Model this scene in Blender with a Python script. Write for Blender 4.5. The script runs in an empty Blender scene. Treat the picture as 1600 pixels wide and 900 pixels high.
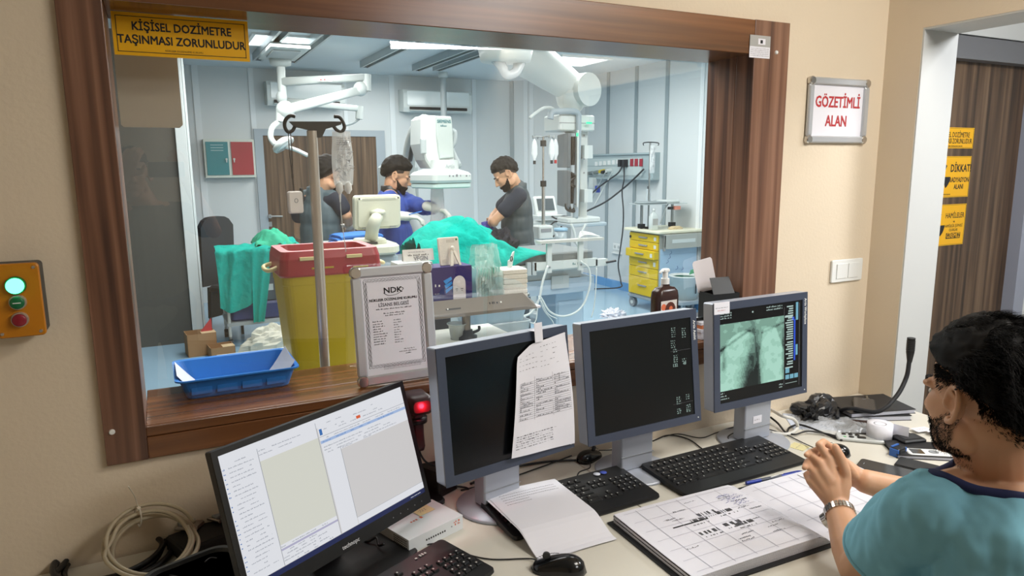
import bpy, math, random
import numpy as np
from mathutils import Matrix, Vector, Euler
from mathutils import noise as mnoise
random.seed(7)
PI = math.pi
S = bpy.context.scene
COL = S.collection
V = Vector

# ------------------------------------------------------------------ camera
CAM_H = 1.635
YAW, PITCH, ROLL, FPX = 0.463, 0.1724, -0.0085, 1095.4
def _axes():
    cy, sy = math.cos(YAW), math.sin(YAW); cp, sp = math.cos(PITCH), math.sin(PITCH)
    f = V((sy*cp, cy*cp, -sp)); r = V((cy, -sy, 0)); u = r.cross(f)
    cr, sr = math.cos(ROLL), math.sin(ROLL)
    return cr*r + sr*u, -sr*r + cr*u, f
RX, UX, FX = _axes()
CO = V((0, 0, CAM_H))
cd = bpy.data.cameras.new('camera'); cam = bpy.data.objects.new('camera', cd); COL.objects.link(cam)
cd.sensor_width = 36; cd.sensor_fit = 'HORIZONTAL'; cd.lens = 36*FPX/1600; cd.clip_start = 0.02; cd.clip_end = 60
cam.matrix_world = Matrix(((RX.x, UX.x, -FX.x, CO.x), (RX.y, UX.y, -FX.y, CO.y), (RX.z, UX.z, -FX.z, CO.z), (0, 0, 0, 1)))
S.camera = cam
# measured sight lines of the photograph -> real positions in the rooms
def ray(x, y): return FX*FPX + RX*(x-800) - UX*(y-450)
def atY(x, y, Y): d = ray(x, y); return CO + d*(Y/d.y)
def atX(x, y, X): d = ray(x, y); return CO + d*(X/d.x)
def atZ(x, y, Z): d = ray(x, y); return CO + d*((Z-CAM_H)/d.z)
def atD(x, y, D): return CO + ray(x, y)*(D/FPX)

# ------------------------------------------------------------------ world, lights, exposure
vs = S.view_settings
S.display_settings.display_device = 'sRGB'
vs.view_transform = 'Standard'; vs.look = 'None'; vs.gamma = 1.0; vs.use_curve_mapping = False
vs.exposure = 0.0
w = bpy.data.worlds.new('world'); S.world = w; w.use_nodes = True
w.node_tree.nodes['Background'].inputs[0].default_value = (0.8, 0.85, 0.9, 1)
w.node_tree.nodes['Background'].inputs[1].default_value = 0.25
def area(name, loc, target, sx, sy, power, col):
    l = bpy.data.lights.new(name, 'AREA'); l.shape = 'RECTANGLE'; l.size = sx; l.size_y = sy; l.energy = power; l.color = col
    o = bpy.data.objects.new(name, l); COL.objects.link(o); o.location = loc
    o.rotation_euler = (V(target)-V(loc)).to_track_quat('-Z', 'Y').to_euler()
    return o
WARM = (1.0, 0.95, 0.87); COOL = (1.0, 0.985, 0.96)
area('control_room_ceiling_and_fill_light', (1.85, 0.25, 2.66), (1.65, 0.75, 0), 0.9, 0.6, 36, WARM)
area('control_room_ceiling_and_fill_light', (2.0, -1.1, 2.66), (1.5, 0.2, 0.6), 1.0, 0.6, 36, (0.97, 0.98, 1.0))  # added fill for the seated man's back, no fixture known here
area('corridor_light', (3.2, 0.9, 2.40), (3.3, 1.4, 0), 0.6, 0.6, 50, (0.97, 0.98, 1.0))
for i, (x, y, p) in enumerate(((0.7, 2.75, 38), (2.6, 2.75, 38), (1.2, 4.2, 48), (3.6, 4.0, 48), (1.2, 6.6, 56), (3.8, 6.2, 54), (2.4, 8.0, 36))):  # the two nearest the window are added fill, not known fixtures
    area('theatre_ceiling_and_fill_light', (x, y, 2.74), (x, y+0.01, 0), 1.1, 1.1, p, COOL)

# ------------------------------------------------------------------ materials
def hexc(h):
    h = h.lstrip('#'); c = [int(h[i:i+2], 16)/255 for i in (0, 2, 4)]
    return tuple(((x+0.055)/1.055)**2.4 if x > 0.04045 else x/12.92 for x in c) + (1.0,)
MATS = {}
def mat(name, color, rough=0.5, metal=0.0, noise=0.0, nscale=8.0, bump=0.0, bscale=60.0, emit=0.0, alpha=1.0, trans=0.0, spec=0.5, sss=0.0, stretch=None):
    if name in MATS: return MATS[name]
    m = bpy.data.materials.new(name); m.use_nodes = True
    nt = m.node_tree; b = nt.nodes['Principled BSDF']
    c = hexc(color) if isinstance(color, str) else color
    b.inputs['Base Color'].default_value = c
    b.inputs['Roughness'].default_value = rough; b.inputs['Metallic'].default_value = metal
    b.inputs['Specular IOR Level'].default_value = spec
    if alpha < 1: b.inputs['Alpha'].default_value = alpha
    if trans: b.inputs['Transmission Weight'].default_value = trans
    if sss:
        b.inputs['Subsurface Weight'].default_value = sss; b.inputs['Subsurface Radius'].default_value = (0.01, 0.004, 0.002)
    if emit:
        b.inputs['Emission Color'].default_value = c; b.inputs['Emission Strength'].default_value = emit
    if noise or bump:
        tc = nt.nodes.new('ShaderNodeTexCoord'); mp = nt.nodes.new('ShaderNodeMapping')
        nt.links.new(tc.outputs['Object'], mp.inputs[0])
        if stretch: mp.inputs['Scale'].default_value = stretch
    if noise:
        n = nt.nodes.new('ShaderNodeTexNoise'); n.inputs['Scale'].default_value = nscale; n.inputs['Detail'].default_value = 4
        nt.links.new(mp.outputs[0], n.inputs['Vector'])
        mx = nt.nodes.new('ShaderNodeMix'); mx.data_type = 'RGBA'
        mx.inputs[6].default_value = tuple(max(0, x*(1-noise)) for x in c[:3]) + (1,)
        mx.inputs[7].default_value = tuple(min(1, x*(1+noise)) for x in c[:3]) + (1,)
        nt.links.new(n.outputs['Fac'], mx.inputs[0]); nt.links.new(mx.outputs[2], b.inputs['Base Color'])
    if bump:
        n2 = nt.nodes.new('ShaderNodeTexNoise'); n2.inputs['Scale'].default_value = bscale; n2.inputs['Detail'].default_value = 3
        nt.links.new(mp.outputs[0], n2.inputs['Vector'])
        bp = nt.nodes.new('ShaderNodeBump'); bp.inputs['Strength'].default_value = bump; bp.inputs['Distance'].default_value = 0.01
        nt.links.new(n2.outputs['Fac'], bp.inputs['Height']); nt.links.new(bp.outputs[0], b.inputs['Normal'])
    MATS[name] = m
    return m
def wood(name, axis, dark, mid, light, rough=0.35, scale=1.0):
    if name in MATS: return MATS[name]
    m = bpy.data.materials.new(name); m.use_nodes = True; nt = m.node_tree; b = nt.nodes['Principled BSDF']
    tc = nt.nodes.new('ShaderNodeTexCoord'); mp = nt.nodes.new('ShaderNodeMapping'); nt.links.new(tc.outputs['Object'], mp.inputs[0])
    sc = [34*scale]*3; sc[axis] = 0.9*scale; mp.inputs['Scale'].default_value = sc
    n = nt.nodes.new('ShaderNodeTexNoise'); n.inputs['Scale'].default_value = 1.0; n.inputs['Detail'].default_value = 3; n.inputs['Distortion'].default_value = 0.35
    nt.links.new(mp.outputs[0], n.inputs['Vector'])
    r = nt.nodes.new('ShaderNodeValToRGB'); e = r.color_ramp.elements
    e[0].position = 0.3; e[0].color = hexc(dark); e[1].position = 0.72; e[1].color = hexc(light)
    k = e.new(0.5); k.color = hexc(mid)
    nt.links.new(n.outputs['Fac'], r.inputs[0]); nt.links.new(r.outputs[0], b.inputs['Base Color'])
    b.inputs['Roughness'].default_value = rough
    MATS[name] = m
    return m
def glass_pane(name, tint, refl):
    m = bpy.data.materials.new(name); m.use_nodes = True; nt = m.node_tree; nt.nodes.remove(nt.nodes['Principled BSDF'])
    t = nt.nodes.new('ShaderNodeBsdfTransparent'); t.inputs[0].default_value = tint
    g = nt.nodes.new('ShaderNodeBsdfGlossy'); g.inputs['Roughness'].default_value = 0.0; g.inputs[0].default_value = (0.95, 0.95, 0.95, 1)
    lw = nt.nodes.new('ShaderNodeLayerWeight'); lw.inputs['Blend'].default_value = 0.5
    pw = nt.nodes.new('ShaderNodeMath'); pw.operation = 'POWER'; pw.inputs[1].default_value = 4.0; nt.links.new(lw.outputs['Facing'], pw.inputs[0])
    fr = nt.nodes.new('ShaderNodeMath'); fr.operation = 'MULTIPLY_ADD'; fr.inputs[1].default_value = 0.9; fr.inputs[2].default_value = refl; nt.links.new(pw.outputs[0], fr.inputs[0])
    mx = nt.nodes.new('ShaderNodeMixShader'); nt.links.new(fr.outputs[0], mx.inputs[0]); nt.links.new(t.outputs[0], mx.inputs[1]); nt.links.new(g.outputs[0], mx.inputs[2])
    nt.links.new(mx.outputs[0], nt.nodes['Material Output'].inputs[0])
    MATS[name] = m
    return m

# ------------------------------------------------------------------ mesh builder
def PF(loc, yaw=0.0, tilt=0.0, roll=0.0):
    """upright panel frame: x = right, y = up, z = towards the viewer; tilt leans the top away"""
    u = V((math.cos(yaw), math.sin(yaw), 0)); n = V((-math.sin(yaw), math.cos(yaw), 0))
    v = V((0, 0, 1))*math.cos(tilt) + n*math.sin(tilt)
    u2 = u*math.cos(roll) + v*math.sin(roll); v2 = v*math.cos(roll) - u*math.sin(roll)
    z = u2.cross(v2); l = V(loc)
    return Matrix(((u2.x, v2.x, z.x, l.x), (u2.y, v2.y, z.y, l.y), (u2.z, v2.z, z.z, l.z), (0, 0, 0, 1)))
def TF(loc, rz=0.0, rx=0.0, ry=0.0): return Matrix.Translation(V(loc)) @ Euler((rx, ry, rz)).to_matrix().to_4x4()
I4 = Matrix.Identity(4)
TXT = {}
def text_mesh(s, size, align):
    k = (s, align)
    if k not in TXT:
        c = bpy.data.curves.new('t', 'FONT'); c.body = s; c.size = 1.0; c.align_x = align; c.align_y = 'CENTER'; c.resolution_u = 2
        o = bpy.data.objects.new('t', c); COL.objects.link(o)
        dg = bpy.context.evaluated_depsgraph_get(); me = o.evaluated_get(dg).to_mesh()
        TXT[k] = ([v.co.copy() for v in me.vertices], [tuple(p.vertices) for p in me.polygons])
        o.evaluated_get(dg).to_mesh_clear(); bpy.data.objects.remove(o); bpy.data.curves.remove(c)
    return TXT[k]
def rrect(w, h, r, n=5):
    r = min(r, w/2-1e-5, h/2-1e-5); P = []
    for cx, cy, a0 in ((w/2-r, h/2-r, 0), (-w/2+r, h/2-r, PI/2), (-w/2+r, -h/2+r, PI), (w/2-r, -h/2+r, 1.5*PI)):
        for i in range(n+1):
            a = a0 + PI/2*i/n; P.append((cx+r*math.cos(a), cy+r*math.sin(a)))
    return P
def smooth_path(pts, n=8):
    P = [V(p) for p in pts]
    if len(P) < 3: return P
    out = []
    for i in range(len(P)-1):
        p0 = P[i-1] if i else P[0]*2-P[1]; p1 = P[i]; p2 = P[i+1]; p3 = P[i+2] if i+2 < len(P) else P[-1]*2-P[-2]
        for k in range(n):
            t = k/n
            out.append(0.5*((2*p1) + (p2-p0)*t + (2*p0-5*p1+4*p2-p3)*t*t + (3*p1-p0-3*p2+p3)*t**3))
    out.append(P[-1]); return out
class MB:
    def __init__(s, M=None): s.v = []; s.f = []; s.mi = []; s.sm = []; s.mats = []; s.M = M or I4
    def add(s, vs, fs, m, smooth=False, M=None):
        T = s.M @ M if M is not None else s.M
        if m not in s.mats: s.mats.append(m)
        k = s.mats.index(m); b = len(s.v)
        s.v += [T @ V(p) for p in vs]
        for f in fs: s.f.append(tuple(b+i for i in f)); s.mi.append(k); s.sm.append(smooth)
        return s
    def box(s, c, d, m, M=None, ch=0.0):
        if ch > 0:
            return s.prism(rrect(d[0], d[1], ch, 2), -d[2]/2, d[2]/2, m, (M or I4) @ Matrix.Translation(V(c)), ch*0.8)
        x, y, z = d[0]/2, d[1]/2, d[2]/2
        vs = [(c[0]+a*x, c[1]+b*y, c[2]+e*z) for e in (-1, 1) for a, b in ((-1, -1), (1, -1), (1, 1), (-1, 1))]
        return s.add(vs, [(3, 2, 1, 0), (4, 5, 6, 7), (0, 1, 5, 4), (1, 2, 6, 5), (2, 3, 7, 6), (3, 0, 4, 7)], m, False, M)
    def bb(s, a, b, m, M=None, ch=0.0):
        return s.box([(a[i]+b[i])/2 for i in range(3)], [abs(b[i]-a[i]) for i in range(3)], m, M, ch)
    def prism(s, poly, z0, z1, m, M=None, ch=0.0, smooth=False, top=1.0):
        n = len(poly); cx = sum(p[0] for p in poly)/n; cy = sum(p[1] for p in poly)/n
        mx = max(abs(p[0]-cx) for p in poly) or 1; my = max(abs(p[1]-cy) for p in poly) or 1
        def ring(z, ins, k=1.0): return [((p[0]-cx)*(1-ins/mx)*k+cx, (p[1]-cy)*(1-ins/my)*k+cy, z) for p in poly]
        R = [ring(z0, 0), ring(z1, 0, top)] if ch <= 0 else [ring(z0, ch), ring(z0+ch, 0), ring(z1-ch, 0, top), ring(z1, ch, top)]
        vs = [p for r in R for p in r]; fs = []
        for k in range(len(R)-1):
            for i in range(n):
                j = (i+1) % n; fs.append((k*n+i, k*n+j, (k+1)*n+j, (k+1)*n+i))
        s.add(vs, fs, m, smooth, M)
        b = len(R)-1
        return s.add([vs[i] for i in range(n)] + [vs[b*n+i] for i in range(n)], [tuple(range(n))[::-1], tuple(range(n, 2*n))], m, False, M)
    def loft(s, rings, m, smooth=True, M=None, caps=True, closed=True):
        n = len(rings[0]); vs = [p for r in rings for p in r]; fs = []
        for k in range(len(rings)-1):
            for i in range(n if closed else n-1):
                j = (i+1) % n; fs.append((k*n+i, k*n+j, (k+1)*n+j, (k+1)*n+i))
        if caps: fs += [tuple(range(n))[::-1], tuple((len(rings)-1)*n+i for i in range(n))]
        return s.add(vs, fs, m, smooth, M)
    def cyl(s, a, b, r0, m, r1=None, n=16, M=None, smooth=True):
        a, b = V(a), V(b); d = (b-a); q = d.to_track_quat('Z', 'Y'); r1 = r0 if r1 is None else r1
        rg = [[a + q @ V((r*math.cos(2*PI*i/n), r*math.sin(2*PI*i/n), z)) for i in range(n)] for r, z in ((r0, 0), (r1, d.length))]
        s.loft(rg, m, smooth, M, caps=False)
        return s.add(rg[0]+rg[1], [tuple(range(n))[::-1], tuple(range(n, 2*n))], m, False, M)
    def tube(s, pts, r, m, n=8, sub=8, M=None):
        P = smooth_path(pts, sub) if sub > 1 else [V(p) for p in pts]
        R = r if callable(r) else (lambda t: r)
        rings = []; up = None
        for i, p in enumerate(P):
            t = (P[min(i+1, len(P)-1)]-P[max(i-1, 0)]).normalized()
            if up is None: up = t.orthogonal().normalized()
            up = (up - t*up.dot(t)); up = up.normalized() if up.length > 1e-6 else t.orthogonal().normalized()
            bi = t.cross(up); rr = R(i/max(1, len(P)-1))
            rings.append([p + up*(rr*math.cos(2*PI*k/n)) + bi*(rr*math.sin(2*PI*k/n)) for k in range(n)])
        return s.loft(rings, m, True, M)
    def lathe(s, prof, m, c=(0, 0, 0), n=24, M=None, sx=1.0, sy=1.0, smooth=True):
        rg = [[(c[0]+r*sx*math.cos(2*PI*i/n), c[1]+r*sy*math.sin(2*PI*i/n), c[2]+z) for i in range(n)] for r, z in prof]
        return s.loft(rg, m, smooth, M)
    def ball(s, c, r, m, n=16, M=None):
        rx, ry, rz = r if isinstance(r, (tuple, list)) else (r, r, r)
        rg = []
        for k in range(n//2+1):
            a = -PI/2+PI*k/(n//2); q = max(math.cos(a), 1e-3)
            rg.append([(c[0]+rx*q*math.cos(2*PI*i/n), c[1]+ry*q*math.sin(2*PI*i/n), c[2]+rz*math.sin(a)) for i in range(n)])
        return s.loft(rg, m, True, M)
    def quad(s, p, m, M=None): return s.add(p, [tuple(range(len(p)))], m, False, M)
    def rect(s, x0, y0, x1, y1, z, m, M=None): return s.quad([(x0, y0, z), (x1, y0, z), (x1, y1, z), (x0, y1, z)], m, M)
    def grid(s, fn, nu, nv, m, smooth=True, M=None, thick=0.0):
        P = [V(fn(i/nu, j/nv)) for j in range(nv+1) for i in range(nu+1)]
        fs = [(j*(nu+1)+i, j*(nu+1)+i+1, (j+1)*(nu+1)+i+1, (j+1)*(nu+1)+i) for j in range(nv) for i in range(nu)]
        s.add(P, fs, m, smooth, M)
        if thick:
            N = []
            for j in range(nv+1):
                for i in range(nu+1):
                    a = P[j*(nu+1)+min(i+1, nu)]-P[j*(nu+1)+max(i-1, 0)]; b = P[min(j+1, nv)*(nu+1)+i]-P[max(j-1, 0)*(nu+1)+i]
                    c = a.cross(b); N.append(c.normalized() if c.length > 1e-12 else V((0, 0, 1)))
            Q = [p-n*thick for p, n in zip(P, N)]
            s.add(Q, [f[::-1] for f in fs], m, smooth, M)
            edge = [i for i in range(nu+1)] + [j*(nu+1)+nu for j in range(1, nv+1)] + [nv*(nu+1)+i for i in range(nu-1, -1, -1)] + [j*(nu+1) for j in range(nv-1, 0, -1)]
            ne = len(edge)
            s.add([P[i] for i in edge]+[Q[i] for i in edge], [(i, ne+i, ne+(i+1) % ne, (i+1) % ne) for i in range(ne)], m, False, M)
        return s
    def text(s, t, x, y, z, size, m, sx=1.0, align='CENTER', M=None, rot=0.0, bold=0.02):
        vs, fs = text_mesh(t, size, align); k = bold*size
        for i, (dx, dy) in enumerate(((-k, -k), (k, -k), (k, k), (-k, k)) if size > 0.0085 else ((0, 0),)):
            s.add(vs, fs, m, False, (M or I4) @ TF((x, y, z), rot) @ TF((dx, dy, 0.00006*i)) @ Matrix.Diagonal((size*sx, size, 1, 1)))
        return s
    def scribble(s, x0, y0, x1, z, h, m, M=None, word=0.012, gap=0.35, rnd=random, fill=1.0):
        """a row of short print-like dashes"""
        x = x0
        while x < x1:
            l = word*rnd.uniform(0.4, 1.4)
            if x+l > x1: l = x1-x
            if rnd.random() < fill:
                k = max(1, int(l/(h*0.8)))
                for i in range(k):
                    hh = h*rnd.choice((0.6, 0.6, 0.75, 1.0)); a = x+l*i/k
                    s.rect(a, y0, a+l/k*0.62, y0+hh, z, m, M)
            x += l+h*gap*2
        return s
    def build(s, name, parent=None, world=False, bevel=0.0, sub=0, origin=True, label=None):
        vs = s.v
        if parent is not None and world:
            T = parent.matrix_basis.inverted(); 
            if parent.parent is not None: T = T @ parent.parent.matrix_basis.inverted()
            vs = [T @ p for p in vs]
        loc = V((0, 0, 0))
        if parent is None and origin:
            xs = [p.x for p in vs]; ys = [p.y for p in vs]; zs = [p.z for p in vs]
            loc = V(((min(xs)+max(xs))/2, (min(ys)+max(ys))/2, min(zs))); vs = [p-loc for p in vs]
        me = bpy.data.meshes.new(name); me.from_pydata([tuple(p) for p in vs], [], s.f)
        for m in s.mats: me.materials.append(m)
        me.polygons.foreach_set('material_index', s.mi); me.polygons.foreach_set('use_smooth', s.sm); me.update()
        o = bpy.data.objects.new(name, me); COL.objects.link(o); o.location = loc
        if parent is not None: o.parent = parent
        if bevel:
            b = o.modifiers.new('bevel', 'BEVEL'); b.width = bevel; b.segments = 2; b.limit_method = 'ANGLE'; b.angle_limit = 0.7
        if sub:
            b = o.modifiers.new('sub', 'SUBSURF'); b.levels = sub; b.render_levels = sub
        if label: o['label'] = label
        return o
def thing(name, label, cat, loc=(0, 0, 0), rz=0.0, group=None, rx=0.0, ry=0.0):
    o = bpy.data.objects.new(name, None); COL.objects.link(o); o.empty_display_size = 0.05
    o.matrix_basis = TF(loc, rz, rx, ry)
    o['label'] = label; o['category'] = cat
    if group: o['group'] = group
    return o
def framed(name, label, cat, M, group=None):
    o = bpy.data.objects.new(name, None); COL.objects.link(o); o.empty_display_size = 0.05
    o.matrix_basis = M; o['label'] = label; o['category'] = cat
    if group: o['group'] = group
    return o
def tag(o, label, cat, group=None, kind=None):
    o['label'] = label; o['category'] = cat
    if group: o['group'] = group
    if kind: o['kind'] = kind
    return o
def struct(o): o['kind'] = 'structure'; return o
def bake(o, voxel=None, smooth=0, decim=None):
    """merge overlapping shapes of one object into one continuous skin"""
    if voxel:
        r = o.modifiers.new('r', 'REMESH'); r.mode = 'VOXEL'; r.voxel_size = voxel; r.use_smooth_shade = True
    if smooth:
        k = o.modifiers.new('s', 'SMOOTH'); k.factor = 0.5; k.iterations = smooth
    bpy.context.view_layer.update()
    dg = bpy.context.evaluated_depsgraph_get(); e = o.evaluated_get(dg)
    me = bpy.data.meshes.new_from_object(e, depsgraph=dg); old = o.data
    o.modifiers.clear(); o.data = me; bpy.data.meshes.remove(old)
    me.polygons.foreach_set('use_smooth', [True]*len(me.polygons))
    return o

# common materials
WHITE = mat('white_plastic', '#e6e8e6', 0.4)
BLACK = mat('black_plastic', '#101113', 0.42)
DARK = mat('dark_grey_plastic', '#2a2c2f', 0.45)
GREY = mat('mid_grey_plastic', '#8d9195', 0.45)
CHROME = mat('polished_steel', '#cfccc8', 0.2, 0.9)
STEEL = mat('brushed_steel', '#a9adad', 0.35, 1.0)
ALU = mat('anodised_aluminium', '#c2c5c9', 0.32, 0.45)
PAPER = mat('white_paper', '#e4e4ec', 0.8, spec=0.2)
INK = mat('black_ink', '#1d1d22', 0.7)
INKG = mat('grey_ink', '#77777f', 0.8)
INKB = mat('blue_ink', '#39489a', 0.7)
CREAM = mat('cream_paint', '#dccdb6', 0.75, noise=0.02, nscale=3, bump=0.08, bscale=90)
GREYW = mat('white_corridor_paint', '#d6d8d6', 0.7)
WN_Z = wood('walnut_upright', 2, '#49322a', '#745240', '#946f5a')
WN_X = wood('walnut_level', 0, '#563823', '#70482b', '#875836', 0.26)
DOORW = wood('dark_walnut_door', 2, '#33261b', '#574230', '#77604a', 0.45)
TPANEL = mat('theatre_wall_panel', '#d0d6d7', 0.4)
TSTRIP = mat('theatre_joint_strip', '#e0e6e8', 0.35)
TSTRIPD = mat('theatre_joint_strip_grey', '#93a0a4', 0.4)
TCEIL = mat('theatre_ceiling_paint', '#d0d9dc', 0.6)
EMWHITE = mat('lamp_diffuser', '#f4faff', 0.5, emit=2.2)
YEL = mat('warning_yellow', '#f0b400', 0.4)

# ================================================================== THE SETTING
WD = 1.75            # control-room face of the window wall
CX = 2.385           # control-room right wall
BY = 9.3             # far wall of the theatre
RXW = 5.4            # right wall of the theatre
CZ = 2.83            # theatre ceiling
b = MB()
b.bb((-1.6, WD, 0), (-0.11, WD+0.2, 2.9), CREAM); b.bb((1.80, WD, 0), (CX+0.19, WD+0.2, 2.9), CREAM)
b.bb((-0.11, WD, 0), (1.80, WD+0.2, 1.0), CREAM); b.bb((-0.11, WD, 2.05), (1.80, WD+0.2, 2.9), CREAM)
struct(b.build('wall_front'))
b = MB(); b.bb((CX, 1.615, 0), (CX+0.19, WD, 2.7), CREAM); b.bb((CX, -0.3, 2.088), (CX+0.19, 1.615, 2.7), CREAM); b.bb((CX, -2.3, 0), (CX+0.19, -0.3, 2.7), CREAM)
struct(b.build('wall_right'))
JLIT = mat('jamb_painted_light', '#c4c6c5', 0.6)  # pale boards added to imitate corridor light on the jamb and lintel faces
b = MB(); b.bb((CX+0.001, 1.609, 0), (CX+0.189, 1.615, 2.088), JLIT); struct(b.build('trim_20'))
b = MB(); b.bb((CX+0.001, -0.3, 2.082), (CX+0.189, 1.609, 2.088), JLIT); struct(b.build('trim_21'))
b = MB(); b.bb((-1.6, -2.4, 0), (CX+0.19, -2.3, 2.7), CREAM); struct(b.build('wall_back'))
b = MB(); b.bb((-1.7, -2.4, 0), (-1.6, WD, 2.7), CREAM); struct(b.build('wall_left'))
b = MB(); b.bb((-1.7, -2.4, -0.1), (4.4, WD+0.4, 0), mat('grey_vinyl_floor', '#9a9a94', 0.5)); struct(b.build('floor'))
b = MB(); b.bb((-1.7, -2.4, 2.7), (CX+0.19, WD, 2.8), mat('matt_white_ceiling', '#e6e4de', 0.9)); struct(b.build('ceiling'))
# corridor beyond the opening
b = MB(); b.bb((CX+0.19, 2.1, 0), (3.08, 2.25, 2.5), GREYW); b.bb((4.1, 2.1, 0), (4.4, 2.25, 2.5), GREYW); b.bb((3.08, 2.1, 2.22), (4.1, 2.25, 2.5), GREYW); b.bb((4.4, -2.3, 0), (4.5, 2.25, 2.5), GREYW)
struct(b.build('wall_corridor'))
b = MB(); b.bb((CX+0.19, WD+0.2, 0), (CX+0.2, 2.1, 2.5), GREYW); struct(b.build('wall_corridor_return'))
b = MB(); b.bb((CX+0.19, -2.3, 2.42), (4.5, 2.1, 2.5), GREYW); struct(b.build('ceiling_corridor'))
d = framed('door_2', 'dark walnut corridor door in a grey metal frame with yellow warning signs', 'door', I4); struct(d)
FRG = mat('grey_door_frame', '#6d6e72', 0.45)
b = MB(); b.bb((3.10, 2.13, 0.0), (4.0, 2.17, 2.105), DOORW); b.build('door_leaf', d)
b = MB(); b.bb((3.03, 2.07, 2.105), (4.09, 2.2, 2.205), FRG); b.bb((3.03, 2.07, 0), (3.10, 2.2, 2.105), FRG); b.bb((4.0, 2.07, 0), (4.09, 2.2, 2.105), mat('pale_door_frame', '#9a9fae', 0.45)); b.build('door_frame', d)

# the lead-glass window
wn = framed('window_1', 'large walnut framed observation window', 'window', I4); struct(wn)
FX0, FX1, FZ0, FZ1 = -0.07, 1.735, 1.055, 1.98
b = MB(); b.bb((-0.154, WD-0.016, 0.978), (FX0, WD+0.2, 2.085), WN_Z); b.build('left_post', wn, bevel=0.002)
b = MB(); b.bb((FX1, WD-0.016, 0.978), (1.887, WD+0.062, 2.085), WN_Z); b.bb((FX1+0.003, WD+0.066, 1.02), (1.80, WD+0.2, 2.0), WN_Z); b.build('right_post', wn, bevel=0.002)
b = MB(); b.bb((FX0, WD-0.015, FZ1), (FX1, WD+0.2, 2.084), WN_X); b.build('top_rail', wn, bevel=0.002)
b = MB(); b.bb((FX0, WD-0.015, 0.979), (FX1, WD, 1.03), WN_X); b.bb((FX0, WD-0.015, 1.032), (FX1, WD, FZ0-0.001), WN_X); b.build('bottom_rail', wn, bevel=0.002)
b = MB(); b.bb((FX0, WD, 1.02), (FX1, WD+0.096, FZ0), WN_X); b.bb((FX0, WD+0.099, 1.02), (FX1, WD+0.29, FZ0), WN_X); b.build('sill', wn, bevel=0.002)
b = MB(); b.quad([(FX0, WD+0.103, FZ0), (FX1, WD+0.103, FZ0), (FX1, WD+0.103, FZ1), (FX0, WD+0.103, FZ1)], glass_pane('lead_glass', (0.95, 0.965, 0.95, 1), 0.11)); b.build('glass', wn)
for (px, py) in ((1213, 82), (175, 675), (1170, 560)):
    p = atY(px, py, WD-0.016); b = MB(); b.cyl((p.x, p.y+0.001, p.z), (p.x, p.y-0.004, p.z), 0.007, WHITE, 0.005, 12); b.build('screw_cap', wn)

# operating theatre
b = MB(); b.bb((-0.8, WD+0.2, -0.1), (RXW+0.1, BY+0.1, 0), mat('blue_vinyl_floor', '#9dbdd2', 0.22, noise=0.04, nscale=2)); struct(b.build('floor'))
b = MB(); b.bb((-0.8, WD+0.2, CZ), (RXW+0.1, BY+0.1, CZ+0.1), TCEIL); struct(b.build('ceiling'))
b = MB(); b.bb((-0.8, BY, 0), (RXW+0.1, BY+0.1, CZ), TPANEL); struct(b.build('wall_back'))
b = MB(); b.bb((RXW, WD+0.2, 0), (RXW+0.1, BY, CZ), TPANEL); struct(b.build('wall_right'))
CA, CB = V((4.63, BY, 0)), V((RXW, 8.5, 0))
b = MB(); b.prism([(CA.x, CA.y), (CB.x, CB.y), (RXW, BY)][::-1], 0, CZ, TPANEL); struct(b.build('wall_corner'))
PGREY = mat('grey_partition', '#5d5a53', 0.6)
PY = 7.2
b = MB(); b.bb((-0.8, PY, 0), (atY(279, 270, PY).x, PY+0.1, CZ), PGREY); struct(b.build('wall_partition'))
b = MB(); b.bb((-0.9, WD+0.2, 0), (-0.8, BY+0.1, CZ), PGREY); struct(b.build('wall_left'))
JW = mat('white_jamb', '#dfe6e6', 0.4)
XJ0, XJ1 = atY(279, 270, PY).x, atY(306, 330, PY).x
b = MB(); b.bb((XJ0, PY-0.03, 0), (XJ1-0.024, PY+0.13, CZ), JW); b.bb((XJ1-0.02, PY-0.01, 0), (XJ1, PY+0.13, CZ), JW); struct(b.build('trim_1', bevel=0.004))
k = 2
for px, wd_, m in ((311, 0.07, TSTRIP), (397, 0.06, TSTRIP), (541, 0.05, TSTRIP), (614, 0.07, TSTRIP), (741, 0.06, TSTRIP)):
    x = atY(px, 200, BY).x
    b = MB(); b.bb((x-wd_/2, BY-0.012, 0), (x+wd_/2, BY, CZ), m); struct(b.build('trim_%d' % k)); k += 1
cdv = (CB-CA).normalized(); cnv = V((-cdv.y, cdv.x, 0)) * -1
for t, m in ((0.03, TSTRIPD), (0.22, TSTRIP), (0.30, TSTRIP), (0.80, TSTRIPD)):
    p = CA+(CB-CA)*t
    M = Matrix(((cdv.x, cnv.x, 0, p.x), (cdv.y, cnv.y, 0, p.y), (0, 0, 1, 0), (0, 0, 0, 1)))
    b = MB(); b.bb((-0.03, 0, 0), (0.03, 0.012, CZ), m, M); struct(b.build('trim_%d' % k)); k += 1
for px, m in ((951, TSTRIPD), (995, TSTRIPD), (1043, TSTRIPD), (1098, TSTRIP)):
    y = atX(px, 150, RXW).y
    b = MB(); b.bb((RXW-0.012, y-0.03, 0.1), (RXW, y+0.03, CZ), m); struct(b.build('trim_%d' % k)); k += 1
BLUEB = mat('blue_skirting', '#5f9bd0', 0.35)
b = MB(); b.bb((RXW-0.015, WD+0.3, 0), (RXW, 8.5, 0.11), BLUEB); struct(b.build('baseboard_right'))
b = MB(); b.bb((0.46, BY-0.015, 0), (4.63, BY, 0.11), BLUEB); struct(b.build('baseboard_back'))
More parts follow.
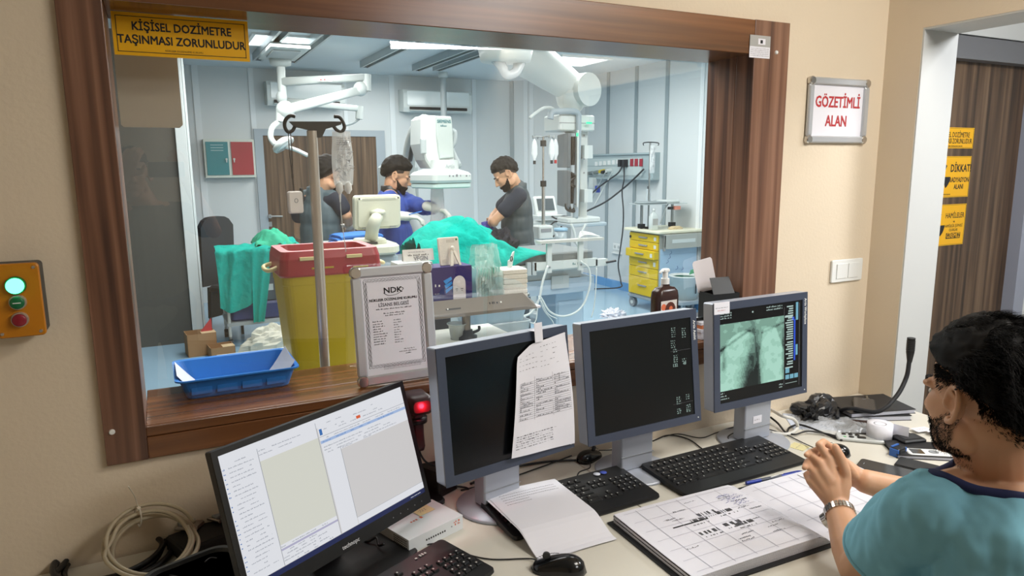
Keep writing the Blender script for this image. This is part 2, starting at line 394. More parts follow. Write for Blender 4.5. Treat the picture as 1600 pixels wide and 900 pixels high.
# brown theatre door in the far wall
d = framed('door_1', 'brown wooden theatre door in a grey frame in the far wall', 'door', I4); struct(d)
x0 = atY(413, 260, BY).x; x1 = x0+1.42
FG2 = mat('theatre_door_frame', '#9fabb3', 0.4)
b = MB(); b.bb((x0, BY-0.03, 0), (x1, BY, 2.03), DOORW); b.build('door_leaf', d)
b = MB(); b.bb((x0-0.10, BY-0.045, 0), (x0, BY, 2.11), FG2); b.bb((x1, BY-0.045, 0), (x1+0.12, BY, 2.11), FG2); b.bb((x0, BY-0.045, 2.03), (x1, BY, 2.11), FG2); b.build('door_frame', d)
h = atY(422, 338, BY-0.06)
b = MB(); b.cyl((h.x, BY-0.03, h.z), (h.x, BY-0.08, h.z), 0.025, STEEL); b.tube([(h.x, BY-0.075, h.z), (h.x+0.06, BY-0.08, h.z), (h.x+0.15, BY-0.08, h.z-0.005)], 0.011, STEEL); b.bb((h.x-0.02, BY-0.036, h.z-0.13), (h.x+0.02, BY-0.03, h.z-0.07), STEEL); b.build('door_handle', d)
# ceiling light panels of the theatre
for i, (x, y) in enumerate(((1.2, 7.2), (1.2, 4.6), (3.0, 4.6), (4.4, 7.2))):
    t = thing('ceiling_light', ['square white ceiling light panel at the far left behind the yellow sign', 'square white ceiling light panel over the left of the operating table', 'square white ceiling light panel over the operating table', 'square white ceiling light panel near the right wall'][i], 'ceiling light', (x, y, CZ-0.012))
    b = MB(); b.prism(rrect(0.6, 0.6, 0.02), 0, 0.008, EMWHITE); b.build('diffuser', t)
    b = MB()
    for s in (-1, 1): b.box((s*0.315, 0, 0.002), (0.03, 0.66, 0.02), WHITE); b.box((0, s*0.315, 0.002), (0.6, 0.03, 0.02), WHITE)
    b.build('frame', t)
# desks
DESKW = mat('desk_laminate', '#d6d2c6', 0.32, noise=0.01, nscale=4)
DZ = 0.75
sx = atZ(1005, 795, DZ).x
for i, (xa, xb, lb) in enumerate(((-0.34, sx-0.0015, 'cream laminate desk under the wide bright monitor'), (sx+0.0015, CX-0.005, 'cream laminate desk in the corner under the open ledger'))):
    t = thing('desk', lb, 'desk', ((xa+xb)/2, 1.27, 0)); W = xb-xa
    b = MB(); b.box((0, 0, DZ-0.014), (W, 0.95, 0.028), DESKW); b.build('desk_top', t, bevel=0.002)
    for s in (-1, 1):
        b = MB(); b.box((s*(W/2-0.05), 0, (DZ-0.028)/2), (0.025, 0.85, DZ-0.028), DESKW); b.build('side_panel', t)
    b = MB(); b.box((0, 0.40, 0.5), (W-0.126, 0.018, 0.4), DESKW); b.build('back_panel', t)

# ================================================================== CONTROL ROOM: helpers
def emis(name, color, strength):
    if name in MATS: return MATS[name]
    m = mat(name, color, 0.25); nt = m.node_tree; bs = nt.nodes['Principled BSDF']; c = hexc(color)
    bs.inputs['Base Color'].default_value = (0.01, 0.01, 0.01, 1); bs.inputs['Emission Color'].default_value = c; bs.inputs['Emission Strength'].default_value = strength
    bs.inputs['Specular IOR Level'].default_value = 0.15
    return m
def qfit(pts, z):
    """rectangle on a level surface from its four corners: front-left, front-right, back-right, back-left"""
    P = [atZ(x, y, z) for x, y in pts]; c = (P[0]+P[1]+P[2]+P[3])/4
    u = ((P[1]-P[0])+(P[2]-P[3]))/2; v = ((P[3]-P[0])+(P[2]-P[1]))/2
    return c, u.length, v.length, math.atan2(u.y, u.x)
def copy_tree(o, parent=None, kids=None):
    c = o.copy(); COL.objects.link(c)
    if parent is not None: c.parent = parent
    for ch in [x for x in KIDS.get(o.name, [])]: copy_tree(ch, c)
    return c
KIDS = {}
def note_kids():
    KIDS.clear()
    for o in COL.objects:
        if o.parent: KIDS.setdefault(o.parent.name, []).append(o)
rng = random.Random(3)

# ------------------------------------------------------------------ window sill and wall
# yellow dosimeter notice on the glass
M = PF(((-0.06+0.224)/2, WD+0.0965, (1.979+1.886)/2)); Wd, Hd = 0.284, 0.092
o = framed('warning_sign', 'wide yellow sign on the glass under the top rail, two lines of black capitals', 'sign', M)
b = MB(); b.box((0, 0, 0), (Wd, Hd, 0.002), YEL); b.build('sign_plate', o)
b = MB()
for s in (-1, 1): b.box((0, s*(Hd/2-0.008), 0.0013), (Wd-0.014, 0.0013, 0.0008), INK); b.box((s*(Wd/2-0.008), 0, 0.0013), (0.0013, Hd-0.015, 0.0008), INK)
b.text('KİŞİSEL DOZİMETRE', 0, 0.017, 0.0014, 0.0255, INK, 0.86); b.text('TAŞINMASI ZORUNLUDUR', 0, -0.012, 0.0014, 0.0255, INK, 0.86)
b.text('NÜKLEER DÜZENLEME KURUMU', 0, -0.0325, 0.0014, 0.0055, INK, 1.0)
b.build('lettering', o)
# paper label on the frame corner
p0 = atY(1172, 54, WD-0.017); p1 = atY(1202, 92, WD-0.017)
M = PF(((p0.x+p1.x)/2, WD-0.0175, (p0.z+p1.z)/2)); lw, lh = p1.x-p0.x, p0.z-p1.z
o = framed('paper_label', 'small grey and white printed label on the top right corner of the window frame', 'label', M)
b = MB(); b.box((0, 0, 0), (lw, lh, 0.001), PAPER); b.rect(-lw/2, lh*0.0, lw/2, lh/2, 0.0008, mat('label_grey', '#a8a8a6', 0.6)); b.rect(-lw*0.1, lh*0.1, lw*0.25, lh*0.36, 0.001, PAPER); b.rect(0.0, lh*0.15, lw*0.12, lh*0.3, 0.0012, INK)
for r in range(5): b.scribble(-lw*0.45, -lh*(0.1+0.08*r), lw*0.45, 0.0009, lh*0.035, INKG, word=0.006)
b.build('printed_sheet', o)

def snap_frame(o, Wf, Hf, pw=0.025, depth=0.012):
    b = MB()
    for s in (-1, 1):
        b.prism(rrect(Wf-2*pw*0.4, pw, 0.004), 0, depth, ALU, TF((0, s*(Hf/2-pw/2), 0)), 0.004)
        b.prism(rrect(pw, Hf-2*pw, 0.004), 0, depth, ALU, TF((s*(Wf/2-pw/2), 0, 0)), 0.004)
    b.build('profile', o)
    for sx_ in (-1, 1):
        for sy_ in (-1, 1):
            b = MB(); b.prism(rrect(pw*1.15, pw*1.15, pw*0.5), -0.001, depth+0.002, CHROME, TF((sx_*(Wf/2-pw/2), sy_*(Hf/2-pw/2), 0)), 0.003); b.build('corner_cap', o)
# GOZETIMLI ALAN
p = [atY(x, y, WD-0.012) for x, y in ((1266, 120), (1360, 126), (1353, 222), (1258, 224))]
c = sum(p, V((0, 0, 0)))/4; Wf = (p[1]-p[0]).length*0.995; Hf = (p[0]-p[3]).length*1.0
M = PF((c.x, WD-0.002, c.z), 0, 0, 0.0)
o = framed('wall_sign', 'aluminium snap frame on the wall right of the window with red lettering on white', 'sign', M)
snap_frame(o, Wf, Hf, 0.024, 0.014)
RED = mat('red_ink', '#b3262b', 0.6)
b = MB(); b.box((0, 0, 0.003), (Wf-0.03, Hf-0.03, 0.004), PAPER); b.text('GÖZETİMLİ', 0, 0.028, 0.0056, 0.052, RED, 0.80); b.text('ALAN', -0.004, -0.036, 0.0056, 0.052, RED, 0.80); b.build('insert_sheet', o)
# light switch
p0 = atY(1300, 407, WD-0.006); p1 = atY(1345, 437, WD-0.006); sw, sh = p1.x-p0.x, 0.083
M = PF(((p0.x+p1.x)/2, WD-0.0005, (p0.z+p1.z)/2))
o = framed('light_switch', 'white double rocker light switch on the wall below the red lettered sign', 'switch', M)
b = MB(); b.prism(rrect(sw, sh, 0.006), 0, 0.009, WHITE, None, 0.002); b.build('face_plate', o)
for s in (-1, 1):
    b = MB(); b.prism(rrect(0.056, 0.056, 0.002), 0.009, 0.012, WHITE, TF((s*0.031, 0, 0), 0, 0.02), 0.001); b.build('rocker', o)
# orange push-button box
yf = WD-0.062
q = [atY(x, y, yf) for x, y in ((60, 410), (72, 520), (22, 446), (28, 472), (32, 499))]
bx1 = (q[0].x+q[1].x)/2; bcx = q[3].x; bw = 2*(bx1-bcx); bz1, bz0 = q[0].z, q[1].z-0.004
M = PF((bcx, yf, (bz0+bz1)/2)); bh = bz1-bz0
o = framed('push_button_box', 'orange push button box with glowing green lamp on the wall left of the window', 'control box', M)
ORG = mat('orange_lid', '#c07a10', 0.4)
b = MB(); b.prism(rrect(bw*0.985, bh*0.985, 0.008), -0.061, -0.012, DARK); b.build('housing', o)
b = MB(); b.prism(rrect(bw, bh, 0.008), -0.012, 0.0, ORG, None, 0.002); b.build('lid', o)
def btn(name, z, r, m, ring, lab):
    b = MB(); b.cyl((0, z, 0), (0, z, 0.008), r+0.003, ring, r+0.002, 24); b.lathe([(r, 0.008), (r, 0.012), (r*0.8, 0.0135), (0.0005, 0.014)], m, (0, z, 0), 24); 
    if lab == 'green push button': b.box((0, z, 0.0143), (r*1.1, 0.0018, 0.001), WHITE)
    b.build(name, o, label=lab)
zc = (bz0+bz1)/2
btn('indicator_lamp', q[2].z-zc, 0.0155, emis('green_lamp_glow', '#5dffb8', 4.0), mat('dark_green_ring', '#116a35', 0.4), 'glowing green lamp')
btn('push_button', q[3].z-zc, 0.0125, mat('green_button', '#0d6a3e', 0.35), mat('silver_ring', '#c9c5bd', 0.3, 0.6), 'green push button')
btn('push_button', q[4].z-zc, 0.0125, mat('red_button', '#8a1a2c', 0.35), mat('silver_ring', '#c9c5bd', 0.3, 0.6), 'red push button')
for sx_ in (-1, 1):
    for sy_ in (-1, 1):
        b = MB(); b.cyl((sx_*(bw/2-0.009), sy_*(bh/2-0.009), 0), (sx_*(bw/2-0.009), sy_*(bh/2-0.009), 0.002), 0.0038, CHROME, 0.003, 12); b.build('screw', o)
# blue tray behind the glass on the sill
SZ = FZ0
c, tw, td, trz = qfit(((276, 603), (469, 576), (447, 541), (266, 563)), SZ+0.058)
td = min(max(td, 0.2), 0.23); cy_ = max(c.y, WD+0.106+td/2+0.012)
o = thing('blue_tray', 'blue plastic instrument tray standing on the sill behind the glass', 'tray', (c.x, cy_, SZ), trz*0.4)
BLU = mat('blue_tray_plastic', '#2f7fd6', 0.35)
b = MB(); rg = []
for sx_, sy_, z, in ((0.80, 0.72, 0.0), (0.83, 0.76, 0.004), (0.93, 0.9, 0.05), (0.94, 0.91, 0.056), (1.0, 1.0, 0.058), (1.0, 1.0, 0.054), (0.985, 0.985, 0.0535)):
    rg.append([(x*sx_, y*sy_, z) for x, y in rrect(tw, td, 0.02)])
b.loft(rg, BLU, False, caps=False)
rg = [[(x*sx_, y*sy_, z) for x, y in rrect(tw, td, 0.02)] for sx_, sy_, z in ((0.94, 0.91, 0.056), (0.925, 0.895, 0.052), (0.81, 0.73, 0.006))]
b.loft(rg, BLU, False, caps=False); b.add(rg[-1], [tuple(range(len(rg[-1])))], BLU); b.add([(x*0.8, y*0.72, 0) for x, y in rrect(tw, td, 0.02)], [tuple(range(len(rg[-1])))[::-1]], BLU)
for i in range(4): b.box((tw*(-0.3+0.2*i), -td*0.418, 0.028), (tw*0.16, 0.003, 0.026), BLU, None)
b.build('tray_body', o)
b = MB(); TISS = mat('white_tissue', '#d9dde6', 0.85)
def tis(u, v):
    x = (u-0.5)*tw*0.92; y = (v-0.5)*td*0.70; e = max(0, abs(u-0.5)-0.33)/0.17
    return (x*(1+0.04*e), y, 0.0085+0.066*e**1.2+0.004*math.sin(9*u+5*v)*e)
b.grid(tis, 26, 10, TISS, False, None, 0.0006); lin = b.build('tissue_liner'); lin.parent = None; lin.matrix_basis = o.matrix_basis.copy()
tag(lin, 'white paper liner folded up at both ends inside the blue tray', 'tissue')
b = MB(); b.tube([(-0.055, -0.02, 0.012), (-0.02, 0.005, 0.02), (0.03, 0.01, 0.022), (0.06, -0.005, 0.012), (0.02, -0.015, 0.011), (-0.03, -0.024, 0.012)], 0.0011, BLACK, 6)
w_ = b.build('thin_lead_wire', None, origin=False); w_.matrix_basis = o.matrix_basis.copy(); tag(w_, 'thin black lead wire looped on the paper in the blue tray', 'wire')
b = MB(); b.lathe([(0.011, 0), (0.011, 0.005), (0.007, 0.006), (0.007, 0.0075), (0.0005, 0.0078)], BLACK, (0.066, -0.028, 0.012), 20); b.lathe([(0.006, 0.0), (0.0005, 0.001)], WHITE, (0.066, -0.028, 0.0198), 16)
w_ = b.build('round_sensor', None, origin=False); w_.matrix_basis = o.matrix_basis.copy(); tag(w_, 'small round black and white sensor lying in the blue tray', 'sensor')
# licence in a free-standing snap frame
Hf = 0.318; Wf = 0.226
M = PF((0.546, 1.812, FZ0+Hf/2*math.cos(0.11)+0.0015), 0.02, 0.11)
o = framed('licence_frame', 'upright aluminium frame with a printed licence leaning on the glass behind the scanner', 'picture frame', M)
snap_frame(o, Wf, Hf, 0.027, 0.013)
b = MB(); b.box((0, 0, 0.003), (Wf-0.03, Hf-0.03, 0.005), PAPER); W2, H2 = (Wf-0.056)/2, (Hf-0.056)/2; Z = 0.0062
for ins in (0.006, 0.010, 0.013):
    n_ = 60
    for s in (-1, 1):
        for i in range(n_):
            f0, f1 = i/n_, (i+1)/n_; a = 0.0008*math.sin(i*1.7+ins*900); hgt = 2*H2-2*ins; wid = 2*W2-2*ins
            b.rect(s*(W2-ins)+a-0.0006, -H2+ins+0.012+hgt*0.94*f0, s*(W2-ins)+a+0.0006, -H2+ins+0.012+hgt*0.94*f1, Z, INKG if ins > 0.012 else INK)
            b.rect(-W2+ins+wid*f0, s*(H2-ins-0.006)+a+0.006, -W2+ins+wid*f1, s*(H2-ins-0.006)+a+0.0068, Z, INKG if ins > 0.012 else INK)
b.text('NDK', 0, 0.092, Z, 0.021, INK, 1.15); b.tube([(-0.026, 0.086, Z), (-0.012, 0.079, Z), (0.012, 0.081, Z), (0.03, 0.094, Z), (0.02, 0.1, Z)], 0.0007, INK, 4)
b.text('NÜKLEER DÜZENLEME KURUMU', 0, 0.068, Z, 0.0094, INK, 0.98); b.text('LİSANS BELGESİ', 0, 0.054, Z, 0.0125, INKG, 0.95)
b.scribble(-0.05, 0.042, 0.05, Z, 0.003, INK); b.scribble(-0.03, 0.030, 0.03, Z, 0.003, INK); b.scribble(-0.026, 0.024, 0.026, Z, 0.003, INK)
for r in range(10): b.scribble(-0.062, 0.010-0.0068*r, -0.062+0.022+0.018*rng.random(), Z, 0.003, INK); b.scribble(-0.004, 0.010-0.0068*r, 0.008+0.016*rng.random(), Z, 0.0028, INKG)
b.scribble(0.02, -0.072, 0.05, Z, 0.0026, INK); b.scribble(0.006, -0.078, 0.058, Z, 0.0026, INK); b.scribble(0.024, -0.084, 0.04, Z, 0.0026, INK)
for r in range(3): b.scribble(-0.04, -0.112-0.004*r, 0.066, Z, 0.0018, INKG)
b.build('licence_sheet', o)
# black carton with an open white flap, on the sill at the right
p = atY(1113, 470, 1.775); bxx = atY(1120, 470, 1.775).x
o = thing('small_carton', 'small black carton with raised white inner flap on the right end of the sill', 'box', (1.672, 1.775, FZ0), -0.10)
CB_ = mat('black_card', '#15181a', 0.5); TQ = mat('turquoise_print', '#1fa3b5', 0.5)
b = MB(); h_ = 0.155
b.bb((-0.055, -0.04, 0), (0.05, -0.0385, h_), CB_); b.bb((-0.055, 0.0385, 0), (0.05, 0.04, h_), CB_); b.bb((-0.055, -0.0385, 0), (-0.0535, 0.0385, h_), CB_); b.bb((0.0485, -0.0385, 0), (0.05, 0.0385, h_), CB_); b.bb((-0.0535, -0.0385, 0), (0.0485, 0.0385, 0.002), CB_)
MP = PF((-0.001, -0.0402, 0)); 
b.quad([(-0.054, 0.09, 0.0003), (-0.03, 0.075, 0.0003), (-0.03, 0.1, 0.0003), (-0.054, 0.125, 0.0003)], TQ, MP); b.quad([(-0.054, 0.04, 0.0003), (-0.036, 0.05, 0.0003), (-0.03, 0.07, 0.0003), (-0.054, 0.08, 0.0003)], TQ, MP)
b.text('T.COM', 0.0, 0.07, 0.0004, 0.017, TQ, 1.0, 'CENTER', MP, PI/2)
b.build('carton_body', o)
b = MB(); b.add([(-0.055, 0.0, 0), (0.03, 0.0, 0), (0.028, 0.0, 0.06), (-0.05, 0.0, 0.06)], [(0, 1, 2, 3)], CB_, False, TF((0, -0.04, h_), 0, -0.55)); b.add([(-0.055, 0.001, 0), (0.03, 0.001, 0), (0.028, 0.001, 0.06), (-0.05, 0.001, 0.06)], [(3, 2, 1, 0)], CB_, False, TF((0, -0.04, h_), 0, -0.55)); b.build('front_flap', o)
b = MB(); b.prism([(-0.05, 0), (0.03, 0), (0.022, 0.105), (0.016, 0.112), (-0.052, 0.108), (-0.058, 0.1)], 0, 0.0012, mat('white_card', '#e9e4e8', 0.7), TF((-0.012, 0.037, h_), 0, PI/2-0.10) @ TF((0, 0, 0), 0.12)); b.build('raised_flap', o, label='white raised flap')
# soap dispenser
p = atY(1039, 500, 1.795)
o = thing('soap_dispenser', 'flat brown pump bottle with a picture label on the sill behind the blank monitor', 'bottle', (p.x, 1.80, FZ0), 0.12)
BRN = mat('brown_bottle', '#3a2723', 0.25)
b = MB()
rg = [[(x*k, y*k, z) for x, y in rrect(0.098, 0.05, 0.018)] for k, z in ((0.93, 0), (1, 0.004), (1, 0.155), (0.94, 0.172), (0.72, 0.184), (0.36, 0.188), (0.3, 0.196))]
b.loft(rg, BRN); b.build('bottle_body', o)
b = MB(); MP = PF((0, -0.0255, 0)); b.rect(-0.042, 0.01, 0.03, 0.145, 0.0005, mat('bottle_label', '#d8d2cc', 0.5), MP); b.prism([(0.025*math.cos(a*PI/8)*1.0, 0.11+0.03*math.sin(a*PI/8)) for a in range(16)], 0.0006, 0.0009, mat('label_brown', '#5a2b20', 0.5), MP)
b.prism([(-0.03+0.011*math.cos(a*PI/6), 0.125+0.011*math.sin(a*PI/6)) for a in range(12)], 0.0006, 0.0009, mat('label_peach', '#d9714b', 0.5), MP)
b.prism([(0.003+0.008*math.cos(a*PI/6), 0.118+0.008*math.sin(a*PI/6)) for a in range(12)], 0.001, 0.0013, mat('label_peach', '#d9714b', 0.5), MP)
b.text('BATHED THE BODY', -0.004, 0.068, 0.0007, 0.0085, INK, 0.9, M=MP); b.scribble(-0.035, 0.055, 0.024, 0.0007, 0.003, INKG, MP); b.scribble(-0.035, 0.045, 0.01, 0.0007, 0.003, INKG, MP); b.build('printed_label', o)
b = MB(); b.cyl((0, 0, 0.196), (0, 0, 0.214), 0.014, WHITE); b.cyl((0, 0, 0.214), (0, 0, 0.236), 0.009, WHITE); b.prism(rrect(0.03, 0.02, 0.008), 0.234, 0.246, WHITE, None, 0.003); b.tube([(-0.004, 0, 0.24), (-0.025, -0.006, 0.24), (-0.032, -0.008, 0.234)], 0.004, WHITE); b.build('pump', o, label='white pump head')
# paper pack and pen on the sill between the monitors
o = thing('paper_pack', 'stack of white paper with an orange stripe on the sill between two monitors', 'paper stack', (atY(1096, 520, 1.80).x+0.01, 1.80, FZ0), 0.08)
b = MB()
for i in range(5): b.box((rng.uniform(-.003, .003), rng.uniform(-.002, .002), 0.006+0.012*i), (0.10, 0.07, 0.0112), mat('orange_stripe', '#d9855a', 0.6) if i == 3 else PAPER, None, 0.001)
b.build('sheets', o)
b = MB(); b.cyl((-0.05, 0, 0), (0.05, 0.0, 0), 0.005, BLACK, 0.005, 10); b.cyl((0.05, 0, 0), (0.062, 0, 0), 0.005, BLACK, 0.001, 10); b.cyl((-0.05, 0, 0), (-0.056, 0, 0), 0.0035, BLACK, 0.0035, 10); b.box((-0.03, 0.0, 0.0058), (0.04, 0.003, 0.0016), STEEL)
pn = b.build('marker_pen', None, origin=False); pn.location = (atY(1096, 520, 1.80).x+0.012, 1.785, FZ0+0.0655); tag(pn, 'black marker pen lying on the paper stack between two monitors', 'pen')

# ------------------------------------------------------------------ signs on the corridor door
def trefoil(b, x, y, z, r, m):
    b.prism([(x+0.2*r*math.cos(a*PI/8), y+0.2*r*math.sin(a*PI/8)) for a in range(16)], z, z+0.0006, m)
    for k in range(3):
        a0 = PI/2 + k*2*PI/3 - PI/6; pl = []
        for i in range(7): a = a0+PI/3*i/6; pl.append((x+0.32*r*math.cos(a), y+0.32*r*math.sin(a)))
        for i in range(6, -1, -1): a = a0+PI/3*i/6; pl.append((x+r*math.cos(a), y+r*math.sin(a)))
        b.prism(pl, z, z+0.0006, m)
DY = 2.1285
def door_sign(xr, yt, xr2, yb, wid, lab, draw):
    a = atY(xr, yt, DY); c_ = atY(xr2, yb, DY); hh = a.z-c_.z; xr_ = (a.x+c_.x)/2
    o = framed('warning_sign', lab, 'sign', PF((xr_-wid/2, DY, (a.z+c_.z)/2)))
    b = MB(); b.box((0, 0, 0), (wid, hh, 0.002), YEL); b.build('sign_plate', o)
    b = MB()
    for s in (-1, 1): b.box((0, s*(hh/2-0.004), 0.0013), (wid-0.006, 0.001, 0.0006), INK); b.box((s*(wid/2-0.004), 0, 0.0013), (0.001, hh-0.008, 0.0006), INK)
    draw(b, wid, hh); b.build('lettering', o)
def d1(b, w_, h_): b.text('KİŞİSEL DOZİMETRE', 0, h_*0.14, 0.0013, 0.034, INK, 0.72, bold=0.01); b.text('TAŞINMASI ZORUNLUDUR', 0, -h_*0.16, 0.0013, 0.034, INK, 0.66, bold=0.01); b.text('NÜKLEER DÜZENLEME KURUMU', 0, -h_*0.4, 0.0013, 0.009, INK)
def d2(b, w_, h_):
    trefoil(b, -w_*0.23, 0.0, 0.0012, 0.062, INK); b.text('DİKKAT!', w_*0.24, h_*0.2, 0.0013, 0.05, INK, 0.82); b.text('RADYASYON', w_*0.22, -h_*0.08, 0.0013, 0.033, INK, 0.80); b.text('ALANI', w_*0.22, -h_*0.25, 0.0013, 0.033, INK, 0.80); b.text('NÜKLEER DÜZENLEME KURUMU', -w_*0.2, -h_*0.43, 0.0013, 0.009, INK)
def d3(b, w_, h_):
    trefoil(b, -w_*0.25, 0.0, 0.0012, 0.062, INK); b.text('HAMİLELER', w_*0.21, h_*0.22, 0.0013, 0.036, INK, 0.80, bold=0.01); b.text('ve', w_*0.2, h_*0.08, 0.0013, 0.016, INK); b.text('HAMİLELİK ŞÜPHESİ', w_*0.2, -h_*0.03, 0.0013, 0.019, INK, 0.80, bold=0.008); b.text('OLANLAR', w_*0.2, -h_*0.13, 0.0013, 0.019, INK, 0.80, bold=0.008)
    b.rect(w_*0.02, -h_*0.34, w_*0.40, -h_*0.2, 0.0012, INK); b.text('GİREMEZ', w_*0.21, -h_*0.27, 0.0015, 0.032, YEL, 0.80, bold=0.012)
door_sign(1523, 200, 1519, 232, 0.30, 'narrow yellow sign, topmost of the three on the corridor door', d1)
door_sign(1518, 244, 1512, 307, 0.30, 'yellow radiation sign, middle one of the three on the corridor door', d2)
door_sign(1510, 318, 1504, 381, 0.30, 'yellow sign with a boxed bottom word, lowest of the three on the corridor door', d3)

# ------------------------------------------------------------------ monitors
BEZ = mat('slate_bezel', '#3d4557', 0.4); SILV = mat('silver_plastic', '#aeb4c0', 0.35, 0.3)
def emis_rect(b, W_, H_, u0, v0, u1, v1, m, z=0.0004): b.rect(-W_/2+u0*W_, H_/2-v1*H_, -W_/2+u1*W_, H_/2-v0*H_, z, m)
def radiology_monitor(lab, cx_, cy_, cz_, yaw, tilt, brand, screen_fn, scr_mat, base=True):
    W_, H_, bz = 0.405, 0.335, 0.0235
    M = PF((cx_, cy_, cz_), yaw, tilt)
    o = thing('monitor', lab, 'monitor', (cx_, cy_, DZ), yaw)
    b = MB(M); b.prism(rrect(W_, H_, 0.006), -0.048, -0.004, SILV, None, 0.003); b.prism(rrect(W_*0.7, H_*0.7, 0.02), -0.072, -0.048, SILV, None, 0.006); b.build('housing', o, world=True)
    b = MB(M)
    for s in (-1, 1): b.bb((-W_/2, s*H_/2, -0.004), (W_/2, s*(H_/2-bz), 0), BEZ); b.bb((s*W_/2, -H_/2+bz, -0.004), (s*(W_/2-bz), H_/2-bz, 0), BEZ)
    b.text(brand, W_/2-bz*0.45, 0.105, 0.0004, 0.0125, WHITE, 1.0, 'CENTER', None, -PI/2)
    b.cyl((W_/2-0.012, -H_/2+0.012, 0), (W_/2-0.012, -H_/2+0.012, 0.001), 0.002, WHITE, n=8)
    b.build('bezel', o, world=True)
    b = MB(M); sw_, sh_ = W_-2*bz, H_-2*bz; b.bb((-sw_/2, -sh_/2, -0.004), (sw_/2, sh_/2, -0.0025), scr_mat); b.M = M @ TF((0, 0, -0.0024)); screen_fn(b, sw_, sh_); b.build('screen', o, world=True)
    # stand
    bc = M @ V((0, 0, -0.075)); n2 = V((-math.sin(yaw), math.cos(yaw), 0)); by = min(bc.y, 1.60)
    MS = Matrix.Translation(V((bc.x, by, 0))) @ Matrix.Rotation(yaw, 4, 'Z')
    b = MB(MS); zb = DZ
    b.prism(rrect(0.115, 0.05, 0.006), zb+0.012, cz_-0.05, SILV, TF((0, -0.012, 0)), 0.002); b.box((0, -0.038, zb+0.055), (0.116, 0.004, 0.0015), GREY)
    b.build('stand_column', o, world=True)
    b = MB(MS); b.lathe([(0.0005, 0), (0.112, 0), (0.114, 0.004), (0.11, 0.008), (0.0005, 0.0125)], SILV, (0, -0.02, zb), 36); b.build('stand_base', o, world=True)
    return o, M
SCRB = mat('blank_screen', '#0a0b0e', 0.22, spec=0.4)
def scr2(b, W_, H_): pass
ICON = emis('screen_icon', '#9fb8b0', 0.8)
def scr3(b, W_, H_):
    r = random.Random(5)
    def ic(u, v, rows):
        for i in range(rows): b.scribble(-W_/2+u*W_-0.008, H_/2-v*H_-0.0062*i, -W_/2+u*W_+0.008, 0.0004, 0.0042, ICON, word=0.006, rnd=r)
    ic(0.82, 0.09, 5); ic(0.93, 0.11, 5); ic(0.81, 0.22, 4); ic(0.83, 0.31, 2); ic(0.83, 0.37, 4); ic(0.92, 0.42, 2)
    b.text('132', -W_/2+0.82*W_, H_/2-0.465*H_, 0.0004, 0.013, ICON); b.text('48', -W_/2+0.92*W_, H_/2-0.46*H_, 0.0004, 0.012, ICON)
    ic(0.84, 0.80, 4); ic(0.94, 0.79, 3); ic(0.84, 0.92, 3); ic(0.94, 0.90, 4); ic(0.94, 0.955, 1)
    for v in (0.32, 0.86): b.rect(W_*0.28, H_/2-v*H_, W_*0.49, H_/2-v*H_+0.0004, 0.0004, INKG)
XB = emis('screen_black', '#050709', 0.6)
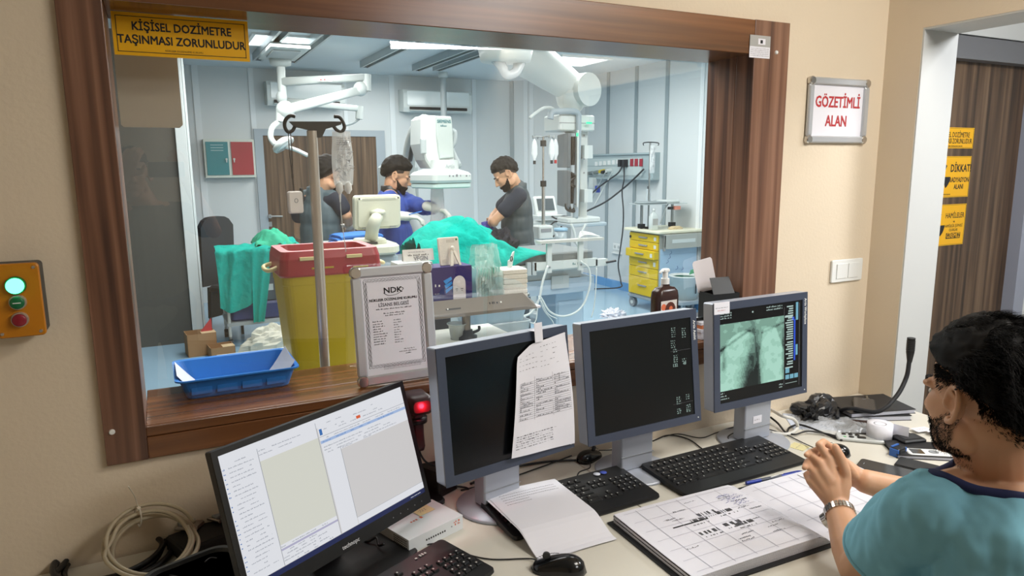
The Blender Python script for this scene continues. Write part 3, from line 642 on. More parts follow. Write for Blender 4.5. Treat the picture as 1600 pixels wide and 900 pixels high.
def scr4(b, W_, H_):
    r = random.Random(9)
    C_ = [emis('xray_%d' % i, h, 0.8) for i, h in enumerate(('#1d2826', '#33443f', '#4f685f', '#6e9184', '#86b09f', '#9ac9b6', '#aadcc8', '#b9ead7'))]
    def P(u, v): return (-W_/2+u*W_, H_/2-v*H_)
    u0, v0, u1, v1 = 0.0, 0.15, 0.77, 0.87
    def X(pts, lv, z): b.quad([(*P(u0+(u1-u0)*a, v0+(v1-v0)*c), z) for a, c in pts], C_[lv])
    N = 60
    def val(a, c):
        g = lambda x, s: math.exp(-(x/s)**2)
        sp = 0.52-0.03*c; ds = abs(a-sp)
        wl = 0.10+0.14*max(0, c-0.35)**0.8
        dens = 4.3
        # lungs
        def lung(cx_, tilt_, wx):
            x = a-(cx_+tilt_*(c-0.5)); top = 0.10+2.6*x*x; e = min(1, max(0, (c-top)/0.06))*min(1, max(0, (wx*(0.45+0.75*min(1, c*1.6))-abs(x))/0.05)); return e
        L = max(lung(0.27, -0.26, 0.30), lung(0.80, 0.10, 0.21)); dens += 2.5*L-1.3*math.exp(-((L-0.5)/0.28)**2)
        dens -= 4.6*g((a-sp)/(0.6+0.9*c), 0.105)*min(1, 0.25+c*1.35)
        dens -= 3.6*g(a-0.42, 0.14)*max(0, c-0.45)*1.7
        dens += 1.6*g(a-0.56, 0.035)*max(0, 0.5-c)*1.6
        # clavicles / edges
        dens -= 2.4*g(c-(0.16+0.55*max(0, 0.42-a)), 0.020)*(1.2 if a < 0.46 else 0)
        dens -= 2.0*g(c-(0.20+0.30*max(0, a-0.62)*-1+0.02), 0.022)*(1 if a > 0.64 else 0)
        dens -= 3.2*g(a-(0.06+0.0*c), 0.035)*g(c-0.55, 0.2)
        dens -= 3.0*g(a-0.985, 0.02)*min(1, c*2)
        dens += 0.5*math.sin(26*c+7*a+math.sin(9*a))*L*0.5
        dens += mnoise.noise(V((a*14, c*14, 1.3)))*0.9
        return max(0, min(7, int(round(dens))))
    for i in range(N):
        j = 0
        while j < N:
            v_ = val((j+.5)/N, (i+.5)/N); k2 = j
            while k2+1 < N and val((k2+1.5)/N, (i+.5)/N) == v_: k2 += 1
            X([(j/N, (i+1)/N), ((k2+1)/N, (i+1)/N), ((k2+1)/N, i/N), (j/N, i/N)], v_, 0.0004); j = k2+1
    W2_ = emis('xray_text', '#c4dcd6', 0.8)
    for k in range(3): b.scribble(*P(0.01, 0.045+0.025*k), P(0.14, 0)[0], 0.0004, 0.0045, W2_, word=0.02, rnd=r)
    for k in range(2): b.scribble(*P(0.55, 0.04+0.03*k), P(0.75, 0)[0], 0.0004, 0.005, W2_, word=0.025, rnd=r)
    for k in range(2): b.scribble(*P(0.71, 0.93+0.03*k), P(0.76, 0)[0], 0.0004, 0.005, W2_, word=0.025, rnd=r)
    for k in range(3): b.scribble(*P(0.01, 0.90+0.03*k), P(0.05+.03*k, 0)[0], 0.0004, 0.0045, W2_, word=0.02, rnd=r)
    SB = emis('screen_blue', '#2d55d8', 0.9); SL = emis('screen_cyan', '#86c6dd', 0.7)
    emis_rect(b, W_, H_, 0.895, 0.21, 0.915, 0.94*0.72, SB); emis_rect(b, W_, H_, 0.87, 0.18, 0.90, 0.22, SB)
    v = 0.05
    while v < 0.76:
        l = r.uniform(0.05, 0.10) if not 0.22 < v < 0.25 else 0.10
        emis_rect(b, W_, H_, 0.885-l, v, 0.885, v+0.014, W2_); v += r.choice((0.026, 0.026, 0.04))
    emis_rect(b, W_, H_, 0.78, 0.16, 0.88, 0.178, W2_); emis_rect(b, W_, H_, 0.92, 0.02, 0.95, 0.22, SL); emis_rect(b, W_, H_, 0.92, 0.5, 0.945, 0.62, SL)
    for k in range(3): emis_rect(b, W_, H_, 0.79+0.057*k, 0.83, 0.79+0.057*k+0.048, 0.88, SL)
    emis_rect(b, W_, H_, 0.79, 0.75, 0.84, 0.81, SL); emis_rect(b, W_, H_, 0.79, 0.925, 0.94, 0.93, W2_)
    emis_rect(b, W_, H_, 0.77, 0.06, 0.772, 0.95, INKG); emis_rect(b, W_, H_, 0.965, 0.03, 0.968, 0.97, INKG)
    b.cyl((P(0.385, 0.06)[0], P(0, 0.06)[1], 0), (P(0.385, 0.06)[0], P(0, 0.06)[1], 0.0005), 0.003, W2_, n=10)
m2, M2 = radiology_monitor('blank slate and silver monitor with a handwritten list taped over its right half', 0.75, 1.517, 1.049, 0.177, 0.101, 'syngo Workplace', scr2, SCRB)
m3, M3 = radiology_monitor('slate and silver monitor with nearly black screen and tiny white figures', 1.185, 1.54, 1.051, 0.034, 0.12, 'Artis Assist', scr3, emis('dark_screen', '#0e1414', 0.35))
m4, M4 = radiology_monitor('slate and silver monitor showing a green chest x-ray', 1.658, 1.56, 1.057, 0.022, 0.066, 'Artis Workplace', scr4, XB)
# sticker on monitor 4
b = MB(); b.box((-0.172, 0.152, 0.0009), (0.062, 0.036, 0.0008), PAPER); b.scribble(-0.198, 0.152, -0.148, 0.0015, 0.003, INKG, word=0.01); b.scribble(-0.190, 0.144, -0.158, 0.0015, 0.003, mat('red_ink', '#b3262b'), word=0.01)
s_ = b.build('sticky_label', None, origin=False); s_.matrix_basis = M4.copy(); tag(s_, 'small white label stuck on the top left corner of the chest x-ray monitor', 'label')
b = MB(); b.box((0.0, 0.0, 0.0006), (0.038, 0.024, 0.0008), PAPER); b.scribble(-0.013, -0.002, 0.012, 0.0014, 0.004, INKG, word=0.006)
s_ = b.build('asset_tag', None, origin=False)
bc = M4 @ V((0, 0, -0.075)); s_.matrix_basis = PF((bc.x-0.004+0.037*math.sin(0.022), min(bc.y, 1.60)-0.0372, 0.83), 0.022); tag(s_, 'white tag on the stand of the chest x-ray monitor', 'label')
# list taped on monitor 2
PP = [(795, 715), (897, 692), (882, 519), (808, 545)]
def onM(M, x, y, dz=0.0):
    Mi = M.inverted(); a = Mi @ CO; d = Mi.to_3x3() @ ray(x, y); t = (dz-a.z)/d.z; return a+d*t
c4 = [onM(M2, x, y, 0.004) for x, y in PP]
o = framed('handwritten_list', 'creased white handwritten list taped over the right half of a blank monitor', 'paper', M2)
def sheet(u, v):
    a = c4[0].lerp(c4[1], u); c_ = c4[3].lerp(c4[2], u); p = a.lerp(c_, v)
    cut = max(0, (0.28-u))*max(0, v-0.86)*0.55
    return (p.x, p.y-cut, 0.006+0.006*math.sin(PI*v)*(0.5+u)+0.010*(1-v)*(1-u)+0.0015*math.sin(7*u+4*v))
b = MB(); b.grid(sheet, 16, 24, PAPER, False, None, 0.0003)
Zt = 0.0012
def on_sheet(b, u0, v0, u1, v1, m):
    n = max(1, int((u1-u0)/0.05)); 
    for i in range(n):
        a, c_ = u0+(u1-u0)*i/n, u0+(u1-u0)*(i+1)/n
        q_ = [V(sheet(a, v0)), V(sheet(c_, v0)), V(sheet(c_, v1)), V(sheet(a, v1))]
        b.quad([(p.x, p.y, p.z+0.0009) for p in q_], m)
r = random.Random(4)
for i in range(19):
    v = 0.66-0.0185*i; on_sheet(b, 0.06, v-0.001, 0.97, v+0.001, INKG)
    for ua, ub in ((0.08, 0.30), (0.36, 0.62), (0.68, 0.94)):
        u = ua
        while u < ub and r.random() < 0.9: on_sheet(b, u, v+0.004, u+0.02, v+0.004+0.008*r.random()+0.002, INKG); u += 0.028
for u in (0.33, 0.65): on_sheet(b, u, 0.31, u+0.003, 0.70, INKG)
for i in range(9):
    v = 0.94-0.022*i; u = 0.05 if i % 2 else 0.45
    for k in range(6):
        if r.random() < 0.7: on_sheet(b, u+0.06*k, v+0.03*(u-0.2), u+0.06*k+r.uniform(0.015, 0.045), v+0.03*(u-0.2)+r.uniform(0.002, 0.006), INKG)
for i in range(6):
    u = 0.05
    while u < 0.58+0.1*r.random():
        du = r.uniform(0.012, 0.05); v = 0.07+0.022*i+0.02*u; on_sheet(b, u, v+r.uniform(-.003, .003), u+du, v+r.uniform(0.003, 0.008), INKG); u += du+r.uniform(0.008, 0.025)
b.build('sheet', o)
b = MB(); t0 = onM(M2, 836, 512, 0.004); b.box((t0.x+0.004, t0.y-0.012, 0.012), (0.026, 0.05, 0.0006), PAPER, TF((0, 0, 0))); b.box((t0.x+0.004, H_ if False else 0.1685, -0.002), (0.026, 0.0006, 0.03), PAPER); b.build('tape', o)

# wide bright monitor
c1 = CO + (V((0.318, 1.579, 0.906))-CO)*0.92; W1, H1 = 0.511, 0.308
M1 = PF(c1, 0.482, 0.259, 0.015)
m1 = thing('monitor', 'wide black monitor with a bright white records screen at the left end of the desk', 'monitor', (c1.x, c1.y, DZ), 0.482)
b = MB(M1); b.prism(rrect(W1, H1, 0.004), -0.022, -0.001, BLACK, None, 0.002); b.prism(rrect(W1*0.6, H1*0.6, 0.02), -0.045, -0.022, BLACK, None, 0.008); b.build('housing', m1, world=True)
bz, ch = 0.012, 0.030
b = MB(M1); b.bb((-W1/2, H1/2, -0.001), (W1/2, H1/2-bz, 0.001), BLACK); b.bb((-W1/2, -H1/2, -0.001), (W1/2, -H1/2+ch, 0.001), BLACK)
for s in (-1, 1): b.bb((s*W1/2, -H1/2+ch, -0.001), (s*(W1/2-bz), H1/2-bz, 0.001), BLACK)
b.text('technopc', 0.0, -H1/2+0.012, 0.0014, 0.013, mat('logo_silver', '#c4c6ca', 0.4), 1.0)
for k in range(5): b.cyl((W1/2-0.03-0.024*k, -H1/2+0.014, 0.001), (W1/2-0.03-0.024*k, -H1/2+0.014, 0.0014), 0.0013, GREY, n=8)
b.build('bezel', m1, world=True)
sw_, sh_ = W1-2*bz, H1-bz-ch; oy = (ch-bz)/2
b = MB(M1); b.bb((-sw_/2, -sh_/2+oy, -0.001), (sw_/2, sh_/2+oy, 0.0002), emis('screen_base', '#d6d4d4', 0.86)); b.M = M1 @ TF((0, oy, 0))
E_ = lambda n, h: emis('screen_'+n, h, 0.86)
SW = E_('white', '#e9ebf1'); SBE = E_('beige', '#dcddd2'); SLN = E_('text', '#8d939f'); SHB = E_('strip', '#a9c0e6'); SNV = E_('navy', '#232c55'); SPU = E_('lilac', '#b6b4cf'); SOR = E_('orange', '#e0643c'); SPK = E_('bluepic', '#3f74b8')
R_ = lambda u0, v0, u1, v1, m, z=0.0005: emis_rect(b, sw_, sh_, u0, v0, u1, v1, m, z)
def rows(u0, u1, v0, v1, dv, m=SLN, h=0.0022, fill=0.8, z=0.0009, word=0.01):
    r = random.Random(int(u0*1000+v0*77)); v = v0
    while v < v1:
        b.scribble(-sw_/2+u0*sw_, sh_/2-v*sh_, -sw_/2+(u0+(u1-u0)*r.uniform(0.55, 1))*sw_, z, h, m, word=word, rnd=r, fill=fill); v += dv
R_(0, 0, 1, 0.075, SW); R_(0, 0.03, 0.165, 0.955, SW); R_(0.168, 0.05, 0.462, 0.15, SW); R_(0.168, 0.15, 0.462, 0.80, SBE); R_(0.168, 0.80, 0.462, 0.955, SW); R_(0.168, 0.83, 0.462, 0.845, SPU, 0.0007)
R_(0.47, 0.03, 1, 0.31, SW); R_(0.47, 0.31, 0.565, 0.955, SW); R_(0.47, 0.185, 1, 0.208, SHB, 0.0007); R_(0.568, 0.90, 1, 0.955, SW, 0.0006); R_(0, 0.958, 1, 1, SNV, 0.0007)
R_(0.565, 0.285, 0.567, 0.90, SLN, 0.0007); R_(0.165, 0.05, 0.167, 0.955, SLN, 0.0007); R_(0.462, 0.03, 0.464, 0.955, SLN, 0.0007); R_(0.568, 0.898, 1, 0.900, SLN, 0.0008); R_(0.47, 0.150, 1, 0.153, SLN, 0.0008)
R_(0.475, 0.09, 0.49, 0.14, SPK, 0.0008); R_(0.69, 0.10, 0.715, 0.125, SOR, 0.0008)
rows(0.03, 0.15, 0.08, 0.93, 0.034); rows(0.005, 0.018, 0.08, 0.9, 0.034, SPK, 0.003); rows(0.17, 0.45, 0.075, 0.13, 0.03); rows(0.17, 0.45, 0.82, 0.83, 0.03); rows(0.17, 0.45, 0.86, 0.95, 0.022, fill=0.7)
rows(0.5, 0.9, 0.06, 0.13, 0.022, fill=0.4); rows(0.48, 0.99, 0.175, 0.18, 0.03); rows(0.48, 0.99, 0.20, 0.205, 0.03, SPK); rows(0.48, 0.95, 0.245, 0.30, 0.024); rows(0.575, 0.8, 0.305, 0.31, 0.03); rows(0.9, 0.99, 0.985, 0.99, 0.03, SW)
b.build('screen', m1, world=True)
bc = M1 @ V((0, -0.05, -0.045)); MS = Matrix.Translation(V((bc.x, bc.y, 0))) @ Matrix.Rotation(0.482, 4, 'Z')
b = MB(MS); b.prism(rrect(0.07, 0.03, 0.006), DZ+0.012, bc.z+0.03, BLACK, TF((0, 0.02, 0)), 0.002); b.build('stand_column', m1, world=True)
b = MB(MS); b.prism(rrect(0.25, 0.20, 0.03), DZ, DZ+0.012, BLACK, TF((0.03, -0.035, 0)), 0.003); b.build('stand_base', m1, world=True)

# ------------------------------------------------------------------ keyboards
KEYB = mat('key_black', '#17181a', 0.4); KBODY = mat('keyboard_black', '#121315', 0.45); LEG = mat('key_legend', '#c9c9c4', 0.5)
KMESH = {}
def key_mesh(wk, dk=0.0158, hk=0.0055):
    k = round(wk, 4)
    if k not in KMESH:
        b = MB(); n = rrect(wk-0.002, dk-0.002, 0.0018, 2)
        b.loft([[(x, y, 0) for x, y in n], [(x*0.97, y*0.97, hk*0.6) for x, y in n], [(x*0.84, y*0.82, hk) for x, y in n]], KEYB, False)
        b.rect(-wk*0.24, 0.0, -wk*0.24+0.0032, 0.0040, hk+0.0003, LEG)
        o = b.build('key', None, origin=False); KMESH[k] = o.data; bpy.data.objects.remove(o)
    return KMESH[k]
def keyboard(lab, M, cable=None, feet=True, wrist=0.045, brand=None, D_=0.19, W_=0.455):
    o = framed('keyboard', lab, 'keyboard', M)
    b = MB(); sl = 0.05
    pts = rrect(W_, D_, 0.012)
    def top(y): return 0.012+0.012*max(0, (y+D_/2-wrist))/(D_-wrist)
    b.loft([[(x*0.985, y*0.97, 0.0005) for x, y in pts], [(x, y, 0.005) for x, y in pts], [(x*0.995, y*0.985, top(y)) for x, y in pts]], KBODY, False)
    if brand: b.scribble(W_*0.27, D_/2-0.021, W_*0.36, 0.0252, 0.008, LEG, word=0.02)
    for k in range(4): b.box((-W_*0.40+0.02*k, D_/2-0.014, top(D_/2-0.014)+0.001), (0.012, 0.008, 0.003), KEYB)
    b.build('case', o)
    p = 0.0178; x0_ = -W_/2+0.014; y0 = -D_/2+wrist+p*0.6
    scale = (W_-0.026)/(22.6*p); pk = p*scale
    lay = []
    rows_ = [[1.3, 1, 1.3, 5.6, 1.3, 1, 1, 1.5+1.0], [2.2]+[1]*10+[1.8], [1.7]+[1]*11+[2.3], [1.5]+[1]*12+[1.5], [1]*13+[2]]
    for r_, ws in enumerate(rows_):
        x = 0; tot = sum(ws); k = 15.0/tot
        for w__ in ws: lay.append((x+w__*k/2, r_, w__*k)); x += w__*k
    for i in range(13): lay.append((0.5+i*1.165, 5.25, 1))
    for r_ in (3, 4):
        for i in range(3): lay.append((15.9+i, r_, 1))
    lay += [(15.9, 0, 1), (16.9, 0, 1), (17.9, 0, 1), (16.9, 1, 1)]
    for r_ in range(4):
        for i in range(4): lay.append((19.4+i*1.0, r_+0.5, 1))
    for (kx, ky, kw) in lay[:100]:
        me = key_mesh(kw*pk); k = bpy.data.objects.new('key', me); COL.objects.link(k); k.parent = o
        y = y0+ky*p*0.98*(D_-wrist-0.02)/(6.2*p); k.location = (x0_+kx*pk, y, top(y)-0.0003)
    if cable:
        b = MB(); b.tube(cable, 0.002, BLACK, 6, 10); b.build('cable', o, world=True)
    return o
def dz(x, y, h=0.0): return atZ(x, y, DZ+h)
c, kw_, kd_, krz = qfit(((1068, 777), (1260, 718), (1185, 685), (1004, 728)), DZ+0.012)
keyboard('black keyboard with palm rest in front of the chest x-ray monitor', TF((c.x, c.y, DZ), krz), [dz(1140, 690, 0.004), dz(1138, 682, 0.012), dz(1150, 676, 0.016), dz(1172, 678, 0.01), dz(1180, 686, 0.004)], W_=min(kw_, 0.48), D_=min(kd_, 0.205))
KX4 = c
c, kw_, kd_, krz = qfit(((797, 846), (1037, 772), (970, 731), (746, 787)), DZ+0.012)
kb3c = c
keyboard('black keyboard half covered by loose handwritten sheets', TF((c.x, c.y, DZ), krz), [dz(900, 752, 0.006), dz(905, 738, 0.02), dz(922, 730, 0.012), dz(918, 716, 0.004)], W_=0.452, D_=0.19)
b = MB(); pt = dz(955, 742, 0.026)
for dx in (-0.011, 0.011): b.lathe([(0.010, 0), (0.010, 0.0006), (0.0005, 0.0008)], mat('sticker_blue' if dx > 0 else 'sticker_pale', '#3b4fae' if dx > 0 else '#c8ccd8', 0.5), (dx, 0, 0), 16)
s_ = b.build('round_sticker', None, origin=False); s_.location = (kb3c.x+0.142, kb3c.y+0.078, DZ+0.0247); tag(s_, 'pair of small round stickers on the half covered keyboard', 'sticker')
rc = dz(690, 848, 0.012); M = TF((rc.x, rc.y, DZ), 0.42) @ TF((-0.22, -0.085, 0))
keyboard('black keyboard at the bottom edge under the wide bright monitor', M, [M @ V((0.02, 0.083, 0.012)), dz(640, 872, 0.006), dz(600, 862, 0.004), dz(575, 845, 0.004)], W_=0.44, D_=0.17, wrist=0.02, brand='technopc')

# ------------------------------------------------------------------ mice
GLB = mat('glossy_black', '#0d0e10', 0.16)
def mouse(lab, M, cable, sc=1.0):
    o = framed('computer_mouse', lab, 'mouse', M)
    b = MB(); L_, Wm, Hm = 0.108*sc, 0.06*sc, 0.037*sc; n = 18; rg = []
    for i in range(n+1):
        t = i/n; y = -L_/2+L_*t; e = math.sqrt(max(0.0, 1-abs(2*t-1)**2.6)); wv = Wm/2*e*(0.94+0.08*math.cos(2*PI*(t-0.1))); hv = Hm*max(0.02, e**0.8*(0.72+0.28*math.sin(PI*min(1, t*0.9+0.25))*1.0))*(1.0-0.25*t)
        rg.append([(wv*math.cos(PI*k/12), y, 0.001+hv*math.sin(PI*k/12)**0.8) for k in range(13)]+[(wv*0.9*math.cos(PI+PI*k/6), y, 0.0006) for k in range(1, 6)])
    b.loft(rg, GLB); b.build('shell', o)
    b = MB(); b.cyl((-0.003, L_*0.22, Hm*0.80), (0.003, L_*0.22, Hm*0.80), 0.0075*sc, DARK, n=16); b.build('scroll_wheel', o)
    b = MB()
    for i in range(10): b.box((0, L_*(0.02+0.045*i), Hm*(0.985-0.0072*i*i/1.3)), (0.0012, L_*0.05, 0.0008), DARK)
    b.build('button_split', o)
    if cable: b = MB(); b.tube(cable, 0.0017, BLACK, 6, 10); b.build('cable', o, world=True)
    return o
p = dz(873, 882, 0.015); M = TF((p.x, p.y, DZ), 0.95)
mouse('large glossy black mouse at the bottom edge beside the loose sheets', M, [M @ V((0, 0.05, 0.012)), dz(830, 873, 0.004), dz(770, 874, 0.003), dz(730, 866, 0.003), dz(700, 852, 0.004), dz(672, 850, 0.004), dz(610, 866, 0.003), dz(575, 858, 0.004), dz(560, 846, 0.004)], 1.15)
p = dz(921, 710, 0.015); M = TF((p.x, p.y, DZ), -1.2)
mouse('black mouse lying between the two dark monitors', M, [M @ V((0, 0.05, 0.012)), dz(955, 703, 0.006), dz(985, 700, 0.004), dz(1000, 690, 0.004)], 0.95)
p = dz(1300, 702, 0.015); M = TF((p.x, p.y, DZ), 0.75)
mouse('black mouse just behind the clasped hands', M, [M @ V((0, 0.05, 0.012)), dz(1255, 692, 0.004), dz(1225, 678, 0.004), dz(1190, 668, 0.003), dz(1160, 664, 0.012), dz(1120, 676, 0.004), dz(1095, 684, 0.003), dz(1060, 678, 0.004), dz(1038, 682, 0.004)])
# loose cables between the monitors
def cable(lab, pts, r=0.0025, m=BLACK, name='cable'):
    b = MB(); b.tube(pts, r, m, 8, 8); return tag(b.build(name), lab, 'cable')
cable('black cable lying behind the right hand dark monitor', [dz(1020, 689, 0.004), dz(1045, 680, 0.004), dz(1075, 686, 0.004), dz(1098, 702, 0.004)], 0.0022)
cable('thick black cable running behind the loose sheets to the middle mouse', [dz(735, 756, 0.006), dz(790, 733, 0.006), dz(850, 722, 0.006), dz(900, 719, 0.006)], 0.0035)
cable('thin black cable beside the thick one behind the taped monitor', [dz(720, 766, 0.004), dz(780, 752, 0.004), dz(850, 728, 0.004), dz(893, 712, 0.004)], 0.0022)

# ------------------------------------------------------------------ papers, ledger, pen
c, pw_, pd_, prz = qfit(((861, 866), (966, 832), (855, 747), (748, 773)), DZ+0.03)
pw_, pd_ = 0.21, 0.297
for i in range(2):
    M = TF((c.x+0.004*i, c.y, DZ), prz-0.03*i)
    def sh(u, v, i=i):
        x = (u-0.5)*pw_; y = (v-0.5)*pd_
        w0 = M @ V((x, y, 0)); lift = 0.0315 if w0.y > kb3c.y-0.10 else 0.0
        t = min(1, max(0, (w0.y-(kb3c.y-0.20))/0.10)); t = t*t*(3-2*t)
        return (x, y, 0.0025+0.030*t+0.0012*i+0.004*math.sin(PI*u)*(1-t)*0.3+0.003*v*v*math.sin(3*u))
    b = MB(); b.grid(sh, 12, 18, PAPER, False, None, 0.0003)
    if i == 1:
        r = random.Random(2)
        for k in range(5):
            v = 0.90-0.042*k; u = 0.12
            while u < (0.9 if k < 3 else 0.45):
                q0 = V(sh(u, v)); du = r.uniform(0.01, 0.028); q1 = V(sh(u+du, v+r.uniform(-.003, .003)))
                b.quad([(q0.x, q0.y-0.0007, q0.z+0.0009), (q1.x, q1.y-0.0007, q1.z+0.0009), (q1.x, q1.y+0.001, q1.z+0.0009), (q0.x, q0.y+0.001, q0.z+0.0009)], INKG); u += du+0.008
    o = b.build('paper_sheet', None, origin=False); o.matrix_basis = M
    tag(o, ['lower of two loose white sheets draped over a keyboard', 'upper loose sheet with five handwritten lines draped over a keyboard'][i], 'paper')
# ledger: left pages FL(985,828)... open book
Lz = DZ
fl, fr, br, bl = dz(981, 827, 0.014), dz(1130, 900, 0.02), dz(1300, 838, 0.02), dz(1155, 757, 0.02)
o = thing('ledger', 'open record ledger with handwritten and bar coded pages under the forearms', 'book', (0, 0, Lz))
o.matrix_basis = TF(((bl.x+br.x)/2, (bl.y+br.y)/2, Lz), math.atan2((br-bl).y, (br-bl).x)+PI/2)
Mi = o.matrix_basis
# local x: away from the spine to the right page, y along the spine
Ls = (br-bl).length*1.0; PWd = (fl-bl).length
PWd = min(PWd, 0.42)
b = MB(); b.bb((-PWd-0.012, -Ls/2-0.012, 0.0003), (PWd+0.005, Ls/2+0.01, 0.004), mat('ledger_cover', '#16171b', 0.5)); b.build('cover', o)
LP_ = mat('ledger_paper', '#dfdfe8', 0.8, spec=0.2); r = random.Random(6)
def page_block(side, th):
    def top(u, v):
        x = side*PWd*u; bul = 1-(1-min(1, u/0.12))**2
        return (x, (v-0.5)*Ls, 0.0045+th*bul*(1-0.10*u*u)+0.0008*math.sin(5*v+3*u))
    b = MB(); nu, nv = 20, 14
    b.grid(top, nu, nv, LP_, True)
    for k in range(7):                                     # leaf edges
        f = k/7
        for (a0, a1) in (((1, 0), (1, 1)), ((0, 0), (1, 0)), ((0, 1), (1, 1))):
            for i in range(16):
                s0, s1 = i/16, (i+1)/16
                p0 = V(top(a0[0]+(a1[0]-a0[0])*s0, a0[1]+(a1[1]-a0[1])*s0)); p1 = V(top(a0[0]+(a1[0]-a0[0])*s1, a0[1]+(a1[1]-a0[1])*s1))
                z0 = lambda p: 0.0045+(p.z-0.0045)*f; z1 = lambda p: 0.0045+(p.z-0.0045)*(f+1/7)
                j = 0.0012*((k*7) % 3-1)*side if a0[0] == a1[0] else 0
                b.quad([(p0.x+j, p0.y, z0(p0)), (p1.x+j, p1.y, z0(p1)), (p1.x+j, p1.y, z1(p1)-0.0004), (p0.x+j, p0.y, z1(p0)-0.0004)], LP_)
    def mark(u0, v0, u1, v1, m):
        n = max(1, int(abs(u1-u0)/0.06)); k2 = max(1, int(abs(v1-v0)/0.08))
        for i in range(n):
            for j in range(k2):
                a, c_ = u0+(u1-u0)*i/n, u0+(u1-u0)*(i+1)/n; d_, e_ = v0+(v1-v0)*j/k2, v0+(v1-v0)*(j+1)/k2
                q_ = [V(top(a, d_)), V(top(c_, d_)), V(top(c_, e_)), V(top(a, e_))]
                b.quad([(p.x, p.y, p.z+0.0008) for p in (q_ if side > 0 else q_[::-1])], m)
    return b, mark
GRY = mat('ledger_rule', '#a9a9b6', 0.8)
b, mark = page_block(-1, 0.024)
# on the left page u runs from the spine leftwards; v along the spine
for k in range(6): mark(0.08+0.155*k, 0.03, 0.083+0.155*k, 0.97, GRY)
for k in range(7): mark(0.06, 0.05+0.15*k, 0.95, 0.053+0.15*k, GRY)
mark(0.52, 0.60, 0.78, 0.615, INK)
for a, c_ in ((0.30, 0.62), (0.36, 0.44), (0.52, 0.60), (0.30, 0.40), (0.55, 0.42), (0.42, 0.66)):
    for i in range(16):
        if r.random() < 0.75: mark(a+0.0085*i, c_, a+0.0085*i+0.005, c_+0.045, INK)
    for i in range(16):
        if r.random() < 0.5: mark(a+0.0085*i, c_-0.04, a+0.0085*i+0.004, c_-0.025, INK)
for k in range(16):
    a, c_ = r.uniform(0.1, 0.85), r.uniform(0.2, 0.9)
    for i in range(8): mark(a+0.012*i, c_+r.uniform(-.004, .004), a+0.012*i+0.007, c_+0.012*r.random()+0.004, INKG)
for k in range(10):
    a, c_ = r.uniform(0.1, 0.2), 0.68+0.022*k*r.uniform(0.8, 1.2)
    for i in range(7): mark(a+0.014*i, c_+0.008*math.sin(i*1.9), a+0.014*i+0.012, c_+0.008*math.sin(i*1.9)+0.004, INKB)
b.build('left_pages', o)
b, mark = page_block(1, 0.006)
for k in range(6): mark(0.10+0.16*k, 0.04, 0.103+0.16*k, 0.96, GRY)
for k in range(5): mark(0.05, 0.10+0.2*k, 0.95, 0.103+0.2*k, GRY)
for k in range(3): mark(0.5+0.05*k, 0.82, 0.505+0.05*k, 0.96, INK)
b.build('right_pages', o)
b = MB(); b.grid(lambda u, v: (0.02+0.012*u, -Ls/2-0.006-0.05*v, 0.0006+0.006*(1-v)**2+0.001*math.sin(6*v)), 2, 8, mat('green_ribbon', '#1b8d78', 0.5), True, None, 0.0005); b.build('ribbon', o, label='green marker ribbon')
# pen
p0, p1 = dz(1166, 755, 0.006), dz(1253, 738, 0.006); dv = (p1-p0).normalized()
o = thing('pen', 'blue and white ballpoint pen lying along the front of the keyboard', 'pen', (0, 0, 0)); L_ = (p1-p0).length; NB = mat('pen_blue', '#233a9c', 0.35)
b = MB(); b.cyl(p0, p0+dv*L_*0.25, 0.0052, NB, 0.0056, 12); b.build('grip', o)
b = MB(); b.cyl(p0+dv*L_*0.25, p0+dv*L_*0.62, 0.0056, mat('pen_print', '#3b4150', 0.4), 0.0056, 12); b.box(tuple(p0+dv*L_*0.5+V((0, 0, 0.0052))), (0.03, 0.003, 0.001), WHITE); b.build('barrel', o)
b = MB(); b.cyl(p0+dv*L_*0.62, p1, 0.0056, NB, 0.005, 12); b.tube([p0+dv*L_*0.66+V((0, 0, .0065)), p0+dv*L_*0.9+V((0, 0, .0075)), p1+V((0, 0, .004))], 0.0013, NB, 6); b.build('cap', o)
o.matrix_basis = I4

# ------------------------------------------------------------------ white network box
c, nw_, nd_, nrz = qfit(((633, 868), (719, 830), (680, 797), (598, 838)), DZ)
nd_ = min(nd_, 0.17); o = thing('network_box', 'white metal network box with side vents under the bright monitor corner', 'electronic device', (c.x, c.y, DZ), nrz)
NW_ = mat('white_metal', '#d5dade', 0.35); NH = 0.037
b = MB(); b.box((0, 0, NH/2), (nw_, nd_, NH), NW_); MP = PF((0, -nd_/2, 0))
OR_ = mat('orange_print', '#c9654a', 0.5)
for k in range(9): b.rect(-nw_*0.2+0.007*k, 0.015, -nw_*0.2+0.007*k+0.0042, 0.0195, 0.0004, INK, MP)
b.scribble(nw_*0.32, 0.026, nw_*0.47, 0.0004, 0.005, OR_, MP, word=0.01); b.scribble(nw_*0.34, 0.019, nw_*0.45, 0.0004, 0.005, OR_, MP, word=0.01); b.cyl((nw_*0.28, 0.02, 0), (nw_*0.28, 0.02, 0.0005), 0.002, GREY, n=8, M=MP)
b.scribble(-0.03, 0.0, 0.012, NH+0.0004, 0.009, OR_, word=0.02)
b.build('case', o, bevel=0.001)
b = MB(); MP = PF((-nw_/2, 0, 0), -PI/2)
for i in range(9):
    for j in range(5): b.cyl((0.004+0.0058*i-0.0*nd_, 0.008+0.0055*j, 0.0), (0.004+0.0058*i, 0.008+0.0055*j, 0.0004), 0.0019, DARK, n=8, M=MP)
b.build('vent_holes', o)
b = MB(); b.box((0, 0, 0), (0.048, 0.036, 0.0006), mat('yellow_note', '#ddd3a0', 0.7)); b.scribble(-0.012, -0.004, 0.012, 0.0005, 0.004, INKG, word=0.005); b.scribble(-0.012, 0.003, 0.012, 0.0005, 0.004, INKG, word=0.005)
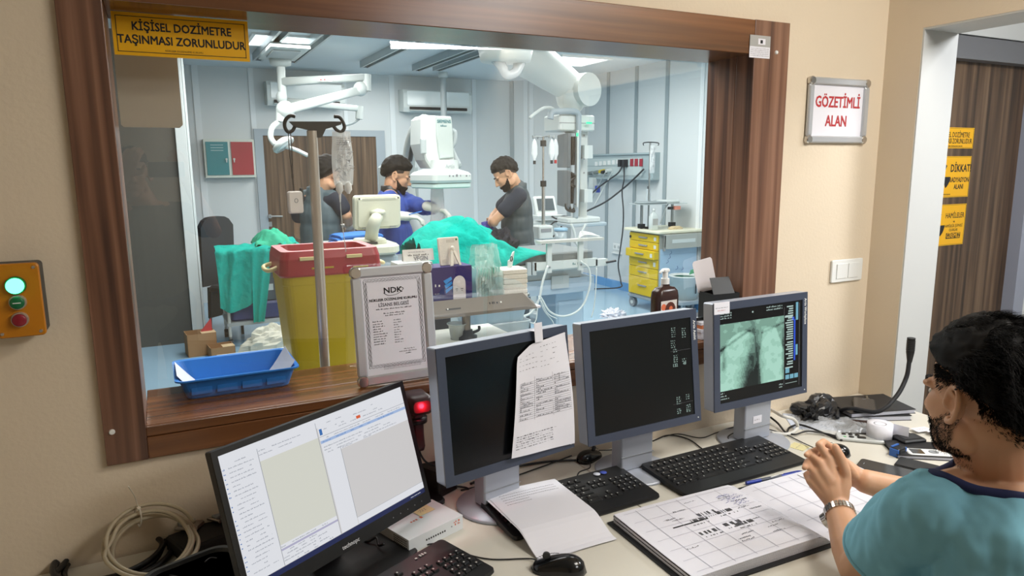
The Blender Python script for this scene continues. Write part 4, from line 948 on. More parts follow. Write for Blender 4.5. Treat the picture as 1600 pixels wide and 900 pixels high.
s_ = b.build('sticky_note', None, origin=False); pt = atZ(655, 795, DZ+NH+0.001); s_.matrix_basis = TF((pt.x+0.006, pt.y-0.012, DZ+NH+0.0012), 0.35, 0.0); tag(s_, 'pale yellow sticky note on top of the white network box', 'note')
cable('black power lead curling from the left side of the network box', [dz(600, 850, 0.03), dz(592, 852, 0.02), dz(588, 840, 0.028), dz(575, 846, 0.016), dz(560, 842, 0.01)], 0.003)

# ------------------------------------------------------------------ barcode scanner with red glow
sc = atY(650, 627, 1.69)
o = thing('barcode_scanner', 'dark barcode scanner glowing red in its stand behind the bright monitor', 'scanner', (sc.x, 1.69, DZ))
SR = mat('scanner_dark_red', '#3a1016', 0.35); HZ = sc.z-DZ
b = MB(); b.prism(rrect(0.066, 0.05, 0.016), -0.034, 0.05, SR, TF((0, 0, HZ), 0, PI/2), 0.01, True); b.build('head', o)
b = MB(); b.prism(rrect(0.050, 0.026, 0.01), 0.034, 0.0355, emis('scanner_glow', '#ff0a2a', 2.6), TF((0, 0, HZ), 0, PI/2)); 
for s in (-1, 1): b.ball((s*0.01, -0.037, HZ), (0.006, 0.003, 0.006), emis('scanner_led', '#ff8a90', 14.0), 10)
b.build('scan_window', o, label='glowing red scan window')
b = MB(); b.loft([[(x*k, y*k+yo, z) for x, y in rrect(0.04, 0.036, 0.014)] for k, yo, z in ((1.0, 0.0, HZ-0.02), (0.85, 0.0, HZ-0.05), (0.8, -0.004, HZ-0.085), (0.85, -0.008, HZ-0.12), (0.7, -0.01, HZ-0.13))], SR); b.build('handle', o)
b = MB(); b.tube([(0.0, -0.01, HZ-0.128), (0.004, -0.014, HZ-0.145), (0.02, -0.01, HZ-0.17), (0.05, 0.0, HZ-0.19), (0.08, 0.01, HZ-0.2)], 0.0028, BLACK); b.build('cable', o)
b = MB(); b.prism(rrect(0.09, 0.10, 0.02), 0, 0.014, BLACK, TF((0.012, -0.01, 0)), 0.004); b.tube([(0.012, 0.03, 0.01), (0.012, 0.038, 0.07), (0.004, 0.032, HZ-0.06), (0.0, 0.022, HZ-0.045)], 0.006, BLACK); b.lathe([(0.028, 0), (0.028, 0.014)], BLACK, (0, 0, HZ-0.056), 20); b.build('stand', o)
l = bpy.data.lights.new('scanner_light', 'POINT'); l.energy = 0.35; l.color = (1, 0.04, 0.08); l.shadow_soft_size = 0.01; lo = bpy.data.objects.new('scanner_light', l); COL.objects.link(lo); lo.location = (sc.x, 1.69-0.055, sc.z)
# black adapter behind the bright monitor
c = dz(682, 752, 0.03)
o = thing('power_adapter', 'black adapter box on the desk behind the right edge of the bright monitor', 'adapter', (c.x, c.y+0.02, DZ), 0.45)
b = MB(); b.prism(rrect(0.08, 0.11, 0.008), 0, 0.075, BLACK, None, 0.003); b.build('case', o); b = MB(); b.tube([(0.03, -0.05, 0.01), (0.05, -0.08, 0.004), (0.02, -0.12, 0.004)], 0.003, BLACK); b.build('lead', o)

# ------------------------------------------------------------------ left end of the desk
TRK = mat('device_grey', '#3b4144', 0.4)
pts = [dz(245, 905, 0.05), dz(268, 876, 0.05), dz(330, 862, 0.05), dz(390, 900, 0.05)]
M = TF((dz(318, 905, 0.03).x-0.0, dz(318, 905, 0.03).y-0.03, DZ), 0.33)
o = framed('document_tray', 'dark grey device with a rounded raised rim at the bottom left edge', 'device', M)
b = MB(); P1 = rrect(0.20, 0.22, 0.045, 8)
b.loft([[(x, y, 0) for x, y in P1], [(x, y, 0.045) for x, y in P1], [(x*0.985, y*0.985, 0.05) for x, y in P1], [(x*0.9, y*0.91, 0.05) for x, y in P1], [(x*0.87, y*0.885, 0.042) for x, y in P1]], TRK, False); b.build('rim', o)
b = MB(); b.add([(x*0.87, y*0.885, 0.042) for x, y in P1], [tuple(range(len(P1)))], mat('device_glass', '#5b666a', 0.12)); b.box((0.0, 0.0, 0.0425), (0.0022, 0.17, 0.001), BLACK, TF((0, 0, 0), 0.5)); b.quad([(-0.05, -0.09, 0.0428), (0.03, -0.09, 0.0428), (-0.0, -0.02, 0.0428)], mat('navy_patch', '#1a2036', 0.3)); b.tube([(0.03, 0.07, 0.043), (0.045, 0.075, 0.044), (0.055, 0.065, 0.043)], 0.002, BLACK, 5); b.build('window', o)
c = dz(300, 850, 0.06)
o = thing('black_case', 'matt black rectangular case behind the grey rimmed device on the left', 'box', (dz(330, 850, 0.0).x+0.02, dz(330, 850, 0).y+0.01, DZ), 0.36)
b = MB(); b.box((0, 0, 0.0175), (0.21, 0.10, 0.035), mat('matt_black', '#1a1b1c', 0.6), None, 0.004); b.build('case_body', o); b = MB(); b.box((0, 0, 0.0358), (0.20, 0.09, 0.0015), mat('matt_black', '#1a1b1c', 0.6)); b.build('lid', o)
def coil(lab, c, rad, r, m, turns, rx, rz, rise, tie=None, seed=0):
    o = thing('cable_coil', lab, 'cable', c, rz, None, rx); b = MB(); pts = []
    for i in range(turns*14+1):
        a = 2*PI*i/14; q = i/14; k = rad*(1-0.20*((int(q)*0.618+0.3*(q % 1)) % 1)); z = r+rise*(0.5+0.5*math.sin(q*2.1+seed))
        pts.append((k*math.cos(a)+0.006*math.sin(q*1.7), k*math.sin(a)+0.005*math.cos(q*2.3), z))
    b.tube(pts, r, m, 8, 3); b.build('wound_cable', o)
    if tie:
        b = MB(); y = rad*0.9
        pts = [(0, y-0.018, 0.0), (0, y+0.012, 0.0), (0, y+0.016, rise*0.6), (0, y+0.008, rise+0.014), (0, y-0.014, rise+0.014), (0, y-0.022, rise*0.6), (0, y-0.018, 0.0)]
        b.tube(pts, 0.0018, tie, 6, 4); b.box((0, y-0.003, rise+0.016), (0.007, 0.007, 0.006), tie); b.tube([(0, y, rise+0.015), (-0.008, y+0.01, rise+0.05), (-0.022, y+0.012, rise+0.085)], 0.0012, tie, 5); b.build('cable_tie', o)
    return o
c = atY(233, 832, 1.652); coil('beige network cable coiled and tied, lying against the wall on the left', (c.x, 1.652, DZ+0.05), 0.094, 0.0045, mat('beige_cable', '#b3a78d', 0.5), 6, 0.48, 0.35, 0.03, mat('clear_tie', '#d8d2c2', 0.4), 1)
c = dz(178, 872, 0.01); coil('thick black cable coiled under the beige one at the left end', (c.x, c.y, DZ), 0.120, 0.0062, BLACK, 4, 0.0, 0.35, 0.016, None, 2)
MET = mat('connector_metal', '#a9a29c', 0.3, 0.8)
def dsub(lab, c, rz):
    o = thing('cable_connector', lab, 'connector', c, rz)
    b = MB(); b.prism([(-0.017, 0), (0.017, 0), (0.014, 0.008), (-0.014, 0.008)], 0, 0.02, MET, TF((0, 0, 0.004), 0, PI/2)); b.build('plug_shell', o)
    b = MB(); b.loft([[(x, 0.001, z+0.009) for x, z in rrect(0.04, 0.016, 0.004)], [(x*0.95, 0.02, z+0.009) for x, z in rrect(0.04, 0.016, 0.004)], [(x*0.4, 0.034, z+0.009) for x, z in rrect(0.04, 0.016, 0.004)]], GREY, False)
    for s in (-1, 1): b.cyl((s*0.024, -0.012, 0.009), (s*0.024, 0.03, 0.009), 0.004, MET, n=10)
    b.build('hood', o); b = MB(); b.tube([(0, 0.033, 0.009), (0, 0.05, 0.008), (0.02, 0.07, 0.006)], 0.004, BLACK); b.build('lead', o)
bcx_, bcy_ = dz(330, 850, 0.0).x+0.02, dz(330, 850, 0).y+0.01
dsub('silver video plug lying on the black case beside the beige coil', (bcx_-0.055, bcy_+0.02, DZ+0.0368), 1.0)
dsub('silver video plug lying on the black case against the bright monitor edge', (bcx_+0.015, bcy_+0.028, DZ+0.0368), 0.7)

# ------------------------------------------------------------------ clutter in the right corner of the desk
# gooseneck microphone
g = dz(1312, 668, 0.0)
hd = atD(1424, 540, 0); 
Ym = 1.43
tp = atY(1424, 528, Ym)
o = thing('gooseneck_microphone', 'black gooseneck microphone standing up in front of the white corner', 'microphone', (0, 0, 0)); o.matrix_basis = TF((dz(1308, 652).x, dz(1308, 652).y, DZ))
b = MB(); b.lathe([(0.0005, 0), (0.03, 0), (0.03, 0.008), (0.012, 0.014), (0.009, 0.03), (0.0005, 0.031)], BLACK, (0, 0, 0), 20); b.build('base', o)
nk = [dz(1308, 652, 0.028), atY(1312, 643, 1.585), atY(1330, 638, 1.53), atY(1372, 643, 1.45), atY(1400, 620, Ym), atY(1416, 590, Ym), atY(1421, 563, Ym)]
b = MB(); b.tube(nk, 0.0072, mat('rubber_black', '#1d2026', 0.55), 10, 10); b.build('gooseneck', o, world=True)
a_, c_ = atY(1421, 566, Ym), atY(1424, 528, Ym)
b = MB(); dr = (c_-a_); b.cyl(a_, a_+dr*0.4, 0.0075, BLACK, 0.0125, 16); b.cyl(a_+dr*0.4, c_, 0.0128, BLACK, 0.0128, 16)
for k in range(6): b.cyl(a_+dr*(0.5+0.07*k), a_+dr*(0.52+0.07*k), 0.0138, DARK, 0.0138, 16)
b.build('capsule', o, world=True)
# notebooks
def slab(b, M, w_, d_, z0, z1, cov, pages):
    b.M = M; t = 0.002
    b.box((0, 0, z0+t/2), (w_, d_, t), cov); b.box((0, 0, z1-t/2), (w_, d_, t), cov); b.box((0, d_/2-0.001, (z0+z1)/2), (w_, 0.002, z1-z0-2*t), cov)
    b.box((0, -0.003, (z0+z1)/2), (w_-0.008, d_-0.008, z1-z0-2*t), pages)
    for k in range(5): b.box((0, -0.003, z0+t+(z1-z0-2*t)*(k+.5)/5), (w_-0.007, d_-0.0072, 0.0004), GREY)
NBK = mat('notebook_black', '#1c1c1e', 0.5); PGL = mat('page_edges', '#d5d7e6', 0.8)
c0 = dz(1385, 640, 0.0)
o = thing('notebook', 'thick black notebook at the bottom of the pile in the desk corner', 'notebook', (2.20, 1.60, DZ), -0.42)
b = MB(); slab(b, I4, 0.26, 0.19, 0, 0.018, NBK, PGL); b.build('bound_book', o)
o = thing('notebook', 'black notebook carrying a phone and keys, topmost in the desk corner pile', 'notebook', (2.215, 1.585, DZ+0.0185), -0.30)
b = MB(); slab(b, I4, 0.25, 0.17, 0, 0.016, NBK, PGL); b.build('bound_book', o)
p = atZ(1385, 652, DZ+0.04)
def phone(lab, M, w_, l_, t_, body, scr, cam_lens=False):
    o = framed('smartphone', lab, 'phone', M)
    b = MB(); b.prism(rrect(w_, l_, 0.009, 5), 0, t_, body, None, 0.0015); b.build('case', o)
    b = MB(); b.prism(rrect(w_-0.006, l_-0.006, 0.007, 5), t_-0.0002, t_+0.0004, scr); b.box((0, l_*0.40, t_+0.0006), (0.012, 0.002, 0.0004), GREY); b.build('screen', o)
    return o
GLS = mat('phone_glass', '#3a3b3e', 0.12)
phone('black smartphone lying on the notebooks in the desk corner', TF((2.17, 1.565, DZ+0.0352), -0.9), 0.072, 0.15, 0.009, BLACK, GLS)
o = thing('key_ring', 'small metal keys lying beside the phone on the top notebook', 'keys', (2.235, 1.60, DZ+0.0352), 0.4)
b = MB(); b.tube([(0.01*math.cos(k*PI/4), 0.01*math.sin(k*PI/4), 0.0015) for k in range(9)], 0.0009, CHROME, 6); b.build('ring', o)
for a in (0.3, 2.4):
    b = MB(TF((0, 0, 0), a)); b.prism(rrect(0.016, 0.014, 0.006), 0.001, 0.003, STEEL, TF((0.02, 0, 0))); b.box((0.042, 0, 0.002), (0.032, 0.006, 0.002), STEEL)
    for k in range(3): b.box((0.042+0.006*k, 0.004, 0.002), (0.003, 0.003, 0.002), STEEL)
    b.build('key', o)
o = thing('document_folder', 'flat black folder with pale page edges lying in front of the notebooks', 'folder', (2.06, 1.445, DZ), -0.62)
b = MB(); slab(b, I4, 0.22, 0.10, 0, 0.008, NBK, PGL); b.build('folder', o)
o = thing('document_folder', 'black folder with pale page edges beside the white handset near the elbow', 'folder', (2.07, 1.255, DZ), -0.62)
b = MB(); slab(b, I4, 0.24, 0.12, 0, 0.012, NBK, PGL); b.build('folder', o)
for k, (px, py, lab, rz) in enumerate(((1462, 672, 'white paper slip on the black folder near the chin', 0.3), (1440, 668, 'torn white slip with red print in front of the beard', -0.2))):
    p = dz(px, py, 0.015); b = MB(TF((p.x, p.y, DZ+(0.0125 if k == 0 else 0.0085)), rz)); b.box((0, 0, 0.0004), (0.06, 0.035, 0.0006), PAPER); b.scribble(-0.02, 0.0, 0.02, 0.0009, 0.003, RED if k else INKG, word=0.008); tag(b.build('paper_slip'), lab, 'paper')
# phones, small devices near the hands
p = dz(1386, 735, 0.006)
phone('dark smartphone lying flat on the desk right of the clasped hands', TF((p.x, p.y, DZ), 0.42), 0.078, 0.155, 0.010, mat('phone_case_green', '#23271f', 0.5), GLS)
p = dz(1430, 728, 0.006); o = thing('card_wallet', 'thin dark grey wallet beside the smartphone on the desk', 'wallet', (p.x+0.01, p.y, DZ), 0.38)
b = MB(); b.prism(rrect(0.07, 0.11, 0.006), 0, 0.004, DARK, None, 0.001); b.prism(rrect(0.068, 0.106, 0.006), 0.0045, 0.008, DARK, None, 0.001); b.build('flap', o)
p = dz(1403, 706, 0.01); o = thing('blue_adapter', 'small black and blue plug adapter standing on the desk behind the smartphone', 'adapter', (p.x, p.y, DZ), 0.1)
b = MB(); b.prism(rrect(0.042, 0.026, 0.005), 0.004, 0.026, BLACK, None, 0.002); b.build('body', o)
BLD = mat('blue_device', '#2f66b8', 0.4)
b = MB()
for s in (-1, 1): b.prism(rrect(0.006, 0.028, 0.002), 0.0, 0.024, BLD, TF((s*0.0215, 0, 0)), 0.001)
b.box((0, 0.011, 0.0275), (0.036, 0.006, 0.003), BLD); b.build('blue_grips', o)
b = MB(); b.box((0, -0.0135, 0.015), (0.030, 0.002, 0.012), DARK); b.build('socket', o)
p = dz(1452, 708, 0.01); o = thing('white_handset', 'white handheld device with a small grey screen and round keypad', 'handset', (p.x, p.y, DZ), 0.95)
b = MB(); b.prism(rrect(0.052, 0.135, 0.012), 0, 0.014, WHITE, None, 0.004); b.build('body', o)
b = MB(); b.prism(rrect(0.036, 0.036, 0.002), 0.0139, 0.0146, GLS, TF((0, 0.036, 0))); b.build('display', o)
b = MB(); b.lathe([(0.014, 0), (0.014, 0.001), (0.009, 0.0012), (0.009, 0.0004), (0.0005, 0.0004)], GREY, (0, -0.012, 0.014), 20); b.build('keypad_ring', o)
p = dz(1420, 688, 0.01); o = thing('card_holder', 'black square case with a grey window behind the white handset', 'case', (p.x, p.y, DZ), -0.25)
b = MB(); b.prism(rrect(0.085, 0.06, 0.008), 0, 0.022, BLACK, None, 0.004); b.box((0, 0, 0.0222), (0.06, 0.035, 0.001), DARK); b.build('case', o)
# tape roll
p = dz(1382, 690, 0.0); o = thing('label_roll', 'white roll of labels standing on its side on the desk', 'roll', (p.x, p.y+0.02, DZ))
b = MB(); b.lathe([(0.019, 0.002), (0.038, 0.0), (0.038, 0.056), (0.019, 0.054)], PAPER, (0, 0, 0), 32); b.build('paper_roll', o)
b = MB(); b.lathe([(0.0188, 0.0), (0.0188, 0.054), (0.0165, 0.054), (0.0165, 0.0)], DARK, (0, 0, 0), 28); b.build('core', o)
b = MB(); b.grid(lambda u, v: (0.038+0.0004*u, -0.03*u, 0.002+0.05*v) if u < 0 else (0.0385+0.012*u*u, -0.02-0.045*u, 0.002+0.052*v), 8, 2, PAPER, True, None, 0.0004); b.build('loose_end', o)
# clear bag with a keypad remote in it
CLR = mat('clear_film', '#dfe3e6', 0.12, alpha=0.42)
p = dz(1330, 668, 0.0)
def film(u, v):
    x = (u-0.5)*0.30; y = (v-0.5)*0.17; e = (1-abs(2*u-1)**3)*(1-abs(2*v-1)**3)
    return (x, y, 0.003+0.026*e*(0.55+0.5*mnoise.noise(V((x*22, y*22, 3))))+0.006*abs(mnoise.noise(V((x*55, y*60, 1)))))
b = MB(); b.grid(film, 44, 28, CLR, False, TF((0, 0, 0)))
o = b.build('clear_bag', None, origin=False); o.matrix_basis = TF((dz(1318, 666).x, dz(1318, 666).y, DZ), -0.55); tag(o, 'crumpled clear plastic bag spread over papers beside the label roll', 'bag')
o = thing('paper_leaflet', 'pale printed leaflet under the clear plastic bag', 'leaflet', (dz(1280, 660).x, dz(1280, 660).y, DZ), -0.6)
b = MB(); b.box((0, 0, 0.0008), (0.21, 0.15, 0.0016), mat('pale_blue_paper', '#c9d2e2', 0.7))
for k in range(12): b.scribble(-0.09, 0.06-0.0105*k, 0.09, 0.002, 0.004, INKG, word=0.014)
b.build('leaflet', o)
p = dz(1345, 688, 0.0); o = thing('keypad_remote', 'light grey remote keypad with black buttons inside the clear bag', 'remote control', (p.x, p.y, DZ+0.001), -0.75)
b = MB(); b.prism(rrect(0.15, 0.05, 0.012), 0, 0.011, mat('pale_grey_plastic', '#c4c8c8', 0.4), None, 0.003); b.build('body', o)
for (x, y, w_, h_) in ((-0.05, 0.010, 0.014, 0.012), (-0.03, 0.010, 0.014, 0.012), (-0.01, 0.010, 0.014, 0.012), (-0.03, -0.010, 0.016, 0.012), (0.0, -0.009, 0.026, 0.016)):
    b = MB(); b.prism(rrect(w_, h_, 0.005), 0.011, 0.0135, BLACK, TF((x, y, 0)), 0.0008); b.build('button', o)
b = MB(); b.box((-0.05, -0.012, 0.0114), (0.008, 0.006, 0.0008), mat('green_key', '#39b25c', 0.4)); b.build('button', o, label='small green button')
b = MB(); b.tube([(-0.075, 0, 0.006), (-0.11, 0.01, 0.008), (-0.16, 0.005, 0.012), (-0.20, -0.02, 0.006), (-0.22, -0.01, 0.004)], 0.003, BLACK); b.build('lead', o)
# black plastic bag, black strap, white cable loop
def crumple(lab, c, sx_, sy_, sz_, m, seed, name, cat, rz=0.0, amp=0.35, fr=2.2):
    b = MB(); n = 26; rg = []
    for k in range(n//2+1):
        a = PI*k/(n//2)/2*1.0; rr = []
        for i in range(n):
            t = 2*PI*i/n; d = V((math.cos(t)*math.cos(a), math.sin(t)*math.cos(a), math.sin(a)))
            f = 1+amp*mnoise.noise(d*fr+V((seed, 0, 0)))+amp*0.5*mnoise.noise(d*fr*2.7+V((seed, 5, 0)))
            rr.append((d.x*sx_*f, d.y*sy_*f, max(0.0, d.z*sz_*f)))
        rg.append(rr)
    b.loft(rg, m, False); o = b.build(name, None, origin=False); o.matrix_basis = TF(c, rz); return tag(o, lab, cat)
BAG = mat('black_bag_film', '#232325', 0.28)
p = dz(1298, 640); crumple('crumpled black plastic bag in the corner right of the chest x-ray monitor', (2.05, 1.655, DZ), 0.10, 0.065, 0.062, BAG, 3.0, 'plastic_bag', 'bag', -0.1, 0.42, 1.5)
p = dz(1268, 655); crumple('tangle of black straps on the desk right of the chest x-ray monitor', (p.x, p.y, DZ), 0.055, 0.035, 0.045, mat('black_strap', '#0c0c0e', 0.6), 8.0, 'strap_bundle', 'strap', 0.2, 0.7, 3.2)
cable('thick white cable looping up beside the chest x-ray monitor stand', [dz(1205, 640, 0.02), dz(1222, 650, 0.055), dz(1240, 655, 0.045), dz(1246, 668, 0.01), dz(1232, 678, 0.006), dz(1205, 676, 0.008)], 0.0055, mat('white_cable', '#d9d8d2', 0.4))
cable('pair of black leads dropping behind the white cable loop', [dz(1204, 652, 0.02), dz(1216, 662, 0.012), dz(1228, 676, 0.006), dz(1234, 668, 0.01), dz(1252, 664, 0.012), dz(1290, 678, 0.006), dz(1316, 688, 0.004)], 0.0035)
# small metal plugs and a black torch
for k, (px, py, lab) in enumerate(((1322, 654, 'small metal adapter plug beside the microphone base'), (1338, 650, 'metal and white adapter plug between the microphone and the torch'), (1330, 662, 'second metal plug in front of the microphone base'))):
    p = dz(px, py, 0.004); o = thing('adapter_plug', lab, 'plug', (p.x, p.y, DZ), 0.5*k)
    b = MB(); b.prism(rrect(0.022, 0.014, 0.003), 0, 0.012, MET if k != 1 else WHITE, None, 0.001); b.build('body', o); b = MB(); b.box((0.016, 0, 0.006), (0.012, 0.010, 0.006), MET); b.box((0.0222, 0, 0.006), (0.0006, 0.007, 0.0035), BLACK); b.build('tip', o)
p = dz(1349, 662, 0.01); o = thing('torch', 'small black cylinder torch lying left of the label roll', 'torch', (p.x, p.y, DZ+0.011), -0.75)
b = MB(); b.cyl((-0.04, 0, 0), (0.035, 0, 0), 0.0105, BRN, 0.0105, 16); b.build('barrel', o); b = MB(); b.cyl((0.035, 0, 0), (0.05, 0, 0), 0.011, BLACK, 0.012, 16); b.build('head', o)
o = thing('paper_leaflet', 'white and orange leaflet lying under the torch', 'leaflet', (p.x+0.01, p.y-0.02, DZ), -0.75)
b = MB(); b.box((0, 0, 0.0006), (0.15, 0.06, 0.001), PAPER); b.rect(-0.06, -0.025, 0.06, -0.012, 0.0013, OR_); b.scribble(-0.06, 0.005, 0.06, 0.0013, 0.004, INKG); b.build('leaflet', o)
p = dz(1212, 688, 0.001); o = None
b = MB(TF((dz(1248, 698).x, dz(1248, 698).y, DZ), 0.3)); b.box((0, 0, 0.0006), (0.05, 0.05, 0.001), mat('yellow_note', '#ddd3a0')); b.scribble(-0.018, 0.0, 0.018, 0.0013, 0.003, INKG); tag(b.build('sticky_note'), 'yellow sticky note on the desk behind the right keyboard corner', 'note')

# ================================================================== PEOPLE
SKIN = mat('skin_tan', '#d3a280', 0.5, noise=0.05, nscale=30, sss=0.15)
HAIR = mat('hair_black', '#100e0d', 0.7, spec=0.25)
def caps(b, p0, r0, p1, r1, m, n=14, flat=None):
    """tapered limb with round ends"""
    p0, p1 = V(p0), V(p1); d = p1-p0
    b.cyl(p0, p1, r0, m, r1, n); b.ball(p0, r0, m, n); b.ball(p1, r1, m, n)
def chain(b, pts, rs, m, n=14):
    for i in range(len(pts)-1): caps(b, pts[i], rs[i], pts[i+1], rs[i+1], m, n)
def frame3(c, f, up=V((0, 0, 1))):
    f = V(f).normalized(); y = up.cross(f).normalized(); z = f.cross(y); c = V(c)
    return Matrix(((f.x, y.x, z.x, c.x), (f.y, y.y, z.y, c.y), (f.z, y.z, z.z, c.z), (0, 0, 0, 1)))
def head_shape(b, M, m, k=1.0, ears=True):
    def B(c, r): b.ball(c, r, m, 24, M)
    B((-0.014, 0, 0.028), (0.098, 0.077, 0.094)); B((0.030, 0, -0.035), (0.066, 0.060, 0.080)); B((0.052, 0, -0.078), (0.040, 0.046, 0.040)); B((0.078, 0, -0.105), (0.019, 0.022, 0.018))
    for s in (-1, 1): B((0.046, s*0.034, -0.026), (0.040, 0.023, 0.034)); B((0.006, s*0.052, -0.072), (0.040, 0.017, 0.034)); B((0.074, s*0.030, 0.012), (0.018, 0.024, 0.010))
    b.M = M; caps(b, (0.090, 0, 0.004), 0.0085, (0.112, 0, -0.036), 0.0115, m, 10)
    for s in (-1, 1): b.ball((0.102, s*0.012, -0.041), (0.010, 0.008, 0.008), m, 10)
    b.ball((0.091, 0, -0.066), (0.012, 0.024, 0.0055), m, 12); b.ball((0.089, 0, -0.077), (0.012, 0.021, 0.0065), m, 12)
    if ears:
        for s in (-1, 1):
            pts = []
            for i in range(11):
                a = math.radians(-110+i*30); pts.append((-0.012-0.019*math.cos(a)*1.0-0.006*math.sin(a), s*(0.081+0.015*(math.cos(a)*0.5+0.5)), -0.012+0.031*math.sin(a)))
            b.tube(pts, 0.0052, m, 8, 3); b.ball((-0.012, s*0.076, -0.014), (0.017, 0.006, 0.026), m, 12); b.ball((0.002, s*0.080, -0.042), (0.008, 0.006, 0.009), m, 10); b.ball((0.004, s*0.078, -0.014), (0.006, 0.008, 0.011), m, 10)
            b.tube([(-0.004, s*0.083, 0.010), (-0.018, s*0.086, 0.002), (-0.020, s*0.087, -0.018), (-0.008, s*0.084, -0.032)], 0.0035, m, 8, 4)
    b.M = I4
def strands(body, M, fn, n, m, seed, name, parent, rad=0.0007, seg=4):
    """individual hairs rooted on the skin; fn(local position, normal) -> None or (length, direction)"""
    rr = random.Random(seed); me = body.data; Mi = M.inverted(); W = parent.matrix_basis
    R3 = Mi.to_3x3(); polys = [(p.area, W @ p.center, p.normal) for p in me.polygons]
    cand = []
    for a, c, nn in polys:
        l = Mi @ c
        if l.length < 0.22:
            q = fn(l, R3 @ nn, rr)
            if q: cand.append((a, l, R3 @ nn, c))
    if not cand: return None
    cum = []; t = 0
    for a, *_ in cand: t += a; cum.append(t)
    b = MB(M)
    import bisect
    for i in range(n):
        a, l, nn, c = cand[min(len(cand)-1, bisect.bisect(cum, rr.random()*t))]
        q = fn(l, nn, rr)
        if not q: continue
        L_, d, curl = q
        p = l+V((rr.uniform(-1, 1), rr.uniform(-1, 1), rr.uniform(-1, 1)))*0.002; ph = rr.uniform(0, 6.28); ax = d.orthogonal().normalized(); bx = d.cross(ax)
        pts = []
        for s in range(seg+1):
            f = s/seg; g = d.lerp((d*0.35+V((-0.3, 0, -0.25))*(1 if curl else 0.0)).normalized(), f*(0.7 if curl else 0))
            pts.append(p+g*L_*f+(ax*math.sin(ph+f*4)+bx*math.cos(ph+f*4))*curl*f)
        vs_ = []; w0 = rad
        for s, q_ in enumerate(pts):
            w_ = w0*(1-0.8*s/seg)
            for k in range(3): an = 2*PI*k/3; vs_.append(q_+ax*w_*math.cos(an)+bx*w_*math.sin(an))
        fs = [(s*3+k, s*3+(k+1) % 3, s*3+3+(k+1) % 3, s*3+3+k) for s in range(seg) for k in range(3)]
        b.add(vs_, fs, m, True)
    return b.build(name, parent, world=True)

def shell(o, body, HMl, cond, off, m, name, nf=40.0, na=0.004):
    """short hair: a second skin over the part of the head that carries it"""
    me = body.data; Mi = HMl.inverted(); keepf = []
    for p in me.polygons:
        l = Mi @ p.center
        if l.length < 0.2 and cond(l): keepf.append(p)
    if not keepf: return
    idx = {}; vs_ = []; fs = []
    for p in keepf:
        f = []
        for vi in p.vertices:
            if vi not in idx: idx[vi] = len(vs_); v = me.vertices[vi]; vs_.append(v.co+v.normal*(off(Mi @ v.co)+na*mnoise.noise(v.co*nf)))
            f.append(idx[vi])
        fs.append(f)
    b = MB(); b.add(vs_, fs, m, True); g = b.build(name, o); k_ = g.modifiers.new('t', 'SOLIDIFY'); k_.thickness = 0.008; k_.offset = -1
    return g
# ---- seated operator
SL = atD(1455, 790, 1.26); NB_ = atD(1548, 718, 1.30); SR = NB_+(NB_-SL)*V((1, 1, 1)).x; SR = V((NB_.x+(NB_.x-SL.x), NB_.y+0.0, SL.z))
EL = atZ(1342, 888, DZ+0.046); WL = atZ(1309, 793, DZ+0.100); WR = atD(1352, 752, (WL-CO).dot(FX)+0.055); ER = V((1.70, 0.95, DZ+0.045))
dW = (WL-CO).dot(FX)
FDIR = V((0.17, 0.97, -0.14))
ED = atD(1488, 634, 1.215); HM0 = frame3((0, 0, 0), FDIR, V((0.06, 0.05, 1)))
HC = ED - HM0 @ V((-0.010, 0.084, -0.014)); HM = Matrix.Translation(HC) @ HM0
PEL = V((NB_.x-0.01, NB_.y-0.20, 0.56)); CH = V((NB_.x, NB_.y-0.06, 0.93))
op = thing('person', 'seated man in teal scrubs with black hair and beard, hands clasped on the ledger', 'person', (PEL.x, PEL.y, 0))
def D3(px, py, dd): return atD(px, py, dW+dd)
def operator_torso(b, m, g):
    def el(c, rx_, ry_, rz_): b.ball(tuple(c), (rx_+g, ry_+g, rz_+g), m, 24)
    el(PEL, 0.17, 0.12, 0.13); el(PEL.lerp(CH, 0.45), 0.155, 0.11, 0.17); el(CH, 0.165, 0.115, 0.17); el(CH+V((0, 0.0, 0.07)), 0.17, 0.105, 0.10)
    for s_ in (SL, SR): caps(b, NB_+V((0, -0.025, -0.055)), 0.062+g, s_+V((0, -0.005, 0.0)), 0.058+g, m)
    caps(b, CH+V((0, -0.03, 0.05)), 0.10+g, NB_+V((0, -0.035, -0.04)), 0.06+g, m)
b = MB(); operator_torso(b, SKIN, 0.0)
head_shape(b, HM, SKIN)
caps(b, NB_+V((0, -0.02, -0.05)), 0.064, HM @ V((-0.022, 0, -0.055)), 0.060, SKIN, 20); caps(b, NB_+V((0, -0.02, -0.03)), 0.06, HM @ V((0.015, 0, -0.09)), 0.045, SKIN, 20)
# arms
chain(b, [SL, SL.lerp(EL, 0.55), EL], [0.055, 0.049, 0.041], SKIN, 20)
chain(b, [EL, EL.lerp(WL, 0.3), EL.lerp(WL, 0.75), WL], [0.041, 0.042, 0.033, 0.0285], SKIN, 20)
chain(b, [SR, SR.lerp(ER, 0.55), ER], [0.055, 0.049, 0.041], SKIN, 20)
chain(b, [ER, ER.lerp(WR, 0.3), ER.lerp(WR, 0.75), WR], [0.041, 0.042, 0.033, 0.0285], SKIN, 20)
# legs on the chair
for s in (-1, 1):
    hip = PEL+V((s*0.09, 0.0, -0.03)); kn = hip+V((s*0.05, 0.42, -0.01)); an = V((kn.x, kn.y-0.02, 0.09))
    chain(b, [hip, kn, an], [0.085, 0.058, 0.042], SKIN, 16); caps(b, an+V((0, -0.03, -0.055)), 0.034, an+V((0, 0.15, -0.06)), 0.030, SKIN, 12)
